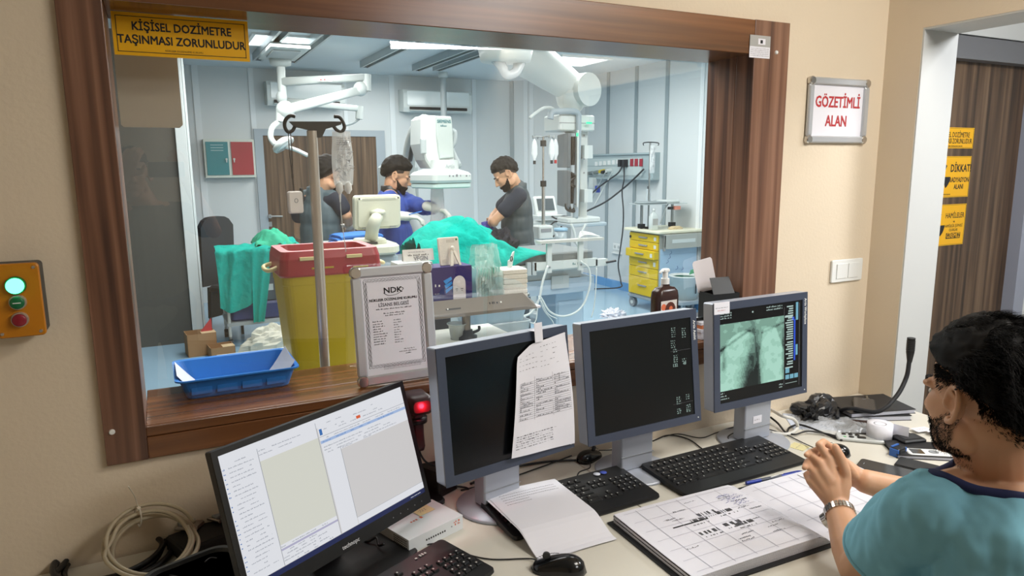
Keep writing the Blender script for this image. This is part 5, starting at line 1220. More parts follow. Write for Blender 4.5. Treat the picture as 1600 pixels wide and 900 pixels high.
# left hand: palm, knuckles, fingers wrapped over the other hand
kn = [D3(1294, 716, 0.020), D3(1281, 724, 0.018), D3(1271, 737, 0.020), D3(1266, 752, 0.024)]
wl2 = WL
for k, q in enumerate(kn): caps(b, wl2.lerp(q, 0.12), 0.019, q, 0.0118-0.0006*k, SKIN, 12)
caps(b, D3(1297, 752, 0.012), 0.020, D3(1286, 736, 0.016), 0.016, SKIN, 12)
def finger(pts, r): chain(b, pts, [r, r*0.94, r*0.86, r*0.76][:len(pts)], SKIN, 12)
finger([kn[0], D3(1280, 695, 0.026), D3(1287, 690, 0.055), D3(1302, 700, 0.066)], 0.0098)
finger([kn[1], D3(1269, 712, 0.034), D3(1277, 704, 0.064), D3(1292, 712, 0.074)], 0.0100)
finger([kn[2], D3(1262, 722, 0.036), D3(1270, 716, 0.066), D3(1286, 722, 0.076)], 0.0095)
finger([kn[3], D3(1260, 742, 0.040), D3(1268, 736, 0.066), D3(1280, 738, 0.074)], 0.0085)
finger([D3(1322, 758, 0.010), D3(1321, 735, 0.006), D3(1313, 714, 0.010), D3(1305, 699, 0.014)], 0.0128)
caps(b, D3(1313, 775, 0.008), 0.020, D3(1321, 742, 0.010), 0.0135, SKIN, 12)
# right hand behind it
kr = [D3(1300, 708, 0.075), D3(1292, 718, 0.085), D3(1290, 730, 0.092), D3(1290, 744, 0.096)]
for k, q in enumerate(kr): caps(b, WR.lerp(q, 0.12), 0.019, q, 0.0116, SKIN, 12)
finger([kr[0], D3(1279, 702, 0.070), D3(1266, 707, 0.040), D3(1260, 711, 0.018)], 0.0090)
finger([kr[1], D3(1273, 716, 0.078), D3(1260, 725, 0.046), D3(1257, 731, 0.020)], 0.0092)
finger([kr[2], D3(1274, 734, 0.082), D3(1262, 742, 0.056), D3(1262, 748, 0.036)], 0.0088)
finger([kr[3], D3(1276, 748, 0.084), D3(1266, 754, 0.060), D3(1268, 760, 0.046)], 0.0080)
finger([D3(1334, 742, 0.050), D3(1320, 724, 0.040), D3(1303, 712, 0.030), D3(1290, 705, 0.027)], 0.0120)
body = b.build('body', op, world=True); bake(body, 0.0032, 4)
# garments
SCR = mat('teal_scrubs', '#86c2d6', 0.85, noise=0.04, nscale=40, spec=0.15); NAVY = mat('navy_trim', '#1b2450', 0.8)
def wrinkle(o, amp, fr, seed=0.0):
    me = o.data; n = [v.normal.copy() for v in me.vertices]
    for v, nn in zip(me.vertices, n): v.co += nn*amp*(mnoise.noise(V((v.co.x*fr, v.co.y*fr*0.6, v.co.z*fr*0.5+seed)))+0.5*mnoise.noise(V((v.co.x*fr*2.3, v.co.y*fr*2.3, v.co.z*fr+seed))))
    me.update()
def cut(o, keep):
    """trim a baked garment: keep(world position) decides"""
    me = o.data; W = o.parent.matrix_basis
    import bmesh
    bm = bmesh.new(); bm.from_mesh(me)
    dl = [v for v in bm.verts if not keep(W @ v.co)]
    bmesh.ops.delete(bm, geom=dl, context='VERTS'); bm.to_mesh(me); bm.free(); me.update()
b = MB(); operator_torso(b, SCR, 0.014)
for s_, e_ in ((SL, EL), (SR, ER)): chain(b, [s_+V((0, 0, -0.01)), s_.lerp(e_, 0.35), s_.lerp(e_, 0.74)], [0.076, 0.075, 0.080], SCR, 24)
sh_o = b.build('scrub_top', op, world=True); bake(sh_o, 0.006, 6); wrinkle(sh_o, 0.013, 11); wrinkle(sh_o, 0.005, 30, 4.0)
ndir = (HM @ V((0.0, 0, -0.05))-NB_).normalized()
def keep_shirt(p):
    if (p-(NB_+V((0, 0.0, -0.02)))).dot(ndir) > 0.012 and (p-NB_).length < 0.14: return False
    for s_, e_ in ((SL, EL), (SR, ER)):
        d = (e_-s_); t = (p-s_).dot(d)/d.length_squared
        if t > 0.66 and (p-s_-d*t).length < 0.14 and (p-CH).length > 0.17: return False
    return True
cut(sh_o, keep_shirt)
def hem(o, c, ax, rad, r, m, name, label=None):
    """rolled edge along an opening of a garment"""
    import bmesh
    W = o.parent.matrix_basis; bm = bmesh.new(); bm.from_mesh(o.data); q = ax.to_track_quat('Z', 'Y').inverted(); bins = {}
    for v in bm.verts:
        if v.is_boundary:
            p = W @ v.co
            if (p-c).length < rad: l = q @ (p-c); bins.setdefault(int((math.atan2(l.y, l.x)+PI)/(2*PI)*40) % 40, []).append(p)
    bm.free(); P = [sum(bins[k], V((0, 0, 0)))/len(bins[k]) for k in sorted(bins)]
    if len(P) < 8: return
    n = len(P); P = [(P[i-1]+P[i]*2+P[(i+1) % n])/4 for i in range(n)]; P = [(P[i-1]+P[i]*2+P[(i+1) % n])/4 for i in range(n)]
    b = MB(); b.tube(P+[P[0], P[1]], r, m, 8, 3); return b.build(name, o.parent, world=True, label=label)
hem(sh_o, NB_+ndir*0.005, ndir, 0.15, 0.0095, NAVY, 'neckline', 'navy neckline')
for s_, e_ in ((SL, EL), (SR, ER)): hem(sh_o, s_.lerp(e_, 0.66), (e_-s_).normalized(), 0.12, 0.0055, SCR, 'sleeve_hem')
k_ = sh_o.modifiers.new('cloth', 'SOLIDIFY'); k_.thickness = 0.003; k_.offset = 0
b = MB(); 
rg = []; 
for (off, rr_) in ((-0.022, 0.078), (0.004, 0.073), (0.010, 0.069), (-0.016, 0.069)):
    q = ndir.to_track_quat('Z', 'Y'); rg.append([NB_+V((0, -0.018, -0.022))+ndir*off+q @ V((rr_*math.cos(2*PI*i/32), rr_*0.98*math.sin(2*PI*i/32), 0)) for i in range(32)])
b.loft(rg, NAVY, True, caps=False); b.build('undershirt_collar', op, world=True, label='navy collar of the undershirt')
b = MB()
for s in (-1, 1):
    hip = PEL+V((s*0.09, 0.0, -0.03)); kn_ = hip+V((s*0.05, 0.42, -0.01)); an = V((kn_.x, kn_.y-0.02, 0.12)); chain(b, [hip, kn_, an], [0.10, 0.075, 0.065], SCR, 16)
b.ball(tuple(PEL), (0.185, 0.14, 0.10), SCR, 20)
tr = b.build('trousers', op, world=True); bake(tr, 0.008, 4)
# watch
fd = (WL-EL).normalized(); wc = WL-fd*0.018+V((0, 0, 0.0)); q = fd.to_track_quat('Z', 'Y'); b = MB()
for i in range(26):
    a = 2*PI*i/26
    for w0, wd in ((-0.0062, 0.0045), (0.0, 0.0065), (0.0062, 0.0045)):
        Ml = Matrix.Translation(wc+q @ V((0.0325*math.cos(a), 0.0325*math.sin(a), w0))) @ q.to_matrix().to_4x4() @ Matrix.Rotation(a, 4, 'Z'); b.box((0, 0, 0), (0.0034, 0.0064, wd), CHROME, Ml)
b.build('watch_bracelet', op, world=True, label='steel watch bracelet')
side = (wc-CO).normalized().cross(V((0, 0, 1))).normalized()*-1
dface = (side*0.75+V((0, 0, -0.6))+FX*0.1); dface = (dface-fd*dface.dot(fd)).normalized(); b = MB()
b.cyl(wc+dface*0.030, wc+dface*0.042, 0.018, CHROME, 0.0165, 24); b.cyl(wc+dface*0.042, wc+dface*0.0425, 0.015, BLACK, 0.015, 24); b.build('watch_case', op, world=True)
# hair, fade and beard
def hairline(l):
    x = l.x
    if x > 0.045: return 0.052+(x-0.045)*0.25
    if x > -0.005: return 0.038+(x+0.005)*0.28
    if x > -0.068: return -0.018+(x+0.068)*0.89
    return max(-0.058, -0.018+(x+0.068)*1.8)
def f_hair(l, n, rr):
    if l.z < hairline(l): return None
    L_ = 0.018+0.028*min(1, max(0, (l.z-hairline(l))/0.05)); t = mnoise.noise_vector(l*22); d = (n*0.55+V((-0.35, 0, 0.12))+t*0.9).normalized(); return (L_*rr.uniform(0.7, 1.2), d, 0.006)
def f_fade(l, n, rr):
    h = hairline(l)
    if l.z > h or l.z < h-0.052 or l.x > 0.045 or abs(l.y) > 0.0805: return None
    if (l-V((-0.012, math.copysign(0.083, l.y), -0.012))).length < 0.036 and l.z < 0.025: return None
    if rr.random() > (1-(h-l.z)/0.055)**1.3: return None
    return (0.006, (n+V((-0.3, 0, -0.4))).normalized(), 0.0)
def f_beard(l, n, rr):
    if l.x < -0.002-(l.z+0.05)*0.25 and l.z > -0.09: return None
    if l.z > -0.030+(0.02 if l.x < 0.02 else -0.02*min(1, (l.x-0.02)/0.03)): return None
    if l.z < -0.135 or l.x < -0.01: return None
    if (l-V((-0.012, math.copysign(0.083, l.y), -0.012))).length < 0.036: return None
    if l.z < -0.112 and rr.random() > 0.3: return None
    if rr.random() > min(1, (-0.024-l.z)/0.03+0.25): return None
    return (0.0055*rr.uniform(0.6, 1.2), (n+V((0.1, 0, -0.8))).normalized(), 0.0008)
# dense under-layer of the hair
b = MB(HM)
n1, n2 = 72, 40; rg = []
for j in range(n2+1):
    ph = math.radians(-42+132*j/n2); ring = []
    for i in range(n1):
        th = 2*PI*i/n1; d = V((math.cos(th)*math.cos(ph), math.sin(th)*math.cos(ph), math.sin(ph)))
        p = V((-0.014, 0, 0.028))+V((d.x*0.099, d.y*0.078, d.z*0.095)); h = hairline(p); f = min(1, max(-0.5, (p.z-h)/0.022))
        ex = (-0.010 if f < 0 else -0.004+0.019*f+0.008*max(0, d.z))+0.007*f*mnoise.noise(d*5.0)+0.006*f*mnoise.noise(d*11)
        ring.append(p+d*ex)
    rg.append(ring)
b.loft(rg, HAIR, True); b.build('hair', op, world=True)
strands(body, HM, lambda l, n, rr: (lambda q: None if q is None else (q[0]*1.25, q[1], q[2]))(f_hair(l, n, rr)), 11000, HAIR, 1, 'hair_curls', op, 0.0011, 5)
strands(body, HM, f_fade, 12000, HAIR, 2, 'hair_fade', op, 0.00045, 1)
strands(body, HM, f_beard, 9000, HAIR, 3, 'beard', op, 0.00042, 2)
for s in (-1, 1): b = MB(HM); b.tube([(0.078, s*0.045, 0.016), (0.090, s*0.030, 0.021), (0.094, s*0.014, 0.018)], 0.0042, HAIR, 6); b.build('eyebrow', op, world=True)
for s in (-1, 1):
    b = MB(HM); b.ball((0.0725, s*0.031, -0.004), (0.011, 0.0125, 0.0075), mat('eye_white', '#d9d2ca', 0.25), 12); b.ball((0.0812, s*0.031, -0.004), (0.0035, 0.005, 0.005), mat('iris_dark', '#1d120c', 0.2), 10); b.build('eye', op, world=True)
# his office chair
o = thing('office_chair', 'black office chair under the seated man in teal scrubs', 'chair', (PEL.x, PEL.y, 0))
b = MB(); b.prism(rrect(0.48, 0.46, 0.08), 0.36, 0.425, BLACK, TF((0, 0.08, 0)), 0.02); b.build('seat', o, bevel=0.01)
b = MB(); b.prism(rrect(0.42, 0.34, 0.10), -0.03, 0.03, BLACK, PF((0, -0.225, 0.70), 0, -0.10), 0.015); b.tube([(0, 0.0, 0.38), (0, -0.2, 0.36), (0, -0.29, 0.45), (0, -0.262, 0.6)], 0.02, DARK); b.build('backrest', o)
b = MB(); b.cyl((0, 0.06, 0.08), (0, 0.06, 0.36), 0.028, DARK)
for k in range(5): a = 2*PI*k/5+0.3; b.tube([(0, 0.06, 0.10), (0.15*math.cos(a), 0.06+0.15*math.sin(a), 0.09), (0.29*math.cos(a), 0.06+0.29*math.sin(a), 0.065)], 0.018, DARK)
b.build('base', o)
for k in range(5):
    a = 2*PI*k/5+0.3; x, y = 0.29*math.cos(a), 0.06+0.29*math.sin(a); b = MB(); b.cyl((x-0.02, y, 0.028), (x+0.02, y, 0.028), 0.028, BLACK, n=14); b.build('caster', o)

# ================================================================== OPERATING THEATRE
OW = mat('equipment_white', '#cbd3d1', 0.4); OG = mat('equipment_grey', '#aab4b6', 0.4); OCR = mat('equipment_cream', '#cdd0bf', 0.4)
SEA = mat('surgical_green', '#17a596', 0.85, noise=0.06, nscale=20, spec=0.15, bump=0.9, bscale=26); SEA2 = mat('surgical_green_light', '#3fae8c', 0.85, noise=0.06, nscale=20, spec=0.15, bump=0.9, bscale=26)
TEXTB = mat('teal_print', '#1f6a72', 0.5)
def hangcurve(pts, r, m, lab=None, name='cable', cat='cable', parent=None):
    b = MB(); b.tube(pts, r, m, 7, 8)
    if parent is not None: return b.build(name, parent, world=True)
    return tag(b.build(name), lab, cat)

# ---- counter against the window
CTZ = 0.96
o = thing('worktop_counter', 'white counter with a rounded end on the theatre side below the window', 'counter', (0.66, 2.42, 0))
b = MB(); pl = [(-0.52, -0.265), (0.42, -0.265)]+[(0.42+0.16*math.sin(a*PI/16), -0.105-0.16*math.cos(a*PI/16)) for a in range(1, 9)]+[(0.58, 0.30), (-0.52, 0.30)]
b.prism(pl, CTZ-0.03, CTZ, mat('counter_white', '#dcdfd6', 0.35), None, 0.003); b.build('worktop', o)
for x in (-0.48, 0.48):
    b = MB(); b.box((x, 0.03, (CTZ-0.03)/2), (0.03, 0.46, CTZ-0.03), OW); b.build('side_panel', o)
b = MB(); b.box((0, 0.25, 0.5), (0.93, 0.02, 0.6), OW); b.build('modesty_panel', o)

# ---- IV pole in front with dosimeter and drip bag
PYV = 2.12; pb = atY(507, 577, PYV); px_ = 0.414
o = thing('drip_stand', 'chrome drip stand with black two hook head close behind the glass', 'drip stand', (px_, PYV, 0))
b = MB(); b.cyl((px_, PYV, 0.06), (px_, PYV, 1.03), 0.0185, CHROME, n=20); b.cyl((px_, PYV, 1.0), (px_, PYV, 1.74), 0.0150, mat('champagne_steel', '#c9c0b6', 0.25, 0.55), n=20); b.build('pole', o, world=True)
b = MB(); A = lambda x, y: atY(x, y, PYV)
pl = [A(*q) for q in ((452, 190), (533, 190), (532, 195), (508, 202), (502, 215), (484, 215), (481, 203), (460, 198))]
Mh = PF((px_, PYV, 0)); Mi_ = Mh.inverted(); pl2 = [(Mi_ @ q) for q in pl]; pl2 = [(q.x, q.y) for q in pl2][::-1]
b.prism(pl2, -0.009, 0.009, BLACK, Mh)
for s, pts in ((0, ((461, 182), (453, 181), (446, 188), (445, 198), (450, 206), (457, 204), (461, 197))), (1, ((522, 182), (530, 183), (536, 191), (538, 200), (533, 206), (526, 203), (521, 197)))):
    b.tube([A(*q) for q in pts], 0.0052, BLACK, 8, 6)
b.build('hook_head', o, world=True)
for k in range(5):
    a = 2*PI*k/5+0.5; b = MB(); b.tube([(px_, PYV, 0.07), (px_+0.12*math.cos(a)*0.75, PYV+0.12*math.sin(a)*0.3, 0.065), (px_+0.22*math.cos(a)*0.75, PYV+0.22*math.sin(a)*0.3, 0.05)], 0.012, STEEL); b.build('foot', o, world=True)
    b = MB(); x, y = px_+0.22*math.cos(a)*0.75, PYV+0.22*math.sin(a)*0.3; b.cyl((x-0.01, y, 0.022), (x+0.01, y, 0.022), 0.022, BLACK, n=12); b.build('caster', o, world=True)
c0 = A(461, 316); o = thing('dosimeter', 'white badge device hanging on a dark cord from the left hook of the drip stand', 'dosimeter', (c0.x, PYV-0.004, c0.z-0.033))
b = MB(); b.prism(rrect(0.044, 0.064, 0.007), -0.008, 0.008, mat('badge_white', '#e6dfda', 0.4), PF((0, 0, 0.033), 0.25), 0.003); b.box((0.0205, 0.012, 0.0), (0.006, 0.046, 0.012), DARK, PF((0, 0, 0.038), 0.25)); b.tube([(0.005*math.cos(i*PI/5), 0.006*math.sin(i*PI/5), 0.0085) for i in range(11)], 0.0008, GREY, 5, 2, PF((0, 0, 0.038), 0.25)); b.build('badge', o)
b = MB(); t0 = A(452, 206); lo_ = c0+V((0, 0, 0.028)); mid = A(457, 275)
CORD = mat('cord_brown', '#3b322d', 0.8)
for s in (-1, 1): b.tube([t0+V((s*0.003, 0, 0.003)), t0.lerp(mid, 0.5)+V((s*0.0035, 0, 0)), mid, lo_], 0.0014, CORD, 6)
b.box(tuple(mid), (0.006, 0.005, 0.012), CORD); b.build('cord', o, world=True)
def drip_bag(lab, top, w_, h_, yaw=0.0, ports=True, parent_group=None):
    o = thing('drip_bag', lab, 'drip bag', (top.x, top.y, top.z-h_), yaw, parent_group)
    b = MB(); BG = mat('drip_bag_film', '#f2f6f7', 0.1, alpha=0.5)
    def f(s):
        def g(u, v):
            x = (u-0.5)*w_*(0.86+0.14*math.sin(PI*min(1, v*1.2))); e = (1-abs(2*u-1)**2.2)*(1-abs(2*v-1)**4)
            return (x, s*(0.001+0.016*e*(1+0.6*mnoise.noise(V((u*6, v*9, s))))), h_*v)
        return g
    b.grid(f(1), 14, 22, BG, False); b.grid(f(-1), 14, 22, BG, False)
    r = random.Random(int(top.x*1000))
    for k in range(26):
        x, z = r.uniform(-0.36, 0.36)*w_, r.uniform(0.12, 0.9)*h_; b.tube([(x, -0.018, z), (x+r.uniform(-.2, .2)*w_, -0.019, z+r.uniform(-.06, .06)*h_), (x+r.uniform(-.3, .3)*w_, -0.018, z+r.uniform(-.08, .08)*h_)], 0.0007, GREY, 4, 3)
    for k in range(6): b.scribble(-w_*0.3, h_*(0.86-0.04*k), w_*0.3, 0.0, h_*0.018, INKG, PF((0, -0.0195, 0)), word=w_*0.12)
    b.build('bag', o)
    if ports:
        for s in (-1, 1): b = MB(); b.lathe([(0.0045, 0.0), (0.0105, -0.010), (0.0115, -0.026), (0.006, -0.034), (0.0045, -0.038)], WHITE, (s*w_*0.2, 0, 0.012), 14); b.build('port', o)
        b = MB(); b.cyl((-w_*0.2, 0, -0.024), (-w_*0.2, 0, -0.05), 0.004, WHITE, 0.002, 10); b.tube([(-w_*0.2, 0, -0.048), (-w_*0.18, 0, -0.10), (-w_*0.05, 0.0, -0.2)], 0.0012, OW, 6); b.build('drip_line', o)
    return o
drip_bag('crinkled clear drip bag with two white ports on the near drip stand', A(533, 205), 0.064, 0.158)

# ---- sharps bin
yb = 2.27; L0, R0, Zb, Zt = atY(432, 440, yb), atY(594, 420, yb), CTZ, atY(500, 428, yb).z
bw_ = (R0.x-L0.x)*0.97; bd = 0.26; cx_b = (R0.x+L0.x)/2+0.01; hb = Zt-Zb
o = thing('sharps_bin', 'large yellow sharps bin with a dark red lid on the counter behind the drip stand', 'waste bin', (cx_b, yb+bd/2, Zb))
YB = mat('bin_yellow', '#b3a01c', 0.4); RB = mat('bin_red', '#9c2233', 0.35)
b = MB(); rg = [[(x*k, y*k, z) for x, y in rrect(bw_, bd, 0.03)] for k, z in ((0.80, 0), (0.83, 0.004), (0.955, hb-0.035), (0.965, hb-0.033), (0.972, hb), (0.93, hb), (0.8, 0.02))]
b.loft(rg, YB, False); b.build('container', o)
b = MB(); lid = [[(x, y, z) for x, y in rrect(bw_*kx, bd*ky, 0.025)] for kx, ky, z in ((1.0, 1.0, hb-0.006), (1.02, 1.03, hb), (1.0, 1.0, hb+0.05), (0.96, 0.94, hb+0.075), (0.80, 0.72, hb+0.075), (0.76, 0.66, hb+0.03), (0.2, 0.2, hb+0.03))]
b.loft(lid, RB, False); b.box((-bw_*0.1, -bd*0.516, hb+0.02), (0.07, 0.004, 0.005), YB); b.box((bw_*0.28, -bd*0.516, hb+0.016), (0.05, 0.004, 0.004), YB); b.build('lid', o)
b = MB(); b.prism(rrect(bw_*0.55, bd*0.34, 0.04), hb+0.03, hb+0.06, YB, TF((0.02, 0.01, 0)), 0.01); b.build('flap', o, label='yellow inner flap')
for s in (-1, 1): b = MB(); b.tube([(s*bw_*0.5, -0.06, hb+0.02), (s*bw_*0.58, -0.06, hb+0.012), (s*bw_*0.60, 0.0, hb+0.01), (s*bw_*0.58, 0.06, hb+0.012), (s*bw_*0.5, 0.06, hb+0.02)], 0.007, mat('bin_handle', '#d8cf9a', 0.45)); b.build('handle', o)
for x in (-0.24, 0.22): b = MB(); b.box((bw_*x, -bd*0.5-0.002, hb+0.052), (0.05, 0.014, 0.010), mat('bin_handle', '#d8cf9a')); b.build('lid_clip', o)

# ---- grey shelf on a pole with the boxes
SY = 2.45; sz_ = 1.085; sx0, sx1 = 0.72, atY(838, 460, SY).x
o = thing('pole_shelf', 'narrow shelf with a grey sloped front on a chrome pole standing on the counter', 'shelf', (1.045, SY+0.06, CTZ))
GB = mat('bar_grey', '#6f685f', 0.4); zz = sz_-CTZ
b = MB(); b.bb((sx0-1.045, -0.10, zz-0.012), (sx1-1.045, 0.16, zz), mat('shelf_lilac', '#d5d2da', 0.4), ch=0.0); b.build('shelf_board', o, bevel=0.004)
b = MB(); pr = [(-0.112, zz-0.008), (-0.095, zz-0.008), (-0.075, zz+0.052), (-0.085, zz+0.055), (-0.112, zz+0.004)]
x0_, x1_ = sx0-1.045, sx1-1.045-0.075
b.loft([[(x0_, y, z) for y, z in pr], [(x1_, y, z) for y, z in pr], [(x1_+0.05, y, zz-0.008+(z-zz+0.008)*0.35) for y, z in pr]], GB, False)
MPb = PF((0, -0.1005, zz+0.026), 0, 0.42)
b.box((-0.09, -0.004, 0.0), (0.06, 0.006, 0.002), BLACK, MPb); b.scribble(0.06, 0.0, 0.10, 0.001, 0.008, INK, MPb, word=0.01); b.rect(-0.115, -0.005, -0.110, 0.0, 0.0015, WHITE, MPb); b.box((0.11, 0.004, 0), (0.006, 0.006, 0.002), WHITE, MPb)
b.build('front_panel', o)
b = MB(); xq = atY(738, 500, SY).x-1.045; b.cyl((xq, 0.0, 0.03), (xq, 0.0, zz-0.012), 0.017, mat('pole_bronze', '#6d655c', 0.25, 0.9), n=20); b.build('pole', o)
b = MB(); b.lathe([(0.0005, 0), (0.042, 0), (0.042, 0.012), (0.026, 0.018), (0.024, 0.036), (0.0005, 0.037)], BLACK, (xq, 0, 0), 24); b.tube([(xq+0.02, 0, 0.02), (xq+0.05, -0.005, 0.03), (xq+0.055, 0.0, 0.045)], 0.006, BLACK); b.build('clamp_base', o)
# face mask carton
q0, q1 = atY(672, 445, SY), atY(740, 445, SY); bwm = q1.x-q0.x; mzt = atY(700, 418, SY).z
o = thing('mask_carton', 'dark violet carton printed with a hooded face, on the pole shelf', 'box', ((q0.x+q1.x)/2, SY+0.07, sz_))
VIO = mat('violet_card', '#2b2168', 0.45); hm = mzt-sz_
b = MB(); b.box((0, 0, hm/2), (bwm, 0.11, hm), VIO); MP = PF((0, -0.0552, 0)); 
b.prism([(0.035+0.026*math.cos(a), hm*0.62+0.030*math.sin(a)) for a in [PI*i/10 for i in range(11)]]+[(0.009, hm*0.15), (0.061, hm*0.15)], 0.0, 0.0008, mat('print_pale', '#dcd7da', 0.6), MP)
for s in (-1, 1): b.box((0.035+s*0.011, hm*0.5, 0.001), (0.010, 0.0022, 0.0006), INK, MP); b.box((0.035+s*0.011, hm*0.46, 0.001), (0.006, 0.002, 0.0006), INKG, MP)
for k in range(3): b.prism([(-0.03+0.004*k, hm*(0.70-0.10*k)), (0.002+0.003*k, hm*(0.78-0.10*k)), (0.006, hm*(0.72-0.1*k)), (-0.02, hm*(0.62-0.10*k))][::-1], 0.0, 0.0008, mat('print_blue', '#2f8fe0', 0.5), MP)
b.scribble(-0.064, hm*0.58, -0.040, 0.0006, 0.010, WHITE, MP, word=0.012); b.scribble(-0.065, hm*0.42, -0.045, 0.0006, 0.003, WHITE, MP); b.build('carton', o)
# plain carton left of it with the card
q0, q1 = atY(628, 412, SY), atY(688, 412, SY); zc_ = atY(660, 413, SY).z
o = thing('plain_carton', 'plain white carton on the shelf behind the licence frame', 'box', ((q0.x+q1.x)/2-0.005, SY+0.10, sz_))
b = MB(); b.box((0, 0, (zc_-sz_)/2), (q1.x-q0.x-0.012, 0.09, zc_-sz_), OW, None); b.box((0, -0.0455, (zc_-sz_)*0.95), (q1.x-q0.x-0.012, 0.001, 0.004), GREY); b.build('carton', o, bevel=0.002)
q0, q1 = atY(632, 412, SY+0.08), atY(680, 412, SY+0.08); zt_ = atY(656, 390, SY+0.08).z
M = PF(((q0.x+q1.x)/2, SY+0.09, zc_+0.001)); o = framed('printed_card', 'folded pale card with grey lettering on the plain carton left of the white frame', 'card', M)
CHt = zt_-zc_
b = MB(); b.box((0, CHt/2, 0), (q1.x-q0.x, CHt, 0.0015), mat('pale_card', '#d7d5d2', 0.6), TF((0, 0, 0), 0, -0.25)); b.M = TF((0, 0, 0.001), 0, -0.25); b.text('VEGIN', 0.008, CHt*0.2, 0.001, 0.022, INKG, 0.9); b.scribble(-0.042, CHt*0.46, 0.042, 0.001, 0.006, INK, word=0.03); b.scribble(-0.04, CHt*0.74, 0.03, 0.001, 0.003, INKG); b.build('card_front', o)
b = MB(); b.box((0, CHt/2, 0), (q1.x-q0.x, CHt, 0.0015), mat('pale_card', '#d7d5d2', 0.6), TF((0, 0, -2*CHt*math.sin(0.25)), 0, 0.25)); b.build('card_back', o)
# white frame on a wire stand
q0, q1, q2 = atY(689, 412, SY+0.03), atY(722, 412, SY+0.03), atY(724, 366, SY+0.03)
M = PF(((q0.x+q1.x)/2+0.005, SY+0.055, mzt+0.001), 0.15, 0.0); o = framed('photo_frame', 'back of a small white tablet frame with a strut, standing on the violet carton', 'frame', M)
fh = q2.z-q0.z; fw = (q1.x-q0.x)*1.05; Mt = TF((0, 0, 0), 0, -0.16)
WF = mat('frame_ivory', '#dcd6cc', 0.5)
b = MB(); b.prism(rrect(fw, fh, 0.006), -0.006, 0.004, WF, Mt @ TF((0, fh/2, 0)), 0.002); b.cyl((fw*0.38, fh*0.90, 0.004), (fw*0.38, fh*0.90, 0.0055), 0.004, mat('green_dot', '#2d7a3d', 0.4), n=10, M=Mt)
for k in range(6): b.box((-fw*0.08+0.006*k, fh*0.86, 0.0045), (0.002, 0.012, 0.0008), mat('slot_grey', '#bdb6ac', 0.5), Mt)
for k in range(3): b.box((-fw*0.3, fh*(0.1+0.05*k), 0.0045), (0.018, 0.0015, 0.0008), mat('slot_grey', '#bdb6ac', 0.5), Mt)
b.build('panel', o)
b = MB(); b.prism([(-0.020, 0), (-0.008, 0), (0.004, fh*0.62), (-0.004, fh*0.66)], 0.003, 0.009, WF, TF((0, 0, 0.03), 0, -0.32), 0.0); b.prism([(0.018, 0), (0.028, 0), (0.006, fh*0.66), (-0.002, fh*0.62)], 0.003, 0.009, WF, TF((0, 0, 0.03), 0, -0.32)); b.ball((0.001, fh*0.60, 0.016), (0.009, 0.012, 0.006), WF, 10); b.build('strut', o)
# bag of pale green masks
q0, q1 = atY(742, 440, SY+0.05), atY(785, 440, SY+0.05); zt_ = atY(765, 385, SY+0.05).z
o = thing('mask_bag', 'clear bag of pleated pale green masks standing beside the violet carton', 'bag', ((q0.x+q1.x)/2, SY+0.085, sz_))
bw2 = q1.x-q0.x; hh = zt_-sz_
MGR = mat('mask_green', '#9fd3cb', 0.7)
for k in range(9):
    b = MB(); b.grid(lambda u, v, k=k: (-bw2*0.42+bw2*0.105*k+0.012*(v-0.5)*(1 if k < 4 else -1)+0.003*math.sin(7*v), (u-0.5)*0.085, 0.004+hh*0.62*v+0.004*math.sin(8*u+k)), 8, 8, MGR if k != 6 else mat('mask_green_dark', '#3f9a86', 0.7), True, None, 0.0025); b.build('folded_mask', o)
b = MB()
def bagf(s):
    return lambda u, v: ((u-0.5)*bw2*(1.04-0.25*v*v)+0.012*v*mnoise.noise(V((u*5, v*6, s))), s*(0.052*(1-0.7*v**2)+0.010*mnoise.noise(V((u*6, v*7, s*3)))), hh*1.02*v+0.02*v*mnoise.noise(V((u*4, 2, s))))
b.grid(bagf(-1), 14, 16, mat('bag_film', '#dbe7e6', 0.1, alpha=0.35), False); b.grid(bagf(1), 14, 16, mat('bag_film', '#dbe7e6', 0.1, alpha=0.35), False); b.build('clear_bag', o)
# swab pack
q0, q1 = atY(786, 455, SY+0.05), atY(822, 455, SY+0.05); zt_ = atY(800, 420, SY+0.05).z
o = thing('swab_pack', 'white block of gauze swabs at the right end of the pole shelf', 'gauze pack', ((q0.x+q1.x)/2, SY+0.08, sz_), -0.1)
b = MB(); GZ = mat('gauze', '#e2e0d8', 0.9, bump=0.3, bscale=140); n_ = 7; hz = zt_-sz_
for k in range(n_): b.box((0, 0, hz*(k+.5)/n_), (q1.x-q0.x, 0.10, hz/n_*0.97), GZ, TF((0.001*((k*5) % 3-1), 0, 0)), 0.004)
b.build('gauze', o)
q = atY(795, 410, SY+0.10); o = thing('plastic_clamp', 'white plastic clip with a grey ring on top of the swab pack', 'clip', (q.x, SY+0.09, zt_+0.001), 0.5)
b = MB(); b.prism([(-0.014, 0), (0.012, 0), (0.030, 0.062), (0.020, 0.058), (0.0, 0.03), (-0.012, 0.028)], -0.003, 0.003, OW, PF((0, 0, 0.0)), 0.0); b.build('clip_body', o); b = MB(); b.tube([(0.004+0.008*math.cos(i*PI/5), -0.005, 0.034+0.010*math.sin(i*PI/5)) for i in range(11)], 0.0018, DARK, 6, 2); b.build('ring', o)
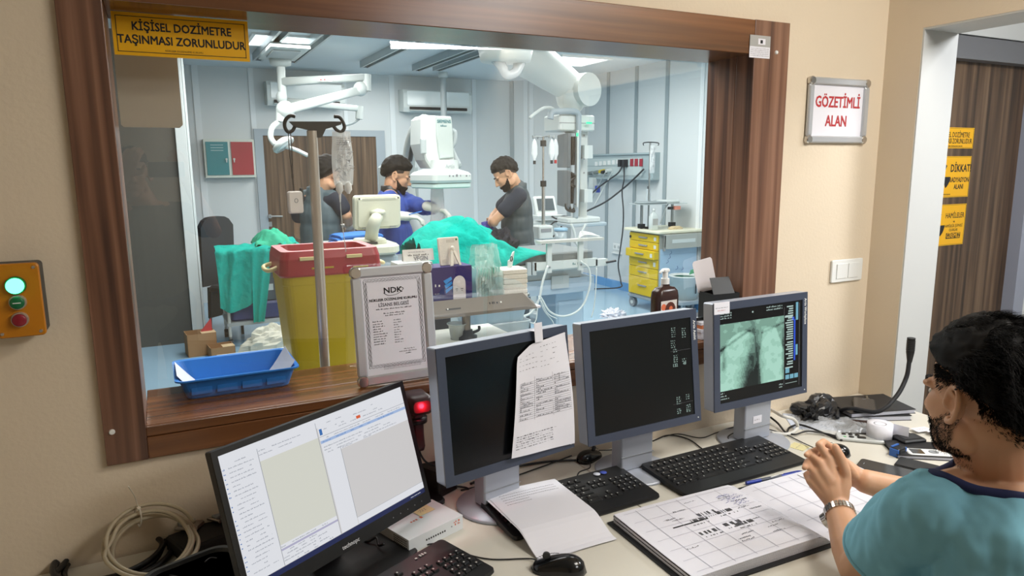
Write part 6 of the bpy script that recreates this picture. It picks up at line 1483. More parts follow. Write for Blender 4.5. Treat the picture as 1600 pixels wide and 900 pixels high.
# cup and dark holder on the counter
q = atZ(718, 529, CTZ); o = thing('plastic_cup', 'clear plastic cup on the white counter left of the pole', 'cup', (q.x-0.01, q.y, CTZ))
b = MB(); CUPM = mat('cup_plastic', '#d9e2e2', 0.15, alpha=0.55); b.lathe([(0.0005, 0.0), (0.026, 0.0), (0.034, 0.058), (0.040, 0.060), (0.040, 0.064), (0.035, 0.064), (0.025, 0.003)], CUPM, (0, 0, 0), 28); b.build('cup_body', o); b = MB(); b.lathe([(0.0005, 0.004), (0.0245, 0.004), (0.030, 0.035), (0.0005, 0.035)], mat('water', '#c9d8dc', 0.05, alpha=0.4), (0, 0, 0), 24); b.build('water', o)
q = atZ(700, 520, CTZ); o = thing('pen_pot', 'black holder with small knobs on the counter behind the clear cup', 'holder', (q.x-0.02, q.y+0.10, CTZ))
b = MB(); b.prism(rrect(0.13, 0.06, 0.012), 0, 0.05, BLACK, None, 0.004); b.build('holder', o)
for x in (-0.03, 0.01, 0.045): b = MB(); b.cyl((x, -0.01, 0.05), (x, -0.01, 0.068), 0.006, BLACK, 0.004, 12); b.ball((x, -0.01, 0.072), 0.007, mat('brass', '#b08b4a', 0.3, 0.8), 10); b.build('knob', o)

# ---- storage boxes on a low trolley behind the counter
LBX = mat('pale_blue_box', '#a9c2d2', 0.4); SBY = 3.05
q0, q1 = atY(742, 495, SBY), atY(826, 495, SBY); z0_ = atY(780, 506, SBY).z; z1_ = atY(780, 482, SBY).z
cxs = (q0.x+q1.x)/2; wS = q1.x-q0.x
o = thing('storage_trolley', 'low pale trolley behind the counter carrying plastic boxes', 'trolley', (cxs, SBY+0.15, 0)); zt2 = z0_-0.15
for sx_ in (-1, 1):
    for sy_ in (-1, 1): b = MB(); b.box((sx_*wS*0.55, sy_*0.17, zt2/2+0.03), (0.025, 0.025, zt2-0.06), OW); b.cyl((sx_*wS*0.55-0.01, sy_*0.17, 0.03), (sx_*wS*0.55+0.01, sy_*0.17, 0.03), 0.03, DARK, n=14); b.build('leg', o)
b = MB(); b.box((0, 0, zt2-0.012), (wS*1.2, 0.42, 0.024), OW); b.build('shelf', o)
o = thing('clear_storage_box', 'frosted clear plastic box with pink pieces under the pale blue box', 'box', (cxs+0.02, SBY+0.15, zt2))
b = MB(); b.loft([[(x*k, y*k, z) for x, y in rrect(wS, 0.28, 0.02)] for k, z in ((0.9, 0), (1, 0.142), (1.03, 0.142), (1.03, 0.148), (0.97, 0.148), (0.88, 0.006))], mat('frosted_plastic', '#c9d5da', 0.25, alpha=0.6)); b.build('box_body', o)
b = MB(); b.ball((0.06, -0.05, 0.045), (0.05, 0.04, 0.035), mat('pink_foam', '#c49a94', 0.8), 12); b.ball((-0.03, -0.03, 0.04), (0.04, 0.05, 0.03), mat('pink_foam', '#c49a94', 0.8), 12); b.build('contents', o)
o = thing('pale_blue_box', 'pale blue plastic box carrying a stack of dark folders behind the pole', 'box', (cxs, SBY+0.15, z0_-0.001))
hB = z1_-z0_
b = MB(); b.loft([[(x*k, y*k, z) for x, y in rrect(wS, 0.30, 0.03)] for k, z in ((0.88, 0), (0.9, 0.004), (1, hB), (1.03, hB), (1.03, hB+0.006), (0.97, hB+0.006), (0.87, 0.01))], LBX); b.build('box_body', o)
for k in range(5):
    b = MB(TF((cxs+0.01*(k % 2), SBY+0.14, z0_+hB+0.0065+0.0135*k), 0.03*((k*3) % 4-1))); b.prism(rrect(wS*1.02, 0.29, 0.02), 0, 0.011, mat('folder_slate', '#4a5a5c', 0.4) if k < 4 else mat('folder_black', '#202628', 0.4), None, 0.002); b.prism(rrect(wS*1.00, 0.282, 0.02), 0.011, 0.0131, OG); 
    tag(b.build('document_folder'), 'slate grey folder in the stack on the pale blue box', 'folder', 'folders on the pale blue box')
# ---- operating table
TYF, TZ = 4.15, 0.955
tx0, tx1 = 0.95, atY(933, 405, TYF).x
o = thing('operating_table', 'white operating table with a grey mattress and side rail across the theatre', 'operating table', ((tx0+tx1)/2, TYF+0.27, 0)); cxT = (tx0+tx1)/2; LT = tx1-tx0
MATG = mat('mattress_grey', '#7d8587', 0.5)
b = MB(); b.prism(rrect(LT*0.98, 0.52, 0.03), TZ+0.02, TZ+0.085, MATG, None, 0.008); b.build('mattress', o)
b = MB(); b.box((0, 0, TZ-0.01), (LT, 0.54, 0.05), OW, None, 0.006); b.box((0, 0, TZ-0.07), (LT*0.9, 0.42, 0.07), OG, None, 0.006); b.build('table_frame', o)
b = MB(); b.prism(rrect(0.5, 0.36, 0.05), 0.0, 0.12, OW, TF((-0.25, 0.05, 0)), 0.02); b.prism(rrect(0.34, 0.28, 0.04), 0.12, TZ-0.10, OG, TF((-0.25, 0.05, 0)), 0.01); b.build('column', o)
xr0, xr1 = atY(832, 415, TYF).x-cxT, atY(930, 408, TYF).x-cxT
b = MB(); b.bb((xr0, -0.30, TZ-0.02), (xr1, -0.275, TZ+0.035), OW); b.scribble(xr0+0.30, TZ-0.0, xr0+0.40, 0.0, 0.016, TEXTB, PF((0, -0.3005, 0)), word=0.02)
for x in (xr0-0.04, xr0+0.0): b.box((x, -0.285, TZ-0.005), (0.03, 0.03, 0.09), OG)
b.build('side_rail', o)
qa, qb = atY(845, 390, TYF-0.02), atY(930, 384, TYF-0.02)
b = MB()
for px in (856, 905): 
    x = atY(px, 400, TYF-0.02).x-cxT; b.bb((x-0.018, -0.315, TZ-0.04), (x+0.018, -0.295, TZ+0.165), OW); b.cyl((x, -0.316, TZ+0.0), (x, -0.32, TZ+0.0), 0.007, GREY, n=10)
b.bb((qa.x-cxT-0.03, -0.34, TZ+0.165), (qb.x-cxT+0.04, -0.27, TZ+0.182), mat('arm_board', '#b9bcb6', 0.4)); b.build('arm_board', o)
b = MB(); x = tx1-cxT; b.bb((x-0.02, -0.2, TZ-0.03), (x+0.03, 0.2, TZ+0.02), OW); b.box((x+0.02, -0.28, TZ+0.0), (0.10, 0.04, 0.05), OW); b.cyl((x+0.05, -0.31, TZ), (x+0.12, -0.33, TZ+0.01), 0.008, BLACK, n=10); b.build('end_bracket', o)
b = MB(); bx_ = atY(882, 440, TYF).x-cxT; b.bb((bx_-0.45, -0.22, TZ-0.21), (bx_+0.28, 0.2, TZ-0.105), mat('blue_grey_casing', '#a8bccb', 0.35)); b.bb((bx_-0.08, -0.232, TZ-0.17), (bx_+0.06, -0.22, TZ-0.08), OG); b.build('drive_casing', o)
# looping hoses from the table rail
A = lambda x, y, Y=TYF-0.06: atY(x, y, Y)
hangcurve([A(856, 415), A(848, 440), A(842, 468), A(828, 490), A(806, 494), A(790, 482), A(772, 466)], 0.0085, OW, 'white hose looping down from the left end of the table rail', 'hose', 'hose')
hangcurve([A(907, 408), A(920, 420), A(922, 445), A(912, 475), A(896, 490), A(875, 494), A(858, 486), A(848, 470), A(843, 462)], 0.0075, OW, 'white hose hanging in a wide loop from the right end of the table rail', 'hose', 'hose')
hangcurve([A(932, 418), A(931, 450), A(928, 480), A(924, 496)], 0.0045, OW, 'thin white tube hanging straight from the end of the table', 'hose', 'hose')
for i, (pts, lab) in enumerate((([(843, 466), (850, 485), (862, 500), (866, 508)], 'thin clear tube curling below the table, nearest of three'), ([(845, 470), (856, 490), (870, 498)], 'thin clear tube curling below the table, middle of three'), ([(820, 495), (826, 502), (834, 505), (838, 498), (840, 480), (842, 462)], 'thin clear tube curling below the table, leftmost of three'))):
    hangcurve([A(x, y, TYF-0.09-0.012*i) for x, y in pts], 0.004, OW, lab, 'hose', 'hose')
# blue-grey cabinet standing under the far end of the table
q0, q1, q2 = atY(861, 470, 4.4), atY(905, 470, 4.4), atY(880, 452, 4.4)
o = thing('under_table_cabinet', 'pale blue grey cabinet on the floor beyond the hoses under the table', 'cabinet', ((q0.x+q1.x)/2, 4.48, 0))
b = MB(); b.box((0, 0, q2.z/2+0.015), (q1.x-q0.x, 0.3, q2.z-0.03), LBX, None, 0.01); b.build('cabinet_body', o); b = MB(); b.box((0, -0.152, q2.z*0.5), ((q1.x-q0.x)*0.85, 0.006, q2.z*0.8), mat('door_blue_grey', '#b5cad8', 0.35)); b.cyl((0.05, -0.158, q2.z*0.45), (0.05, -0.163, q2.z*0.45), 0.012, GREY, n=12); b.build('cabinet_door', o)
for sx_ in (-1, 1): b = MB(); b.box((sx_*(q1.x-q0.x)*0.4, 0, 0.01), (0.04, 0.26, 0.02), DARK); b.build('foot', o)
# drape over the patient
DR0, DR1 = atY(642, 385, 4.4).x, atY(832, 378, 4.4).x
o = thing('surgical_drape', 'rumpled turquoise surgical drape heaped over the patient on the table', 'drape', ((DR0+DR1)/2, 4.40, TZ+0.085)); LW = DR1-DR0
peak = atY(700, 343, 4.45).z-(TZ+0.085)
def drp(u, v):
    x = (u-0.5)*LW; pr_ = (1-abs(2*u-0.80)**2.4*0.9) if u < 0.9 else 0.04; pr_ = max(0.03, min(1, pr_))*(1.0 if u < 0.42 else max(0.10, 1-(u-0.42)*1.75))
    a = PI*v; w_ = 0.25
    q_ = 9*v+13*u*(0.6+0.4*v)+2.2*mnoise.noise(V((u*3, v*3, 2))); q2_ = 7*v-9*u+2*mnoise.noise(V((u*4, v*4, 7)))
    f = 0.030*mnoise.noise(V((u*3+v*7, v*3-u*2, 1)))+0.055*(abs(math.sin(q_))**0.7-0.7)+0.03*(abs(math.sin(q2_))**0.8-0.6)+0.014*mnoise.noise(V((u*16, v*16, 4)))
    y = -w_*math.cos(a)*(1.0-0.1*pr_); z = max(0.004, (peak*pr_)*(math.sin(a)**0.65)+f*min(1, pr_*2.4)*math.sin(a)**0.5)
    if v < 0.04: z = -0.10*(1-v/0.04)*min(1, pr_*1.5)+0.004; y = -w_-0.025
    return (x+0.02*f, y, z)
b = MB(); b.grid(drp, 110, 64, SEA, True, None, 0.004); b.build('draped_sheet', o)
q0 = atY(778, 368, 4.33)
crumple('dark navy cloth bundle at the foot end of the turquoise drape', (q0.x, 4.27, TZ+0.0865), 0.12, 0.085, 0.16, mat('navy_cloth', '#12141f', 0.85), 5.0, 'cloth_bundle', 'cloth', 0.2, 0.35)
b = MB(); q0, q1 = atY(784, 378, 4.2), atY(826, 380, 4.2)
def strip(u, v): 
    p = q0.lerp(q1, u); return (p.x, 4.25+(v-0.5)*0.09, TZ+0.0895+0.028*math.sin(PI*v)*(0.6+0.4*math.sin(5*u))+0.006*math.sin(20*v+4*u))
b.grid(strip, 20, 10, SEA, True, None, 0.004); tag(b.build('folded_drape'), 'flat folded turquoise cloth end lying on the grey mattress', 'drape')

# ---- C-arm angiography unit
CY = 4.75
o = thing('c_arm', 'white x-ray C-arm with flat detector head above the operating table', 'x-ray machine', (atY(690, 280, CY).x, CY, 0))
A = lambda x, y, dy=0.0: atY(x, y, CY+dy)
Mc = PF((0, CY, 0)); toL = lambda q: (q.x, q.z)
# head column
fr = [A(657, 186), A(664, 180), A(703, 182), A(706, 200), A(708, 240), A(711, 263), A(672, 263), A(664, 250), A(656, 225)]
b = MB(); P2 = [(q.x, q.z) for q in fr][::-1]; b.prism(P2, -0.22, 0.02, OW, Mc @ TF((0, 0, 0)), 0.012); 
fr2 = [A(679, 183), A(702, 184), A(704, 204), A(706, 246), A(684, 248), A(680, 215)]; b.prism([(q.x, q.z) for q in fr2][::-1], 0.02, 0.045, mat('cover_grey', '#b4bfbc', 0.4), Mc, 0.006)
q = A(690, 190.5); s0 = A(679, 190).x; s1 = A(700, 190).x
b.text('SIEMENS', q.x, q.z, 0.0465, 0.030, TEXTB, 0.92, M=Mc); q2 = A(690, 197); b.scribble(q2.x-0.025, q2.z-0.006, q2.x+0.025, 0.0465, 0.013, TEXTB, Mc, word=0.06)
b.build('head_column', o, world=True)
b = MB(); q = A(690, 258); b.cyl((q.x, CY-0.06, A(690, 268).z), (q.x, CY-0.06, A(690, 250).z), 0.10, OW, 0.095, 28); b.text('Artis', q.x, A(690, 260).z, 0.162, 0.035, OG, M=Mc); b.build('swivel_collar', o, world=True)
# detector housing (yawed box)
c0 = A(688, 280, -0.05); dz0, dz1 = A(700, 293).z, A(700, 266).z; hw = (A(737, 280).x-A(647, 280).x)/2*0.78
Md = Matrix.Translation(V((c0.x, CY-0.06, 0))) @ Matrix.Rotation(0.30, 4, 'Z')
b = MB(Md); b.loft([[(x*k, y*k, z) for x, y in rrect(2*hw, 1.8*hw, 0.04)] for k, z in ((0.55, dz1+0.01), (0.9, dz1-0.012), (1.0, dz1-0.03), (1.0, dz0+0.055))], OW, False); MP = Md @ PF((0, -0.9*hw-0.0008, (dz0+dz1)/2+0.022)); b.M = I4
b.scribble(-0.05, -0.005, 0.06, 0.0, 0.018, INKG, MP, word=0.02); b.scribble(0.10, -0.005, 0.14, 0.0, 0.016, INKG, MP, word=0.02); b.build('detector_housing', o, world=True)
b = MB(Md); b.prism(rrect(2.02*hw, 1.82*hw, 0.04), dz0+0.038, dz0+0.055, mat('bumper_grey', '#8ba3a6', 0.4)); b.build('bumper_strip', o, world=True)
b = MB(Md); b.prism(rrect(1.96*hw, 1.76*hw, 0.04), dz0, dz0+0.038, mat('detector_pale', '#c3d9d6', 0.3), None, 0.008); b.build('detector_plate', o, world=True)
# grip handles
b = MB(); b.tube([A(704, 203), A(710, 208), A(709, 222), A(705, 229)], 0.022, OG, 10); b.build('upper_grip', o, world=True)
b = MB(); b.tube([A(707, 232), A(710, 243), A(716, 258)], lambda t: 0.012+0.014*t, OG, 10); b.ball(tuple(A(716, 258)), 0.026, OG, 12); b.build('lower_grip', o, world=True)
b = MB(); q0_, q1_ = A(660, 217), A(661, 240); b.prism([(q0_.x-0.02, q1_.z), (q0_.x+0.02, q1_.z), (q0_.x+0.02, q0_.z), (q0_.x-0.02, q0_.z)], 0.0, 0.026, OG, Mc, 0.006); b.build('side_vent', o, world=True)
# the arc behind, the stand and the tube under the table
b = MB(); AR = [A(664, 190, 0.15), A(650, 205, 0.40), A(641, 235, 0.68), A(638, 270, 0.84), A(640, 310, 0.88), A(648, 350, 0.80)]; AR.append(V((AR[-1].x+0.05, CY+0.55, 0.72))); AR.append(V((AR[0].x+0.12, CY+0.12, 0.62))); b.tube(AR, 0.055, OW, 12); b.build('c_arc', o, world=True)
b = MB(); b.tube([A(661, 188, 0.10), A(652, 203, 0.30), A(645, 226, 0.52), A(641, 250, 0.68)], 0.018, DARK, 8); b.build('arc_cable', o, world=True)
b = MB(); q = A(692, 300); b.prism(rrect(0.34, 0.30, 0.05), 0.52, 0.80, OW, TF((q.x+0.02, CY+0.0, 0)), 0.02); b.build('tube_housing', o, world=True)
b = MB(); xs_ = AR[3].x; b.prism(rrect(0.42, 0.36, 0.05), 0.0, 0.10, OW, TF((xs_, CY+1.12, 0)), 0.02); b.prism(rrect(0.30, 0.26, 0.05), 0.10, A(640, 258, 1.1).z, OG, TF((xs_, CY+1.12, 0)), 0.02); b.cyl((xs_, CY+1.02, 1.30), (xs_+0.02, CY+0.86, 1.30), 0.10, OG, n=20); b.build('stand', o, world=True)
# clear sleeve hanging under the detector
b = MB(); q = A(683, 300, -0.05)
b.lathe([(0.045, 0), (0.05, -0.08), (0.05, -0.18), (0.058, -0.24), (0.05, -0.27)], mat('sleeve_film', '#cfc6cc', 0.15, alpha=0.4), (q.x, CY-0.05, dz0-0.001), 20, None, 1.0, 0.8); b.build('clear_sleeve', o, world=True)

# ---- ceiling hose
hx = atZ(692, 113, CZ-0.0); o = thing('ceiling_hose', 'grey ribbed ceiling hose dropping behind the C-arm', 'hose', (hx.x, hx.y, CZ))
b = MB(); prof = []
Lh = CZ-atY(690, 210, hx.y).z
for k in range(46):
    z = -0.04-Lh*k/46; prof += [(0.042, z), (0.036, z-Lh/92)]
b.lathe(prof, OG, (0, 0, 0), 18); b.build('ribbed_tube', o)
b = MB(); b.lathe([(0.0005, 0), (0.06, 0), (0.06, -0.06), (0.05, -0.065), (0.0005, -0.066)], OW, (0, 0, 0), 24); b.build('ceiling_cap', o)
b = MB(); b.cyl((0, 0, -0.04-Lh), (0.02, 0.0, -0.16-Lh), 0.05, OW, 0.05, 18); b.build('end_cuff', o)
# ---- ceiling rails
RAILM = mat('rail_aluminium', '#aeb8ba', 0.35, 0.5)
for i, (px, py, y0_, lab) in enumerate(((569, 103, 2.6, 'grey ceiling rail left of the pair over the table'), (650, 108, 2.6, 'grey ceiling rail, left one of the close pair'), (682, 108, 2.6, 'grey ceiling rail, right one of the close pair'), (402, 92, 2.6, 'left ceiling rail of the surgical lamp carriage'), (455, 95, 2.6, 'right ceiling rail of the surgical lamp carriage'))):
    q = atZ(px, py, CZ-0.05); o = thing('ceiling_rail', lab, 'rail', (q.x, (q.y+y0_)/2, CZ), 0, 'ceiling rails'); del o['group']
    Lr = q.y-y0_; b = MB(); b.prism([(-0.05, 0), (-0.05, -0.075), (-0.028, -0.075), (-0.028, -0.02), (0.028, -0.02), (0.028, -0.075), (0.05, -0.075), (0.05, 0)], -Lr/2, Lr/2, RAILM, PF((0, 0, 0))); b.build('channel', o)
    b = MB(); b.bb((-0.027, Lr/2-0.02, -0.07), (0.027, Lr/2-0.005, -0.021), DARK if i == 1 else GREY); b.build('end_stop', o)
    for k in range(3): b = MB(); b.cyl((0.0, Lr/2-0.2-0.9*k, -0.0205), (0.0, Lr/2-0.2-0.9*k, -0.03), 0.03, OW, n=14); b.build('fixing', o)
# ---- surgical lamp on the left rails
q = atZ(430, 92, CZ-0.08); LY = q.y-0.25
A = lambda x, y, dy=0.0: atY(x, y, LY+dy)
o = thing('surgical_lamp', 'white surgical lamp with jointed arms hanging from the left ceiling rails', 'lamp', (A(436, 95).x, LY, CZ-0.08))
cx_l = A(438, 95).x
b = MB(); b.bb((A(405, 80).x, LY-0.75, CZ-0.115), (A(462, 80).x, LY+0.10, CZ-0.076), OW); b.bb((A(412, 80).x, LY-0.60, CZ-0.13), (A(452, 80).x, LY-0.15, CZ-0.114), OG); b.build('carriage', o, world=True)
b = MB(); b.lathe([(0.0005, 0), (0.11, 0), (0.10, -0.06), (0.05, -0.075), (0.0005, -0.076)], OW, (cx_l, LY, CZ-0.115), 24); b.build('mounting_bell', o, world=True)
b = MB(); b.cyl((cx_l, LY, CZ-0.17), tuple(A(443, 178)), 0.042, OW, 0.040, 18); b.ball(tuple(A(440, 152)), (0.055, 0.055, 0.07), OW, 14); b.build('column', o, world=True)
def beam(a, c, w0, h0, w1, h1):
    d = (c-a).normalized(); sd = V((0, 0, 1)).cross(d).normalized(); up = d.cross(sd); rg = []
    for p, w_, h_ in ((a, w0, h0), (c, w1, h1)): rg.append([p+sd*(w_*x)+up*(h_*y) for x, y in rrect(1, 1, 0.25, 3)])
    b.loft(rg, OW, True)
b = MB(); beam(A(441, 128), A(572, 121, -0.25), 0.09, 0.085, 0.075, 0.07); b.cyl(A(573, 116, -0.25), A(573, 142, -0.25), 0.045, OW, n=16); b.rect(-0.05, -0.02, 0.09, 0.02, 0.0, WHITE, Matrix.Translation(A(505, 124, -0.21)) @ PF((0, 0, 0), -0.25)); b.scribble(-0.03, -0.01, 0.05, 0.001, 0.02, mat('red_ink', '#b3262b'), Matrix.Translation(A(505, 124, -0.212)) @ PF((0, 0, 0), -0.25), word=0.02); b.build('upper_arm', o, world=True)
b = MB(); beam(A(571, 139, -0.25), A(446, 172, -0.35), 0.085, 0.085, 0.10, 0.10); b.ball(tuple(A(563, 139, -0.25)), 0.075, OW, 14); b.ball(tuple(A(446, 172, -0.35)), 0.09, OW, 14); b.build('spring_arm', o, world=True)
b = MB(); b.cyl(A(441, 165, -0.35), A(439, 190, -0.35), 0.055, OW, 0.05, 16); b.tube([A(436, 190, -0.35), A(425, 200, -0.38), A(423, 215, -0.40), A(430, 226, -0.42)], 0.028, OW, 8); b.tube([A(432, 192, -0.35), A(428, 193, -0.38)], 0.012, mat('orange_tip', '#d96a4a', 0.5), 6); b.build('head_yoke', o, world=True)
b = MB(); hc = A(442, 225, -0.45); dn = V((0.55, -0.2, -0.75)).normalized(); qn = dn.to_track_quat('Z', 'Y'); Ml = Matrix.Translation(hc) @ qn.to_matrix().to_4x4()
b.lathe([(0.0005, -0.05), (0.08, -0.045), (0.17, -0.015), (0.185, 0.01), (0.17, 0.03), (0.0005, 0.03)], OW, (0, 0, 0), 28, Ml, 1.0, 0.62); b.build('lamp_head', o, world=True)
b = MB(); b.lathe([(0.0005, 0.031), (0.15, 0.031), (0.15, 0.034), (0.0005, 0.036)], mat('lens', '#e9f1ee', 0.15), (0, 0, 0), 28, Ml, 1.0, 0.62); b.build('lens', o, world=True)
b = MB(); b.tube([hc+dn*0.03, A(462, 234, -0.45), A(481, 243, -0.45)], 0.02, OW, 8); b.build('handle', o, world=True)
b = MB(); beam(A(445, 158, 0.2), A(562, 170, 0.2), 0.07, 0.07, 0.06, 0.06); b.cyl(A(562, 166, 0.2), A(561, 186, 0.2), 0.04, OW, n=14); b.tube([A(561, 186, 0.2), A(552, 192, 0.2), A(540, 196, 0.2)], 0.014, OG, 8); b.scribble(-0.03, -0.01, 0.05, 0.001, 0.02, mat('red_ink', '#b3262b'), Matrix.Translation(A(507, 165, 0.16)), word=0.02) if False else None; b.build('second_arm', o, world=True)
# ---- air conditioners on the far wall
def aircon(lab, x0p, x1p, yt, yb_, Yw=BY):
    a, c = atY(x0p, yt, Yw-0.2), atY(x1p, yb_, Yw-0.2); W_, H_ = c.x-a.x, 0.30; zc = (a.z+c.z)/2
    o = thing('air_conditioner', lab, 'air conditioner', ((a.x+c.x)/2, Yw, zc-H_/2))
    pr = [(0, 0.02), (-0.20, 0.0), (-0.225, 0.06), (-0.225, 0.24), (-0.20, 0.29), (0, 0.30)]
    b = MB(); b.loft([[(-W_/2, y, z) for y, z in pr], [(W_/2, y, z) for y, z in pr]], OW, False); b.build('casing', o, bevel=0.008)
    b = MB(); b.bb((-W_*0.45, -0.232, 0.09), (W_*0.45, -0.2255, 0.27), mat('ac_panel', '#d9e2e2', 0.12)); b.build('front_panel', o)
    b = MB(); b.bb((-W_*0.42, -0.229, 0.035), (W_*0.42, -0.2255, 0.07), BLACK); b.build('outlet', o)
    b = MB(); b.box((0, -0.228, 0.022), (W_*0.84, 0.07, 0.008), OW, TF((0, 0, 0), 0, 0)); b.build('louvre', o)
aircon('white air conditioner on the far wall behind the ribbed hose', 629, 737, 138, 178)
aircon('white air conditioner on the far wall behind the surgical lamp arm', 415, 540, 125, 168)
# ---- first-aid cabinet teal and red
Yc = BY-0.16; a, c = atY(317, 217, Yc), atY(401, 277, Yc); W_, H_ = c.x-a.x, a.z-c.z
o = thing('wall_locker', 'two door wall locker, one teal and one red door, left of the brown door', 'locker', ((a.x+c.x)/2, BY, c.z))
b = MB(); b.bb((-W_/2, -0.14, 0), (W_/2, -0.0, H_), mat('locker_cream', '#cfd6cc', 0.4)); b.build('locker_body', o, bevel=0.003)
for s, m in ((-1, mat('locker_teal', '#2a8087', 0.45)), (1, mat('locker_red', '#a5303a', 0.4))):
    b = MB(); b.bb((s*W_*0.245-W_*0.215, -0.152, H_*0.07), (s*W_*0.245+W_*0.215, -0.141, H_*0.93), m)
    for k in range(3): b.bb((s*W_*0.245-0.07, -0.156, H_*(0.70+0.07*k)), (s*W_*0.245+0.07, -0.152, H_*(0.715+0.07*k)), mat('louvre_teal', '#b9cfcf', 0.4) if s < 0 else m)
    dd = b.build('locker_door', o, label='teal locker door' if s < 0 else 'red locker door')
    b = MB(); xk = s*W_*0.245-s*W_*0.17; b.cyl((xk, -0.152, H_*0.48), (xk, -0.168, H_*0.48), 0.013, STEEL, n=12); b.box((xk, -0.166, H_*0.45), (0.012, 0.008, 0.05), STEEL); b.build('door_latch', dd)
# ---- black chair by the jamb
q = atY(320, 400, 7.5); o = thing('visitor_chair', 'black chair standing beyond the white jamb on the left', 'chair', (q.x+0.30, 7.62, 0), -0.85)
CHB = mat('chair_black', '#2b2f33', 0.6)
b = MB(); b.grid(lambda u, v: (-0.25+0.10*v*0.3+0.0*u, -0.22+0.44*u, 0.45+0.70*v-0.10*abs(2*u-1)**4*v), 8, 10, CHB, True, None, 0.05); b.build('backrest', o)
b = MB(); b.prism(rrect(0.46, 0.46, 0.08), 0.40, 0.47, CHB, TF((0.02, 0, 0)), 0.02); b.build('seat', o)
for sx_ in (-1, 1):
    for sy_ in (-1, 1): b = MB(); b.cyl((sx_*0.19, sy_*0.19, 0.41), (sx_*0.21, sy_*0.21, 0.0), 0.014, BLACK, n=10); b.build('leg', o)
b = MB(); b.grid(lambda u, v: (-0.24+0.02*v, -0.18+0.36*u, 0.12+0.32*v), 4, 4, mat('chair_skirt', '#26231f', 0.7), True, None, 0.02); b.build('back_skirt', o)

# ---- green draped instrument trolley
TYc = 7.0; a0, a1 = atY(342, 375, TYc), atY(458, 378, TYc); W_ = a1.x-a0.x; zt_ = 0.90
o = thing('instrument_trolley', 'steel instrument trolley with dark lower tub, draped in green cloths', 'trolley', ((a0.x+a1.x)/2, TYc+0.05, 0))
b = MB(); b.prism(rrect(W_, 0.52, 0.03), zt_-0.03, zt_, STEEL, None, 0.003); b.build('top_tray', o)
b = MB(); b.prism([(-W_/2, -0.26), (W_/2, -0.26), (W_/2, 0.26), (-W_/2, 0.26)], 0.20, 0.23, OG); b.build('lower_shelf', o)
for sx_ in (-1, 1):
    for sy_ in (-1, 1):
        b = MB(); x, y = sx_*(W_/2-0.02), sy_*0.24; b.cyl((x, y, 0.10), (x, y, zt_-0.03), 0.014, OW, n=10); b.build('leg', o); b = MB(); b.cyl((x, y, 0.10), (x, y, 0.07), 0.012, STEEL, n=8); b.cyl((x-0.018, y-0.02, 0.04), (x+0.018, y-0.02, 0.04), 0.04, BLACK, n=14); b.build('caster', o)
b = MB(); b.prism(rrect(W_*0.9, 0.44, 0.05), 0.23, 0.40, mat('navy_tub', '#2c3c6e', 0.4), None, 0.02, False); b.build('navy_tub', o, label='navy blue tub')
b = MB(); b.box((0.06, 0.0, 0.63), (W_*0.72, 0.40, 0.44), mat('dark_slate_bin', '#4f5a62', 0.45)); b.bb((-0.08, -0.205, 0.50), (0.10, -0.2, 0.56), OW); 
for k in range(4): b.cyl((-0.1+0.11*k, -0.225, 0.41), (-0.1+0.11*k, -0.225, 0.86), 0.007, STEEL, n=8)
b.build('wire_basket', o, label='dark slate bin in a wire basket')
def cloth(lab, fn, nu, nv, m, name='surgical_cloth'):
    b = MB(); b.grid(fn, nu, nv, m, True, None, 0.004); return tag(b.build(name), lab, 'cloth')
xL = (a0.x+a1.x)/2-W_/2; yF = TYc+0.05-0.26
def fA(u, v):       # hanging curtain at the front left corner
    if v > 0.75: t = (v-0.75)/0.25; return (xL-0.05+0.40*u, yF-0.02+0.20*t, zt_+0.008+0.04*t*(0.6+mnoise.noise(V((u*5, t*3, 0)))))
    t = 1-v/0.75; return (xL-0.06+0.38*u+0.015*math.sin(9*u+2*t), yF-0.03-0.02*math.sin(17*u+3*t)-0.012*mnoise.noise(V((u*14, t*9, 2))), zt_+0.005-t*(0.52+0.05*math.sin(5*u)))
cloth('turquoise cloth hanging down the front left corner of the instrument trolley', fA, 36, 30, SEA)
def fB(u, v):
    if v > 0.7: t = (v-0.7)/0.3; return (xL+0.30+0.22*u+0.3*t, yF-0.01+0.22*t, zt_+0.012+0.02*math.sin(8*u+5*t))
    t = 1-v/0.7; w_ = 1-0.55*t; return (xL+0.28+0.20*(u-0.5)*w_+0.06*(1-t)-0.01*t, yF-0.05-0.014*math.sin(12*u+2*t), zt_+0.008-t*0.68)
cloth('long narrow turquoise cloth tail hanging in front of the trolley legs', fB, 20, 30, SEA)
def fC(u, v):
    return (xL+0.30+(W_-0.30)*u, yF+0.03+0.40*v, zt_+0.018+(0.14*math.sin(PI*min(1, max(0, u*1.1)))**0.7*math.sin(PI*v)**0.6+0.02*math.sin(14*u+9*v)+0.02*mnoise.noise(V((u*9, v*9, 3))))*1.0)
cloth('lighter green crumpled cloth heaped on top of the instrument trolley', fC, 40, 26, SEA2)
def fD(u, v): return (xL+W_-0.14+0.20*u, yF+0.05+0.30*v, zt_+0.03+0.05*math.sin(PI*v)-max(0, u-0.72)*0.5)
cloth('turquoise cloth end falling over the right side of the trolley', fD, 16, 12, SEA)
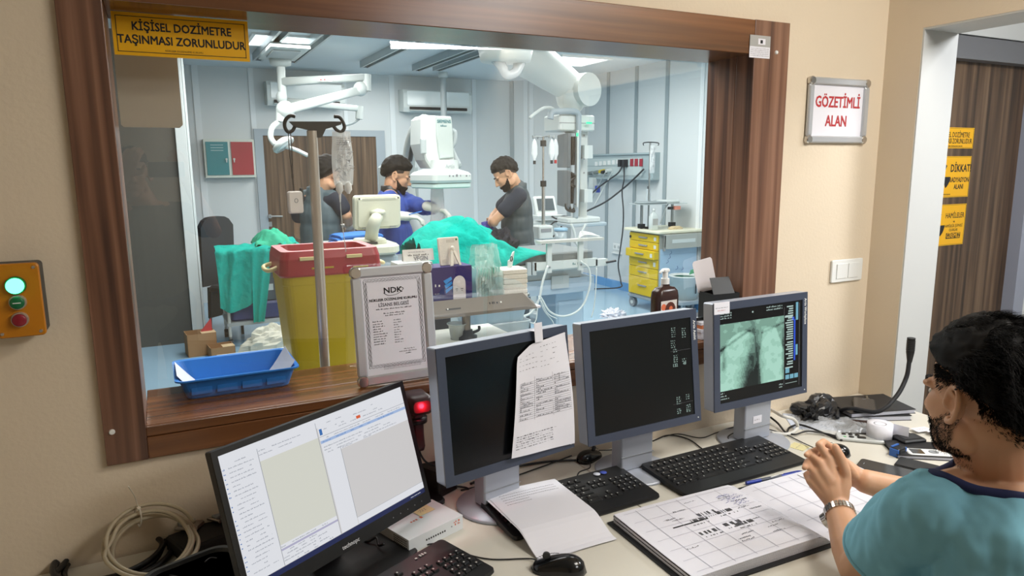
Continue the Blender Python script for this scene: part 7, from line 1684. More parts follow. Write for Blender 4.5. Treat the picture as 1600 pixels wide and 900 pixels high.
# ---- pale bag and cartons on the floor
q = atZ(418, 545, 0.0); crumple('cream laundry sack on the floor in front of the instrument trolley', (q.x+0.02, q.y-0.05, 0), 0.24, 0.18, 0.22, mat('sack_cream', '#d8d6c6', 0.8), 11.0, 'laundry_sack', 'sack', 0.0, 0.25)
CARD = mat('brown_card', '#a5805a', 0.8)
for k, (px, w_, h_, d_, dy, lab) in enumerate(((315, 0.24, 0.20, 0.2, 0.0, 'open brown carton with a red corner on the floor by the white jamb'), (345, 0.20, 0.10, 0.2, -0.10, 'low tan carton on the floor right of the open one'))):
    q = atZ(px, 552, 0.0); o = thing('cardboard_carton', lab, 'box', (q.x, q.y+dy, 0), 0.1)
    b = MB(); b.bb((-w_/2, -d_/2, 0), (w_/2, -d_/2+0.004, h_), CARD); b.bb((-w_/2, d_/2-0.004, 0), (w_/2, d_/2, h_), CARD); b.bb((-w_/2, -d_/2, 0), (-w_/2+0.004, d_/2, h_), CARD); b.bb((w_/2-0.004, -d_/2, 0), (w_/2, d_/2, h_), CARD); b.bb((-w_/2, -d_/2, 0), (w_/2, d_/2, 0.004), CARD); b.build('carton_body', o)
    b = MB(); b.bb((0, -d_/2-0.001, h_), (w_/2, -d_/2+0.10, h_+0.003), mat('pale_card_flap', '#cdb28c', 0.8), TF((0, 0, 0), 0, 0.0)); b.build('flap', o)
    if k == 0: b = MB(); b.prism([(0, 0), (0.10, 0), (0.10, 0.12)], 0, 0.004, mat('carton_red', '#b8333a', 0.6), PF((0.0, -0.02, h_))); b.build('red_flap', o, label='red printed flap')
q = atZ(958, 494, 0.0); crumple('crumpled white paper on the blue floor beyond the dark monitor', (q.x, q.y, 0), 0.14, 0.09, 0.07, PAPER, 21.0, 'crumpled_paper', 'paper', 0.0, 0.7, 3.0)

# ---- ultrasound machine in front of the man in blue
UY = 3.85; A = lambda x, y, dy=0.0: atY(x, y, UY+dy)
uc = A(592, 332); uw = (A(630, 332).x-A(555, 332).x); uh = A(592, 305).z-A(592, 358).z
o = thing('ultrasound_machine', 'cream ultrasound machine with its monitor back towards the window', 'medical machine', (uc.x, UY+0.05, 0))
Mu = PF(uc, 0.12, -0.08)
b = MB(Mu); b.prism(rrect(uw, uh, 0.02), -0.05, -0.008, OCR, None, 0.006); b.prism(rrect(uw*0.9, uh*0.86, 0.015), -0.008, 0.006, OCR, TF((0, 0.0, 0)), 0.004); b.box((0, uh*0.40, 0.0065), (uw*0.72, 0.012, 0.003), mat('vent_cream', '#b9bcae', 0.5))
for s in (-1, 1): b.box((s*uw*0.3, -uh*0.44, 0.004), (0.035, 0.006, 0.006), GREY); b.cyl((s*uw*0.42, uh*0.42, 0.0), (s*uw*0.42, uh*0.42, 0.008), 0.004, DARK, n=8)
b.rect(-uw*0.22, -uh*0.28, uw*0.2, uh*0.05, 0.0064, mat('plate_cream', '#cfd2c2', 0.45)); b.build('monitor_housing', o, world=True)
b = MB(); b.tube([A(590, 338, -0.02), A(586, 345, -0.06), A(582, 358, -0.03), A(580, 374, 0.03)], lambda t: 0.032+0.006*t, OCR, 12); b.lathe([(0.03, -0.005), (0.045, 0.0), (0.04, 0.02), (0.0005, 0.03)], OCR, tuple(A(590, 334, -0.015)), 18); b.build('monitor_arm', o, world=True)
tz = A(580, 377).z; bxw = (A(622, 385).x-A(538, 385).x)
b = MB(); b.prism(rrect(bxw, 0.40, 0.08), tz-0.07, tz-0.015, OCR, TF((A(580, 385).x, UY+0.10, 0)), 0.012); b.prism(rrect(0.17, 0.14, 0.03), tz-0.02, tz+0.012, OCR, TF((A(582, 376).x, UY+0.06, 0)), 0.008); b.box((A(575, 376).x, UY-0.02, tz-0.008), (0.09, 0.03, 0.012), DARK); b.build('console', o, world=True)
b = MB(); b.prism(rrect(0.30, 0.34, 0.05), 0.16, tz-0.07, mat('machine_grey_blue', '#9fb0bb', 0.4), TF((A(580, 385).x, UY+0.12, 0)), 0.02); b.prism(rrect(0.42, 0.46, 0.08), 0.09, 0.16, OCR, TF((A(580, 385).x, UY+0.12, 0)), 0.02); b.build('body', o, world=True)
for sx_ in (-1, 1):
    for sy_ in (-1, 1): b = MB(); x = A(580, 385).x+sx_*0.17; y = UY+0.12+sy_*0.18; b.cyl((x-0.02, y, 0.045), (x+0.02, y, 0.045), 0.045, DARK, n=16); b.build('caster', o, world=True)
# back table with blue towels
q = atY(552, 378, 4.75); o = thing('side_table', 'white side table behind the drip stand carrying folded blue towels', 'table', (q.x, 4.75, 0)); tzb = q.z
b = MB(); b.prism(rrect(0.42, 0.36, 0.02), tzb-0.03, tzb, OW, None, 0.004); b.build('table_top', o)
for sx_ in (-1, 1):
    for sy_ in (-1, 1): b = MB(); b.cyl((sx_*0.17, sy_*0.14, 0), (sx_*0.17, sy_*0.14, tzb-0.03), 0.013, STEEL, n=10); b.build('leg', o)
for k in range(3):
    b = MB(TF((q.x+0.01*k, 4.74, tzb+0.001+0.022*k), 0.08*k)); b.grid(lambda u, v: ((u-0.5)*0.30, (v-0.5)*0.22, 0.021-0.012*abs(2*u-1)**6-0.01*abs(2*v-1)**6+0.002*math.sin(9*u+k)), 10, 8, mat('towel_blue', '#3577c8', 0.85), True, None, 0.014)
    tag(b.build('folded_towel'), ['blue folded towel at the bottom of the pile on the side table', 'blue folded towel in the middle of the pile on the side table', 'blue folded towel on top of the pile on the side table'][k], 'towel')

# ---- monitor boom
BYO = 5.8; A = lambda x, y, dy=0.0: atY(x, y, BYO+dy)
o = thing('monitor_boom', 'white ceiling boom carrying dark monitors seen edge on, right of the standing man', 'ceiling boom', (A(907, 345).x, BYO, CZ))
ct = A(790, 60, 0.0)
b = MB(); e0, e1 = A(788, 62), A(906, 146); d = (e1-e0).normalized(); qd = d.to_track_quat('Z', 'Y'); L_ = (e1-e0).length
Ml = Matrix.Translation(e0) @ qd.to_matrix().to_4x4(); b.lathe([(0.0005, -0.05), (0.20, -0.03), (0.20, 0.05), (0.165, L_*0.6), (0.13, L_-0.02), (0.11, L_+0.03), (0.0005, L_+0.05)], OW, (0, 0, 0), 28, Ml); b.build('tube_arm', o, world=True)
b = MB(); c_ = A(905, 142, -0.02); b.cyl(c_+V((-0.03, 0.10, 0)), c_+V((0.02, -0.15, 0.0)), 0.155, OW, 0.15, 28); b.build('elbow_joint', o, world=True)
b = MB(); b.lathe([(0.0005, 0.0), (0.16, 0.0), (0.13, -0.12), (0.07, -0.2), (0.06, -0.38), (0.0005, -0.38)], OW, tuple(A(893, 143)), 24); b.build('neck', o, world=True)
b = MB(); x0_, x1_ = A(861, 190).x, A(917, 190).x; z1_, z0_ = A(890, 181).z, A(890, 206).z; b.prism(rrect(x1_-x0_, 0.30, 0.03), z0_, z1_, OW, TF(((x0_+x1_)/2, BYO, 0)), 0.012); b.bb((x0_, BYO-0.152, (z0_+z1_)/2-0.004), (x1_, BYO-0.15, (z0_+z1_)/2+0.002), GREY); b.build('head_box', o, world=True)
b = MB(); b.cyl(tuple(A(812, 72)), V((A(812, 72).x, BYO, CZ)), 0.17, OW, 0.20, 28); b.ball(tuple(A(806, 78)), (0.20, 0.20, 0.16), OW, 18); b.build('ceiling_mount', o, world=True)
b = MB(); b.tube([A(860, 186, -0.17), A(862, 176, -0.17), A(872, 174, -0.17), A(895, 174, -0.17), A(903, 178, -0.17), A(904, 190, -0.17), A(903, 240, -0.17), A(901, 300, -0.17), A(899, 342, -0.17)], 0.028, mat('bracket_grey', '#9aa9b1', 0.4), 10); b.build('grey_bracket', o, world=True)
b = MB(); xx = A(908, 260).x; b.prism(rrect(0.085, 0.10, 0.012), A(908, 343).z, A(908, 206).z, OW, TF((xx, BYO+0.0, 0)), 0.004)
for py in (212, 232, 248, 270, 300): q = A(908, py); b.cyl((q.x, BYO-0.05, q.z), (q.x, BYO-0.056, q.z), 0.008, GREY, n=8)
b.build('column', o, world=True)
for py, h_ in ((238, 0.12), (305, 0.12)): b = MB(); q = A(902, py); b.box((q.x, BYO-0.15, q.z), (0.09, 0.10, h_), OW); b.build('clamp_block', o, world=True)
for k, (py0, py1) in enumerate(((210, 262), (266, 322))):
    zt_, zb_ = A(880, py0).z, A(880, py1).z; xm = A(879, 260).x
    b = MB(); Mm = Matrix.Translation(V((xm, BYO-0.05, (zt_+zb_)/2))) @ Matrix.Rotation(1.27, 4, 'Z') @ PF((0, 0, 0)); b.prism(rrect(0.42, zt_-zb_, 0.01), -0.03, 0.0, mat('monitor_back_grey', '#5a6266', 0.4), Mm, 0.004); b.prism(rrect(0.38, (zt_-zb_)*0.92, 0.01), 0.0, 0.003, BLACK, Mm); b.build('display', o, world=True)
    b = MB(); q = A(889, (py0+py1)/2); b.box((q.x, BYO-0.02, q.z), (0.05, 0.16, (zt_-zb_)*0.85), DARK); b.box((q.x+0.02, BYO-0.10, q.z), (0.03, 0.02, 0.06), OW); b.build('display_mount', o, world=True)
b = MB(); q = A(885, 205); b.bb((A(884, 205).x-0.008, BYO-0.22, A(884, 322).z), (A(884, 205).x+0.008, BYO-0.20, A(884, 205).z), OW); b.build('edge_strip', o, world=True)
b = MB(); GL = emis('status_green', '#3dffa0', 2.0); q = A(902.5, 194); b.box((q.x, BYO-0.2, q.z), (0.055, 0.012, 0.016), GL); q = A(881, 212); b.box((q.x, BYO-0.24, q.z), (0.016, 0.012, 0.03), GL); b.build('status_light', o, world=True)
b = MB(); q = A(900, 346); b.prism(rrect(0.42, 0.30, 0.05), q.z-0.03, q.z, mat('tray_grey', '#a9b8bf', 0.4), TF((q.x, BYO-0.1, 0)), 0.006); b.prism(rrect(0.36, 0.24, 0.03), q.z, q.z+0.05, OW, TF((q.x-0.02, BYO-0.08, 0)), 0.01); b.build('lower_tray', o, world=True)
for k, pts in enumerate((((884, 318), (885, 326), (892, 330), (897, 326)), ((889, 320), (893, 330), (900, 328), (899, 318)), ((892, 270), (898, 276), (890, 284), (898, 292)))): hangcurve([A(x, y, -0.18) for x, y in pts], 0.012, BLACK, parent=o, name='looped_lead')
hangcurve([A(870, 176, -0.1), A(862, 169, -0.1), A(850, 169, -0.15), A(838, 176, -0.2), A(828, 184, -0.25)], 0.014, OW, parent=o, name='flexible_hook')
b = MB(); b.tube([A(775, 90, -0.6), A(785, 105, -0.62), A(792, 117, -0.64), A(806, 112, -0.62), A(812, 96, -0.6)], lambda t: 0.05-0.015*math.sin(PI*t), mat('film_sleeve', '#d5dbdf', 0.15, alpha=0.75), 10); b.lathe([(0.0005, 0.06), (0.22, 0.05), (0.20, -0.05), (0.08, -0.06), (0.0005, -0.06)], OW, tuple(A(790, 86, -0.6)), 24); b.build('camera_dome', o, world=True)

# ---- second drip stand with bottles
IY = 5.35; A = lambda x, y, dy=0.0: atY(x, y, IY+dy); ix = A(849, 300).x
o = thing('drip_stand', 'thin drip stand with four small bags, left of the ceiling boom', 'drip stand', (ix, IY, 0))
b = MB(); b.cyl((ix, IY, 0.08), (ix, IY, A(849, 290).z), 0.016, CHROME, n=12); b.cyl((ix, IY, A(849, 292).z), (ix, IY, A(850, 213).z), 0.010, CHROME, n=12); b.build('pole', o, world=True)
for py in (224, 287): b = MB(); q = A(849, py); b.cyl((ix, IY, q.z-0.025), (ix, IY, q.z+0.025), 0.026, BLACK, n=14); b.build('collar', o, world=True)
b = MB(); zt_ = A(850, 214).z
for a in (0.0, PI, PI/2, -PI/2): b.tube([(ix, IY, zt_), (ix+0.08*math.cos(a), IY+0.08*math.sin(a), zt_+0.004), (ix+0.10*math.cos(a), IY+0.10*math.sin(a), zt_-0.012), (ix+0.105*math.cos(a), IY+0.105*math.sin(a), zt_+0.012)], 0.005, STEEL, 6)
b.build('hook_cross', o, world=True)
for k in range(5):
    a = 2*PI*k/5; b = MB(); b.tube([(ix, IY, 0.1), (ix+0.15*math.cos(a), IY+0.15*math.sin(a), 0.09), (ix+0.28*math.cos(a), IY+0.28*math.sin(a), 0.065)], 0.014, STEEL); x, y = ix+0.28*math.cos(a), IY+0.28*math.sin(a); b.cyl((x-0.012, y, 0.03), (x+0.012, y, 0.03), 0.03, BLACK, n=12); b.build('foot', o, world=True)
b = MB(); q = A(850, 362); b.prism(rrect(0.15, 0.13, 0.02), q.z-0.06, q.z+0.06, OW, TF((ix-0.02, IY-0.02, 0)), 0.01); b.box((ix-0.02, IY-0.087, q.z+0.02), (0.10, 0.004, 0.03), GREY); b.build('infusion_pump', o, world=True)
for k, (px, lab) in enumerate(((835, 'small clear drip bag on the left hook of the thin drip stand'), (862, 'small clear drip bag on the front hook of the thin drip stand'), (868, 'small clear drip bag with a red cap on the right hook of the thin stand'))):
    q = A(px, 217, -0.05+0.05*k); oo = thing('drip_bag', lab, 'drip bag', (q.x, q.y, q.z-0.16)); b = MB(); b.loft([[(x*kk, y*kk, z) for x, y in rrect(0.05, 0.03, 0.012)] for kk, z in ((0.3, -0.02), (0.5, 0.0), (1.0, 0.03), (1.0, 0.10), (0.7, 0.135), (0.2, 0.16))], mat('drip_bag_film', '#d3dadd'), False); b.build('bag', oo); b = MB(); b.cyl((0, 0, -0.02), (0, 0, -0.05), 0.012, RED if k == 2 else DARK, n=10); b.build('cap', oo)
# ---- monitoring cart behind the standing man
VY = 6.4; A = lambda x, y, dy=0.0: atY(x, y, VY+dy); q = A(853, 322); ww = A(869, 320).x-A(837, 320).x
o = thing('monitoring_cart', 'white monitoring cart with a tilted dark screen behind the right standing man', 'medical machine', (q.x, VY, 0))
Mv = PF(A(853, 321), -0.1, 0.45)
b = MB(); b.prism(rrect(ww, 0.22, 0.02), -0.06, -0.004, OW, Mv, 0.008); b.build('screen_housing', o, world=True); b = MB(); b.box((0, 0.012, 0), (ww*0.75, 0.13, 0.006), mat('slate_screen', '#4b565c', 0.25), Mv); b.build('screen', o, world=True)
b = MB(); b.prism(rrect(0.24, 0.2, 0.03), 0.12, A(853, 345).z, OW, TF((q.x, VY+0.05, 0)), 0.02); b.prism(rrect(0.40, 0.40, 0.06), 0.06, 0.12, OG, TF((q.x, VY+0.05, 0)), 0.01); b.box((q.x, VY-0.03, A(853, 338).z), (0.30, 0.18, 0.03), OW); b.build('body', o, world=True)
for sx_ in (-1, 1):
    for sy_ in (-1, 1): b = MB(); b.cyl((q.x+sx_*0.16-0.01, VY+0.05+sy_*0.16, 0.03), (q.x+sx_*0.16+0.01, VY+0.05+sy_*0.16, 0.03), 0.03, DARK, n=12); b.build('caster', o, world=True)
for k, pts in enumerate((((862, 338), (870, 342), (880, 338), (892, 340)), ((860, 352), (868, 346), (878, 350), (872, 362), (862, 372)), ((872, 350), (876, 372), (880, 385)))): hangcurve([A(x, y, -0.15) for x, y in pts], 0.008, (DARK, DARK, OW)[k], parent=o, name='monitoring_lead')
# breathing tubes and clutter under the boom tray
TYb = 5.5; A = lambda x, y, dy=0.0: atY(x, y, TYb+dy)
hangcurve([A(892, 350), A(897, 362), A(900, 378), A(906, 388)], 0.013, OW, 'white breathing tube hanging under the boom tray, left one of the crossing pair', 'breathing_tube', 'tube')
hangcurve([A(915, 350, 0.05), A(908, 364, 0.05), A(898, 380, 0.05)], 0.013, OW, 'white breathing tube hanging under the boom tray, right one of the crossing pair', 'breathing_tube', 'tube')
q = A(885, 372); o = thing('suction_jar', 'grey suction jar with a pale blue lid on a stand beyond the arm board', 'jar', (q.x, TYb+0.1, 0))
b = MB(); b.cyl((0, 0, 0.02), (0, 0, q.z-0.12), 0.014, STEEL, n=10); b.lathe([(0.0005, 0), (0.15, 0), (0.15, 0.02), (0.0005, 0.03)], OG, (0, 0, 0), 20); b.build('stand', o); b = MB(); b.lathe([(0.0005, q.z-0.12), (0.055, q.z-0.12), (0.06, q.z+0.06), (0.0005, q.z+0.06)], mat('jar_grey', '#a7b5ba', 0.2), (0, 0, 0), 20); b.build('jar', o); b = MB(); b.lathe([(0.065, q.z+0.06), (0.065, q.z+0.085), (0.0005, q.z+0.09)], mat('lid_blue', '#9cc4dc', 0.4), (-0.0, 0, 0), 20); b.build('lid', o)
q = atY(922, 377, TYF-0.05); 
for k in range(4): hangcurve([V((q.x-0.09+0.01*k, TYF-0.045+0.012*k, TZ+0.188+0.006*k)), V((q.x-0.03, TYF-0.03+0.015*k, TZ+0.205+0.006*k)), V((q.x+0.03, TYF-0.05+0.012*k, TZ+0.200+0.004*k)), V((q.x+0.07, TYF-0.06+0.01*k, TZ+0.192))], 0.004, OW, ['white lead coiled on the arm board, nearest strand', 'white lead coiled on the arm board, second strand', 'white lead coiled on the arm board, third strand', 'white lead coiled on the arm board, furthest strand'][k])

# ---- yellow drawer cart
CXF = 4.83; yF_, yN = atX(983, 400, CXF).y, atX(1029, 400, CXF).y; zT = atX(1005, 358, CXF).z; CXB = 5.37
o = thing('drawer_cart', 'cart with six yellow drawers and a cream top against the right theatre wall', 'cart', ((CXF+CXB)/2, (yF_+yN)/2, 0)); cy_ = (yF_+yN)/2; cx_ = (CXF+CXB)/2; hw_, hd_ = (CXB-CXF)/2, (yF_-yN)/2; zB = 0.16
CY_ = mat('cart_yellow', '#d2b414', 0.4); CC = mat('cart_cream', '#dcdcc6', 0.4); CG = mat('cart_grey', '#a8aca6', 0.4)
b = MB(); b.bb((-hw_+0.012, -hd_, zB), (hw_, hd_, zT-0.03), CG); b.build('carcass', o)
b = MB(); b.prism(rrect(2*hw_+0.10, 2*hd_+0.12, 0.03), zT-0.03, zT, CC, None, 0.006); b.build('worktop', o)
zz = zT-0.05; hs = [0.085, 0.085, 0.09, 0.105, 0.11, 0.20]; sc_ = (zz-zB-0.01)/sum(hs)
MPc = PF((0, 0, 0), -PI/2)
for k, h_ in enumerate(hs):
    h2 = h_*sc_; out = 0.05 if k == 2 else 0.0
    dd = MB().bb((-hw_-0.006-out, -hd_+0.008, zz-h2+0.005), (-hw_+0.011, hd_-0.008, zz), CY_).build('drawer', o, bevel=0.004)
    b = MB(); b.box((-hw_-0.012-out, 0.0, zz-h2*0.45), (0.014, 0.15, 0.014), GREY); b.build('handle', dd)
    if k < 4: b = MB(); b.box((-hw_-0.0075-out, -hd_+0.06, zz-h2*0.5), (0.002, 0.04, h2*0.45), OW); b.build('label_tag', dd)
    zz -= h2
b = MB(); b.bb((-hw_+0.02, -hd_-0.006, 0.20), (hw_-0.01, -hd_-0.001, zT-0.20), mat('side_film_blue', '#a9c9e2', 0.3))
r = random.Random(8)
for k in range(7):
    x, z = r.uniform(-hw_+0.05, hw_-0.08), r.uniform(0.3, zT-0.25); b.tube([(x, -hd_-0.007, z), (x+0.03, -hd_-0.007, z+0.015), (x+0.02, -hd_-0.007, z+0.04)], 0.002, INKB, 4, 3)
for k in range(3): b.bb((-hw_+0.03, -hd_-0.008, 0.32+0.17*k), (hw_-0.02, -hd_-0.006, 0.323+0.17*k), mat('film_fold', '#8fb4d0', 0.3))
b.build('side_panel', o, label='pale blue side film')
b = MB(); b.bb((-hw_+0.02, -hd_-0.10, zT-0.19), (hw_-0.02, -hd_-0.095, zT-0.04), CG); b.bb((-hw_+0.10, -hd_-0.104, zT-0.13), (hw_-0.12, -hd_-0.10, zT-0.09), OW); b.cyl((-hw_+0.05, -hd_-0.03, zT-0.22), (-hw_+0.05, -hd_-0.03, zT-0.03), 0.014, CHROME, n=10); b.bb((-hw_+0.02, -hd_-0.095, zT-0.045), (hw_-0.02, -hd_, zT-0.035), CG); b.build('side_bin_rail', o)
b = MB(); b.prism(rrect(2*hw_, 2*hd_+0.06, 0.03), 0.125, 0.16, mat('cart_base', '#8f9aa2', 0.4), None, 0.006); b.build('base', o)
for sx_ in (-1, 1):
    for sy_ in (-1, 1):
        b = MB(); x, y = sx_*(hw_-0.05), sy_*(hd_-0.03); b.cyl((x-0.02, y, 0.058), (x+0.02, y, 0.058), 0.056, GREY, n=18); b.cyl((x-0.022, y, 0.058), (x+0.022, y, 0.058), 0.026, OW, n=12); b.box((x, y+0.015, 0.10), (0.05, 0.05, 0.05), GREY); b.build('caster', o)
b = MB(); b.cyl((-hw_-0.012, hd_-0.03, zT-0.10), (-hw_+0.0, hd_-0.03, zT-0.10), 0.016, BLACK, n=12); b.build('lock_knob', o)
def onTop(px, py): q = atZ(px, py, zT); return q
q = atY(1013, 345, cy_+0.02); b = MB(); zh = atY(1013, 223, cy_).z
b.cyl((q.x-cx_, 0.02, zT), (q.x-cx_, 0.02, zh), 0.010, STEEL, n=10); b.box((q.x-cx_, 0.02, zT+0.012), (0.06, 0.06, 0.024), BLACK)
b.tube([(q.x-cx_-0.09, 0.02, zh-0.03), (q.x-cx_-0.09, 0.02, zh-0.002), (q.x-cx_, 0.02, zh+0.006), (q.x-cx_+0.11, 0.02, zh-0.002), (q.x-cx_+0.11, 0.02, zh-0.03)], 0.006, DARK, 6); b.build('drip_pole', o)
drip_bag('slim clear drip bag on the pole of the yellow drawer cart', V((q.x-0.005, cy_-0.03, zh-0.03)), 0.075, 0.30, 0.0, False)
q2 = atY(1018, 345, cy_-0.10); oo = thing('white_bottle', 'white plastic bottle on the cream top of the drawer cart', 'bottle', (q2.x+0.01, cy_-0.12, zT)); b = MB(); b.loft([[(x*k, y*k, z) for x, y in rrect(0.10, 0.07, 0.025)] for k, z in ((0.9, 0), (1, 0.006), (1, 0.15), (0.6, 0.185), (0.3, 0.195), (0.3, 0.215))], OW); b.build('bottle_body', oo); b = MB(); b.cyl((0, 0, 0.215), (0, 0, 0.24), 0.02, WHITE, n=14); b.build('cap', oo); b = MB(); b.box((0, -0.0362, 0.09), (0.07, 0.001, 0.07), mat('label_grey', '#a8a8a6', 0.6)); b.build('printed_label', oo)
q3 = atY(1050, 350, cy_-0.10); crumple('tan folded pack lying on the cream top of the drawer cart', (q3.x, cy_-0.16, zT), 0.10, 0.05, 0.035, mat('tan_pack', '#cdbb96', 0.8), 31.0, 'folded_pack', 'pack', 0.1, 0.25)
# raised tray on the cart
q4, q5 = atY(1023, 318, cy_), atY(1090, 318, cy_); oo = thing('raised_tray', 'grey instrument tray on two posts above the drawer cart', 'tray', (min((q4.x+q5.x)/2, RXW-(q5.x-q4.x)/2-0.06), cy_+0.02, zT)); hT = q4.z-zT; wT = q5.x-q4.x
b = MB(); b.prism(rrect(wT, 0.30, 0.03), hT-0.006, hT, OG); b.prism(rrect(wT*0.6, 0.2, 0.05), hT, hT+0.025, mat('dish_grey', '#8d979a', 0.35), TF((-wT*0.15, 0, 0)), 0.01); b.prism(rrect(wT*0.35, 0.2, 0.03), hT, hT+0.035, OW, TF((wT*0.22, 0, 0)), 0.01); b.build('tray', oo)
for x in (-wT*0.30, wT*0.40): b = MB(); b.cyl((x, 0.05, 0.0), (x, 0.05, hT-0.006), 0.016, STEEL, n=12); b.box((x, 0.05, 0.03), (0.06, 0.06, 0.05), BLACK); b.build('post', oo)
b = MB(); b.cyl((-wT*0.12, 0.08, hT), (-wT*0.12, 0.08, hT+0.16), 0.028, mat('frosted_plastic', '#c9d5da'), n=14); b.cyl((-wT*0.12, 0.08, hT+0.16), (-wT*0.12, 0.08, hT+0.19), 0.014, DARK, n=10); b.build('vial', oo)
b = MB(); b.tube([(wT*0.1, -0.1, hT-0.01), (wT*0.02, -0.12, hT-0.05), (-wT*0.06, -0.1, 0.06)], 0.008, OG, 6); b.box((wT*0.26, -0.13, hT-0.05), (0.08, 0.04, 0.04), mat('salmon', '#d98a76', 0.5)); b.box((wT*0.12, -0.13, hT-0.05), (0.06, 0.03, 0.03), BLACK); b.build('clamp', oo)
# white bin on the cart's near side
q6 = atY(1070, 462, yN-0.30); oo = thing('white_bin', 'round white waste tub with a green rim flap beside the drawer cart', 'waste bin', (q6.x+0.0, yN-0.28, 0)); zt_ = atY(1070, 432, yN-0.30).z; zb_ = atY(1070, 466, yN-0.30).z
b = MB(); b.prism(rrect(0.34, 0.34, 0.04), zb_-0.045, zb_-0.002, mat('cart_base', '#8f9aa2'), None, 0.006)
for sx_ in (-1, 1):
    for sy_ in (-1, 1): b.cyl((sx_*0.12-0.01, sy_*0.12, 0.04), (sx_*0.12+0.01, sy_*0.12, 0.04), 0.04, GREY, n=14); b.cyl((sx_*0.12, sy_*0.12, 0.05), (sx_*0.12, sy_*0.12, zb_-0.045), 0.012, STEEL, n=8)
b.build('dolly', oo)
rB = (atY(1087, 450, yN-0.30).x-atY(1052, 450, yN-0.30).x)/2
b = MB(); b.lathe([(0.0005, zb_), (rB*0.92, zb_), (rB, zt_), (rB*1.05, zt_), (rB*1.05, zt_+0.012), (rB*0.95, zt_+0.012), (rB*0.88, zb_+0.02)], OW, (0, 0, 0), 28); b.box((0.03, -rB-0.002, (zb_+zt_)/2), (0.012, 0.006, 0.10), DARK, TF((0, 0, 0), 0, 0, 0.0)); b.build('tub', oo)
b = MB(); b.lathe([(rB*0.90, zt_-0.01), (rB*0.88, zt_-0.008), (0.0005, zt_-0.03)], mat('green_bag', '#1d5a4a', 0.4), (0, 0, 0), 24); b.prism([(0.03, 0), (0.12, 0.02), (0.11, 0.06), (0.05, 0.05)], -0.003, 0.003, mat('green_flap', '#2aa06a', 0.5), PF((0.02, -0.02, zt_+0.014))); b.build('green_liner', oo)

# ---- medical rail on the right wall
yA, yB_ = atX(1031, 262, RXW).y, atX(913, 262, RXW).y; zA, zB2 = 1.76, 1.475
o = thing('wall_service_rail', 'grey wall service rail with sockets and gas outlets on the right theatre wall', 'wall panel', (RXW, (yA+yB_)/2, zB2)); LW_ = (yB_-yA); HW_ = zA-zB2
RG = mat('rail_grey', '#9fb0b4', 0.4); RL = mat('rail_light', '#bccaca', 0.4)
b = MB(); b.bb((-0.10, -LW_/2, 0), (0, LW_/2, HW_), RG); b.bb((-0.104, -LW_/2+0.22, 0.03), (-0.10, LW_/2-0.02, HW_*0.5), RL); b.bb((-0.104, -LW_/2+0.22, HW_*0.54), (-0.10, LW_/2-0.02, HW_-0.04), RL); b.bb((-0.125, -LW_/2, HW_), (0, LW_/2, HW_+0.02), RG); b.bb((-0.125, -LW_/2, -0.02), (0, LW_/2, 0), RG); b.build('housing', o)
def onRail(px, py): q = atX(px, py, RXW-0.104); return V((-0.104, q.y-(yA+yB_)/2, q.z-zB2))
for k, px in enumerate((932, 938.5, 945, 952, 959, 965.5, 972)): q = onRail(px, 256-0.6*(k)); b = MB(); b.box((q.x-0.004, q.y, q.z), (0.008, 0.055, 0.055), WHITE); b.build('socket', o, label='white socket')
for k, px in enumerate((987.5, 994.5, 1002)): q = onRail(px, 254); b = MB(); b.box((q.x-0.004, q.y, q.z), (0.008, 0.06, 0.09), mat('socket_red', '#9c2236', 0.4)); b.build('socket', o, label='red socket')
for px in (973, 979.5): q = onRail(px, 255); b = MB(); b.box((q.x-0.03, q.y, q.z), (0.06, 0.05, 0.09), BLACK); b.build('plug', o, label='black plug')
for k, (px, py, m) in enumerate(((926, 270, STEEL), (934, 269, STEEL), (944, 267, mat('brass_yellow', '#c9b32c', 0.4)), (948, 268, BLACK), (955, 266, OW))): q = onRail(px, py); b = MB(); b.cyl((q.x, q.y, q.z), (q.x-0.08, q.y, q.z-0.01), 0.026, m, 0.022, 14); b.build('gas_outlet', o)
b = MB(); q = onRail(930, 281); b.box((q.x-0.04, q.y, q.z-0.04), (0.06, 0.10, 0.14), OW); b.box((q.x-0.04, q.y-0.12, q.z-0.12), (0.05, 0.05, 0.09), mat('blue_bulb', '#2c49a8', 0.4)); b.build('regulator', o)
AX = lambda x, y, dx=0.18: atX(x, y, RXW-dx)
hangcurve([AX(973, 258, 0.13), AX(966, 270), AX(950, 282), AX(935, 293, 0.4), AX(914, 312, 0.6)], 0.010, DARK, 'dark lead sloping down left from the wall rail plugs, upper one')
hangcurve([AX(1006, 264, 0.13), AX(990, 280), AX(972, 296), AX(945, 316, 0.4), AX(912, 332, 0.7)], 0.011, DARK, 'dark lead sloping down left from the wall rail, lower one')
hangcurve([AX(975, 259, 0.13), AX(975, 280), AX(972, 300), AX(974, 330), AX(973, 360), AX(969, 390), AX(966, 415, 0.1), AX(970, 440, 0.1), AX(968, 449, 0.12), V((RXW-0.3, 7.75, 0.01)), V((RXW-0.7, 7.9, 0.01))], 0.009, DARK, 'dark lead hanging straight down the right theatre wall to the floor')
hangcurve([AX(957, 268, 0.19), AX(948, 285), AX(940, 300), AX(928, 322, 0.3)], 0.008, OW, 'white tube hanging from a gas outlet on the wall rail')
hangcurve([AX(946, 269, 0.2), AX(935, 290), AX(926, 310)], 0.006, OG, 'thin grey tube hanging from the yellow gas outlet')
q = atX(965, 386, RXW); o = thing('wall_socket', 'low white wall socket left of the drawer cart', 'socket', (RXW, q.y, q.z-0.04)); b = MB(); b.bb((-0.012, -0.09, 0), (0, 0.09, 0.085), WHITE); 
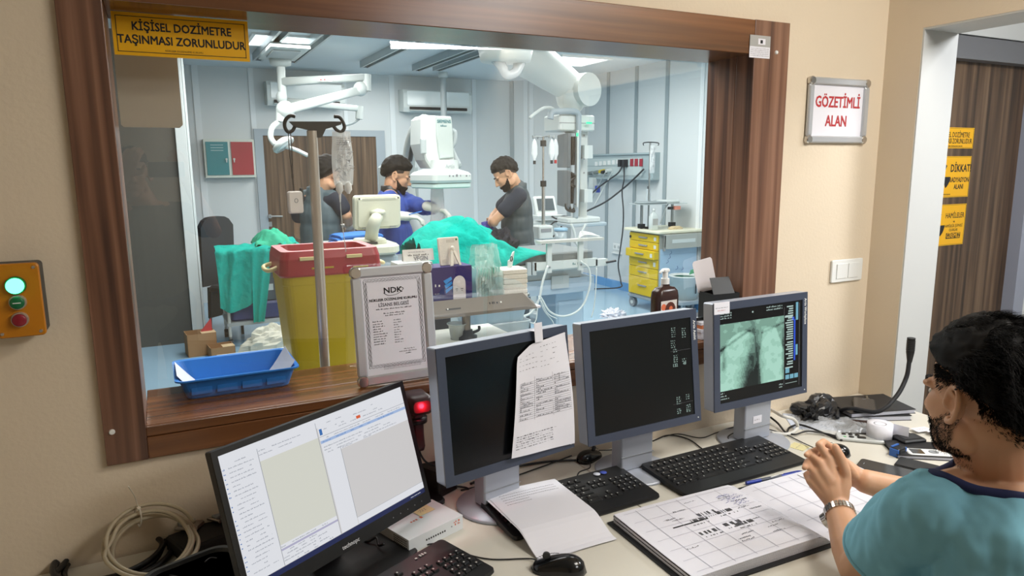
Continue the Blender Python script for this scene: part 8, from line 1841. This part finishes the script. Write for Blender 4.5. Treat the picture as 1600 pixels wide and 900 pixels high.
for s in (-1, 1): b.cyl((-0.012, s*0.042, 0.042), (-0.016, s*0.042, 0.042), 0.022, mat('socket_shadow', '#b9bdbd', 0.5), n=14)
b.build('socket_plate', o, bevel=0.003); b = MB(); b.bb((-0.03, -0.10, -0.05), (0, 0.10, -0.035), WHITE); b.build('trunking', o)
# ---- roller blind behind the glass
q0, q1 = atY(176, 100, 2.0), atY(287, 200, 2.0)
o = thing('roller_blind', 'short beige blind hanging inside the glass under the yellow sign', 'blind', ((FX0+0.002+q1.x)/2, 2.0, q1.z)); W_ = q1.x-FX0-0.004; Hh = 2.04-q1.z
b = MB(); b.prism([(-W_/2, 0.006), (-W_/2+0.006, 0), (W_/2-0.008, 0), (W_/2, 0.008), (W_/2, Hh), (-W_/2, Hh)], -0.002, 0.002, mat('blind_beige', '#b3aa9b', 0.8), PF((0, 0, 0))); b.build('fabric', o); b = MB(); b.cyl((-W_/2, 0.0, Hh), (W_/2, 0.0, Hh), 0.016, WHITE, n=14); b.build('roller_tube', o)

# ================================================================== THEATRE STAFF
VEST = mat('lead_vest', '#46585f', 0.6, noise=0.05, nscale=14); VEST2 = mat('lead_vest_dark', '#3c474b', 0.55, noise=0.05, nscale=14); GOWN = mat('gown_blue', '#2c4a9c', 0.75, noise=0.06, nscale=18); TEE = mat('tee_navy', '#232a38', 0.85); GLV = mat('glove_white', '#d9d5cf', 0.5); GLP = mat('glove_violet', '#3d3a8e', 0.5)
def figure(name, label, x, y, yaw, heads, hdir, hup, arms, build_clothes, hair_fn, skin=SKIN, beard=True, glove=None, lean=0.0, beard_t=0.0015):
    """standing adult; local axes: x = the way the chest faces, y = the person's left"""
    o = thing('person', label, 'person', (x, y, 0), yaw)
    HMl = frame3(heads, hdir, hup); nb = V((lean, 0, 1.45)); 
    b = MB()
    for c, r_ in (((0, 0, 0.96), (0.11, 0.15, 0.13)), ((lean*0.4, 0, 1.12), (0.10, 0.135, 0.16)), ((lean*0.8, 0, 1.28), (0.11, 0.15, 0.16))): b.ball(c, r_, skin, 18)
    head_shape(b, HMl, skin)
    caps(b, nb, 0.062, HMl @ V((-0.02, 0, -0.06)), 0.058, skin); caps(b, nb, 0.058, HMl @ V((0.012, 0, -0.09)), 0.045, skin)
    for s in (-1, 1):
        hp, kn_, an = V((0, s*0.09, 0.92)), V((0.02, s*0.11, 0.50)), V((-0.01, s*0.12, 0.09))
        chain(b, [hp, kn_, an], [0.085, 0.055, 0.042], skin); chain(b, [an+V((-0.03, 0, -0.05)), an+V((0.15, 0, -0.055))], [0.034, 0.030], skin)
        e, w_, f, up = arms[0 if s > 0 else 1]
        sh_ = V((lean-0.005, s*0.165, 1.40)); caps(b, nb+V((0, s*0.03, -0.03)), 0.06, sh_, 0.055, skin)
        chain(b, [sh_, sh_.lerp(V(e), 0.5), V(e)], [0.050, 0.044, 0.037], skin); chain(b, [V(e), V(e).lerp(V(w_), 0.35), V(w_)], [0.039, 0.039, 0.027], skin)
        # hand
        f = V(f).normalized(); side_ = V(up).cross(f).normalized(); nrm = f.cross(side_); W_ = V(w_)
        for k in range(4):
            kp = W_+f*(0.088-0.004*abs(k-1.2))+side_*(0.030-0.020*k); caps(b, W_+side_*(0.012-0.008*k), 0.017, kp, 0.0115, skin, 10)
            d1 = (f*0.85-nrm*0.5).normalized(); d2 = (f*0.35-nrm*0.95).normalized(); L1 = (0.042, 0.046, 0.043, 0.034)[k]
            chain(b, [kp, kp+d1*L1, kp+d1*L1+d2*L1*0.75], [0.0105, 0.0098, 0.0085], skin, 10)
        t0 = W_+f*0.025+side_*0.028; t1 = t0+(f*0.6+side_*0.8).normalized()*0.045; chain(b, [W_+f*0.01+side_*0.01, t0, t1, t1+(f*0.9-nrm*0.3).normalized()*0.032], [0.016, 0.015, 0.0115, 0.0095], skin, 10)
    bo = b.build('body', o); bake(bo, 0.0056, 4)
    # hair and beard
    shell(o, bo, HMl, lambda l: l.z > hairline(l), lambda l: 0.004+hair_fn*min(1, max(0, (l.z-hairline(l))/0.03)), HAIR, 'hair', 55, 0.007)
    if beard: shell(o, bo, HMl, lambda l: l.z < (-0.034 if l.x < 0.022 else -0.036-0.026*min(1, (l.x-0.022)/0.035)) and l.z > -0.122 and l.x > 0.010-(l.z+0.03)*0.3 and not (l.x > 0.082 and l.z > -0.058), lambda l: beard_t, mat('beard_dark', '#1d1613', 0.8, spec=0.2), 'beard', 90, 0.0015)
    shell(o, bo, HMl, lambda l: hairline(l)-0.022 < l.z <= hairline(l) and l.x < 0.04 and abs(l.y) < 0.079, lambda l: 0.0012, mat('hair_faded', '#3a2b24', 0.7), 'hair_fade', 60, 0.0005)
    for s in (-1, 1): b = MB(HMl); b.tube([(0.078, s*0.045, 0.016), (0.090, s*0.030, 0.021), (0.094, s*0.014, 0.018)], 0.004, HAIR, 6); b.build('eyebrow', o)
    for s in (-1, 1): b = MB(HMl); b.ball((0.0715, s*0.031, -0.004), (0.011, 0.0125, 0.006), mat('eye_shade', '#a8907c', 0.4), 10); b.ball((0.0800, s*0.031, -0.004), (0.0035, 0.005, 0.005), mat('iris_dark', '#1d120c'), 8); b.build('eye', o)
    if glove:
        for s, gm in glove:
            e, w_, f, up = arms[0 if s > 0 else 1]; f = V(f).normalized(); W_ = V(w_); side_ = V(up).cross(f).normalized(); nrm = f.cross(side_); b = MB(); caps(b, W_-f*0.05, 0.034, W_+f*0.02, 0.032, gm)
            for k in range(4):
                kp = W_+f*(0.088-0.004*abs(k-1.2))+side_*(0.030-0.020*k); caps(b, W_+side_*(0.012-0.008*k), 0.0195, kp, 0.0135, gm, 10); d1 = (f*0.85-nrm*0.5).normalized(); d2 = (f*0.35-nrm*0.95).normalized(); L1 = (0.042, 0.046, 0.043, 0.034)[k]; chain(b, [kp, kp+d1*L1, kp+d1*L1+d2*L1*0.75], [0.0122, 0.0115, 0.0102], gm, 10)
            t0 = W_+f*0.025+side_*0.028; t1 = t0+(f*0.6+side_*0.8).normalized()*0.045; chain(b, [W_+f*0.01+side_*0.01, t0, t1, t1+(f*0.9-nrm*0.3).normalized()*0.032], [0.0185, 0.017, 0.0132, 0.0112], gm, 10)
            g_ = b.build('glove', o); bake(g_, 0.005, 2)
    build_clothes(o, nb, HMl)
    return o, HMl
def garment(o, name, shapes, m, vox=0.009, sm=5, amp=0.012, fr=11, keep=None, label=None):
    b = MB()
    for s_ in shapes:
        if s_[0] == 'ball': b.ball(s_[1], s_[2], m, 22)
        else: chain(b, s_[1], s_[2], m, 18)
    g = b.build(name, o, label=label); bake(g, vox, sm); wrinkle(g, amp, fr, o.location.x)
    if keep:
        import bmesh
        bm = bmesh.new(); bm.from_mesh(g.data); bmesh.ops.delete(bm, geom=[v for v in bm.verts if not keep(v.co)], context='VERTS'); bm.to_mesh(g.data); bm.free()
        k_ = g.modifiers.new('t', 'SOLIDIFY'); k_.thickness = 0.006; k_.offset = 0
    return g
def legs(o, m):
    garment(o, 'trousers', [('ball', (0, 0, 0.95), (0.13, 0.18, 0.13))]+[('chain', [V((0, s*0.09, 0.92)), V((0.02, s*0.11, 0.5)), V((-0.005, s*0.12, 0.13))], [0.105, 0.08, 0.075]) for s in (-1, 1)], m)
    for s in (-1, 1): b = MB(); chain(b, [V((-0.045, s*0.12, 0.045)), V((0.15, s*0.12, 0.040))], [0.045, 0.04], DARK, 14); g = b.build('shoe', o); bake(g, 0.006, 3)
def vest_clothes(mv, sleeve_t, arms):
    def fn(o, nb, HMl):
        legs(o, mv)
        sl = []
        for s in (1, -1):
            e = V(arms[0 if s > 0 else 1][0]); sh_ = V((nb.x-0.005, s*0.165, 1.40)); sl.append(('chain', [nb+V((0, s*0.05, -0.05)), sh_, sh_.lerp(e, sleeve_t)], [0.062, 0.060, 0.060]))
        garment(o, 't_shirt', sl+[('ball', (nb.x*0.8, 0, 1.30), (0.112, 0.152, 0.15))], TEE, amp=0.006, keep=lambda p: not ((p-nb).length < 0.085 and p.z > 1.45))
        def kv(p):
            if p.z > 1.45 and (p-nb).length < 0.078: return False
            return p.z > 0.62
        garment(o, 'lead_vest', [('ball', (nb.x*0.8, 0, 1.28), (0.128, 0.160, 0.165)), ('ball', (nb.x*0.6, 0, 1.17), (0.128, 0.160, 0.20)), ('ball', (nb.x*0.4, 0, 1.06), (0.128, 0.160, 0.20)), ('ball', (0, 0, 0.93), (0.132, 0.165, 0.18)), ('chain', [V((0, -0.03, 0.95)), V((0, -0.03, 0.6))], [0.132, 0.14]), ('chain', [V((0, 0.03, 0.95)), V((0, 0.03, 0.6))], [0.132, 0.14]), ('chain', [nb+V((-0.0, -0.11, -0.03)), nb+V((0, 0.11, -0.03))], [0.055, 0.055]), ('chain', [nb+V((-0.01, 0, -0.06)), nb+V((-0.005, 0, -0.005))], [0.095, 0.082])], mv, amp=0.010, keep=kv)
        b = MB(); rg = [[nb+V((r_*math.cos(2*PI*i/28)*1.02-0.004, r_*math.sin(2*PI*i/28), z)) for i in range(28)] for r_, z in ((0.086, -0.02), (0.083, 0.045), (0.075, 0.05), (0.076, -0.01))]; b.loft(rg, mv, True, caps=False); b.build('thyroid_collar', o)
    return fn
# man A: back view on the left
pA = atY(505, 300, 5.25)
yawA = 0.75
def loc(o_x, o_y, yaw, P): d = V((P.x-o_x, P.y-o_y, 0)); c, s = math.cos(-yaw), math.sin(-yaw); return V((d.x*c-d.y*s, d.x*s+d.y*c, P.z))
xA, yA_ = atY(500, 330, 5.25).x, 5.25
hA = loc(xA, yA_, yawA, atY(512, 268, 5.22)); hA.z = atY(512, 245, 5.25).z-0.125
PA = lambda px, py, Y: loc(xA, yA_, yawA, atY(px, py, Y))
armA = (((0.06, 0.24, 1.14), (0.24, 0.12, 1.08), (0.6, -0.7, 0.1), (0, 0, 1)), (PA(541, 336, 5.12), PA(546, 352, 5.35), (0.8, 0.5, -0.1), (0, 0, 1)))
figure('person', 'man seen from behind in a grey green lead vest, left of the ultrasound machine', xA, yA_, yawA, hA, (0.96, -0.20, -0.22), V((0.1, 0, 1)), armA, vest_clothes(VEST, 0.46, armA), 0.016, glove=((-1, GLV),))
# man B: blue gown in the middle
xB, yB2 = atY(612, 320, 5.15).x, 5.15; yawB = -0.42
hB_ = loc(xB, yB2, yawB, atY(621, 272, 5.12)); hB_.z = atY(625, 244, 5.15).z-0.14
P_ = lambda px, py, Y: loc(xB, yB2, yawB, atY(px, py, Y))
armB = ((P_(664, 325, 4.95), P_(677, 325, 4.72), (0.9, -0.1, -0.25), (0, 0, 1)), (P_(603, 345, 4.9), P_(633, 338, 4.72), (0.9, 0.1, -0.1), (0, 0, 1)))
def gown(o, nb, HMl):
    legs(o, GOWN); sl = []
    for s in (1, -1):
        e, w_ = V(armB[0 if s > 0 else 1][0]), V(armB[0 if s > 0 else 1][1]); sh_ = V((nb.x-0.005, s*0.165, 1.40)); sl.append(('chain', [nb+V((0, s*0.05, -0.05)), sh_, sh_.lerp(e, 0.5), e, e.lerp(w_, 0.5), w_.lerp(e, 0.12)], [0.066, 0.064, 0.060, 0.056, 0.047, 0.038]))
    garment(o, 'surgical_gown', sl+[('ball', (nb.x*0.8, 0, 1.29), (0.135, 0.168, 0.16)), ('ball', (0.01, 0, 1.10), (0.14, 0.165, 0.2)), ('chain', [V((0, 0, 0.98)), V((0.01, 0, 0.48))], [0.155, 0.19]), ('chain', [nb+V((-0.01, 0, -0.06)), nb+V((0, 0, 0.0))], [0.10, 0.082])], GOWN, amp=0.014, fr=13, keep=lambda p: not (p.z > 1.465 and (p-nb).length < 0.10) and p.z > 0.30)
    b = MB(); rg = [[nb+V((r_*math.cos(2*PI*i/28), r_*math.sin(2*PI*i/28), z)) for i in range(28)] for r_, z in ((0.080, -0.02), (0.076, 0.045), (0.068, 0.05))]; b.loft(rg, BLACK, True, caps=False); b.build('black_collar', o)
figure('person', 'bearded man in a blue surgical gown reaching over the draped table', xB, yB2, yawB, hB_, (0.93, 0.05, -0.36), V((0.2, 0, 1)), armB, gown, 0.022, beard_t=0.004, glove=((1, GLV), (-1, GLV)))
q = atY(645, 335, 4.68); hangcurve([q+V((-0.03, 0, 0)), q+V((0.06, -0.02, 0.02))], 0.004, mat('towel_blue', '#3577c8'), 'thin blue instrument in the near hand of the man in the blue gown', 'probe', 'instrument')
# man C: grey vest on the right, arms folded, looking down
xC, yC = atY(812, 320, 5.15).x, 5.15; yawC = 2.80
hC = loc(xC, yC, yawC, atY(789, 272, 5.13)); hC.z = atY(786, 247, 5.15).z-0.125
armC = (((0.235, 0.17, 1.20), (0.20, -0.06, 1.165), (0.0, -1, 0.1), (-1, 0, 0.2)), ((0.19, -0.21, 1.22), (0.255, 0.06, 1.15), (0.2, 0.95, 0.15), (-1, 0, 0.2)))
figure('person', 'man in a dark grey lead vest with folded arms, looking down at the right', xC, yC, yawC, hC, (0.80, 0.05, -0.6), V((0.6, 0, 0.8)), armC, vest_clothes(VEST2, 0.55, armC), 0.014, glove=((-1, GLP),), lean=0.03)

# ---- the man taking the picture: only his reflection in the glass shows
yawP = PI/2; armP = (((0.16, 0.27, 1.32), (0.30, 0.075, 1.60), (0.25, -0.35, 0.9), (0.9, 0.2, 0)), ((0.16, -0.30, 1.32), (0.30, -0.19, 1.58), (0.3, 0.3, 0.9), (0.9, -0.2, 0)))
def shirt(o, nb, HMl):
    legs(o, mat('trouser_grey', '#3d3f44', 0.8)); sl = []
    for s in (1, -1):
        e = V(armP[0 if s > 0 else 1][0]); sh_ = V((nb.x-0.005, s*0.165, 1.40)); sl.append(('chain', [nb+V((0, s*0.05, -0.05)), sh_, sh_.lerp(e, 0.7)], [0.064, 0.064, 0.062]))
    ST = mat('shirt_striped', '#6b6a62', 0.8, noise=0.5, nscale=1.0, stretch=(2, 60, 0.5))
    garment(o, 'striped_shirt', sl+[('ball', (0, 0, 1.29), (0.135, 0.17, 0.17)), ('ball', (0, 0, 1.08), (0.135, 0.165, 0.22)), ('ball', (0, 0, 0.92), (0.13, 0.165, 0.12)), ('chain', [nb+V((-0.01, 0, -0.06)), nb+V((0, 0, 0.0))], [0.095, 0.08])], ST, amp=0.006, keep=lambda p: not (p.z > 1.46 and (p-nb).length < 0.10))
figure('person', 'man photographing the room, seen only as a reflection in the left of the glass', -0.06, -0.36, yawP, V((0.03, 0.05, 1.62)), (1, -0.05, -0.05), V((0, 0, 1)), armP, shirt, 0.003, beard=False)
phone('beige smartphone held up by the man reflected in the glass', PF((0.045, -0.022, 1.632), PI, 0, PI/2), 0.075, 0.16, 0.009, mat('phone_beige', '#b7a68e', 0.3), GLS)
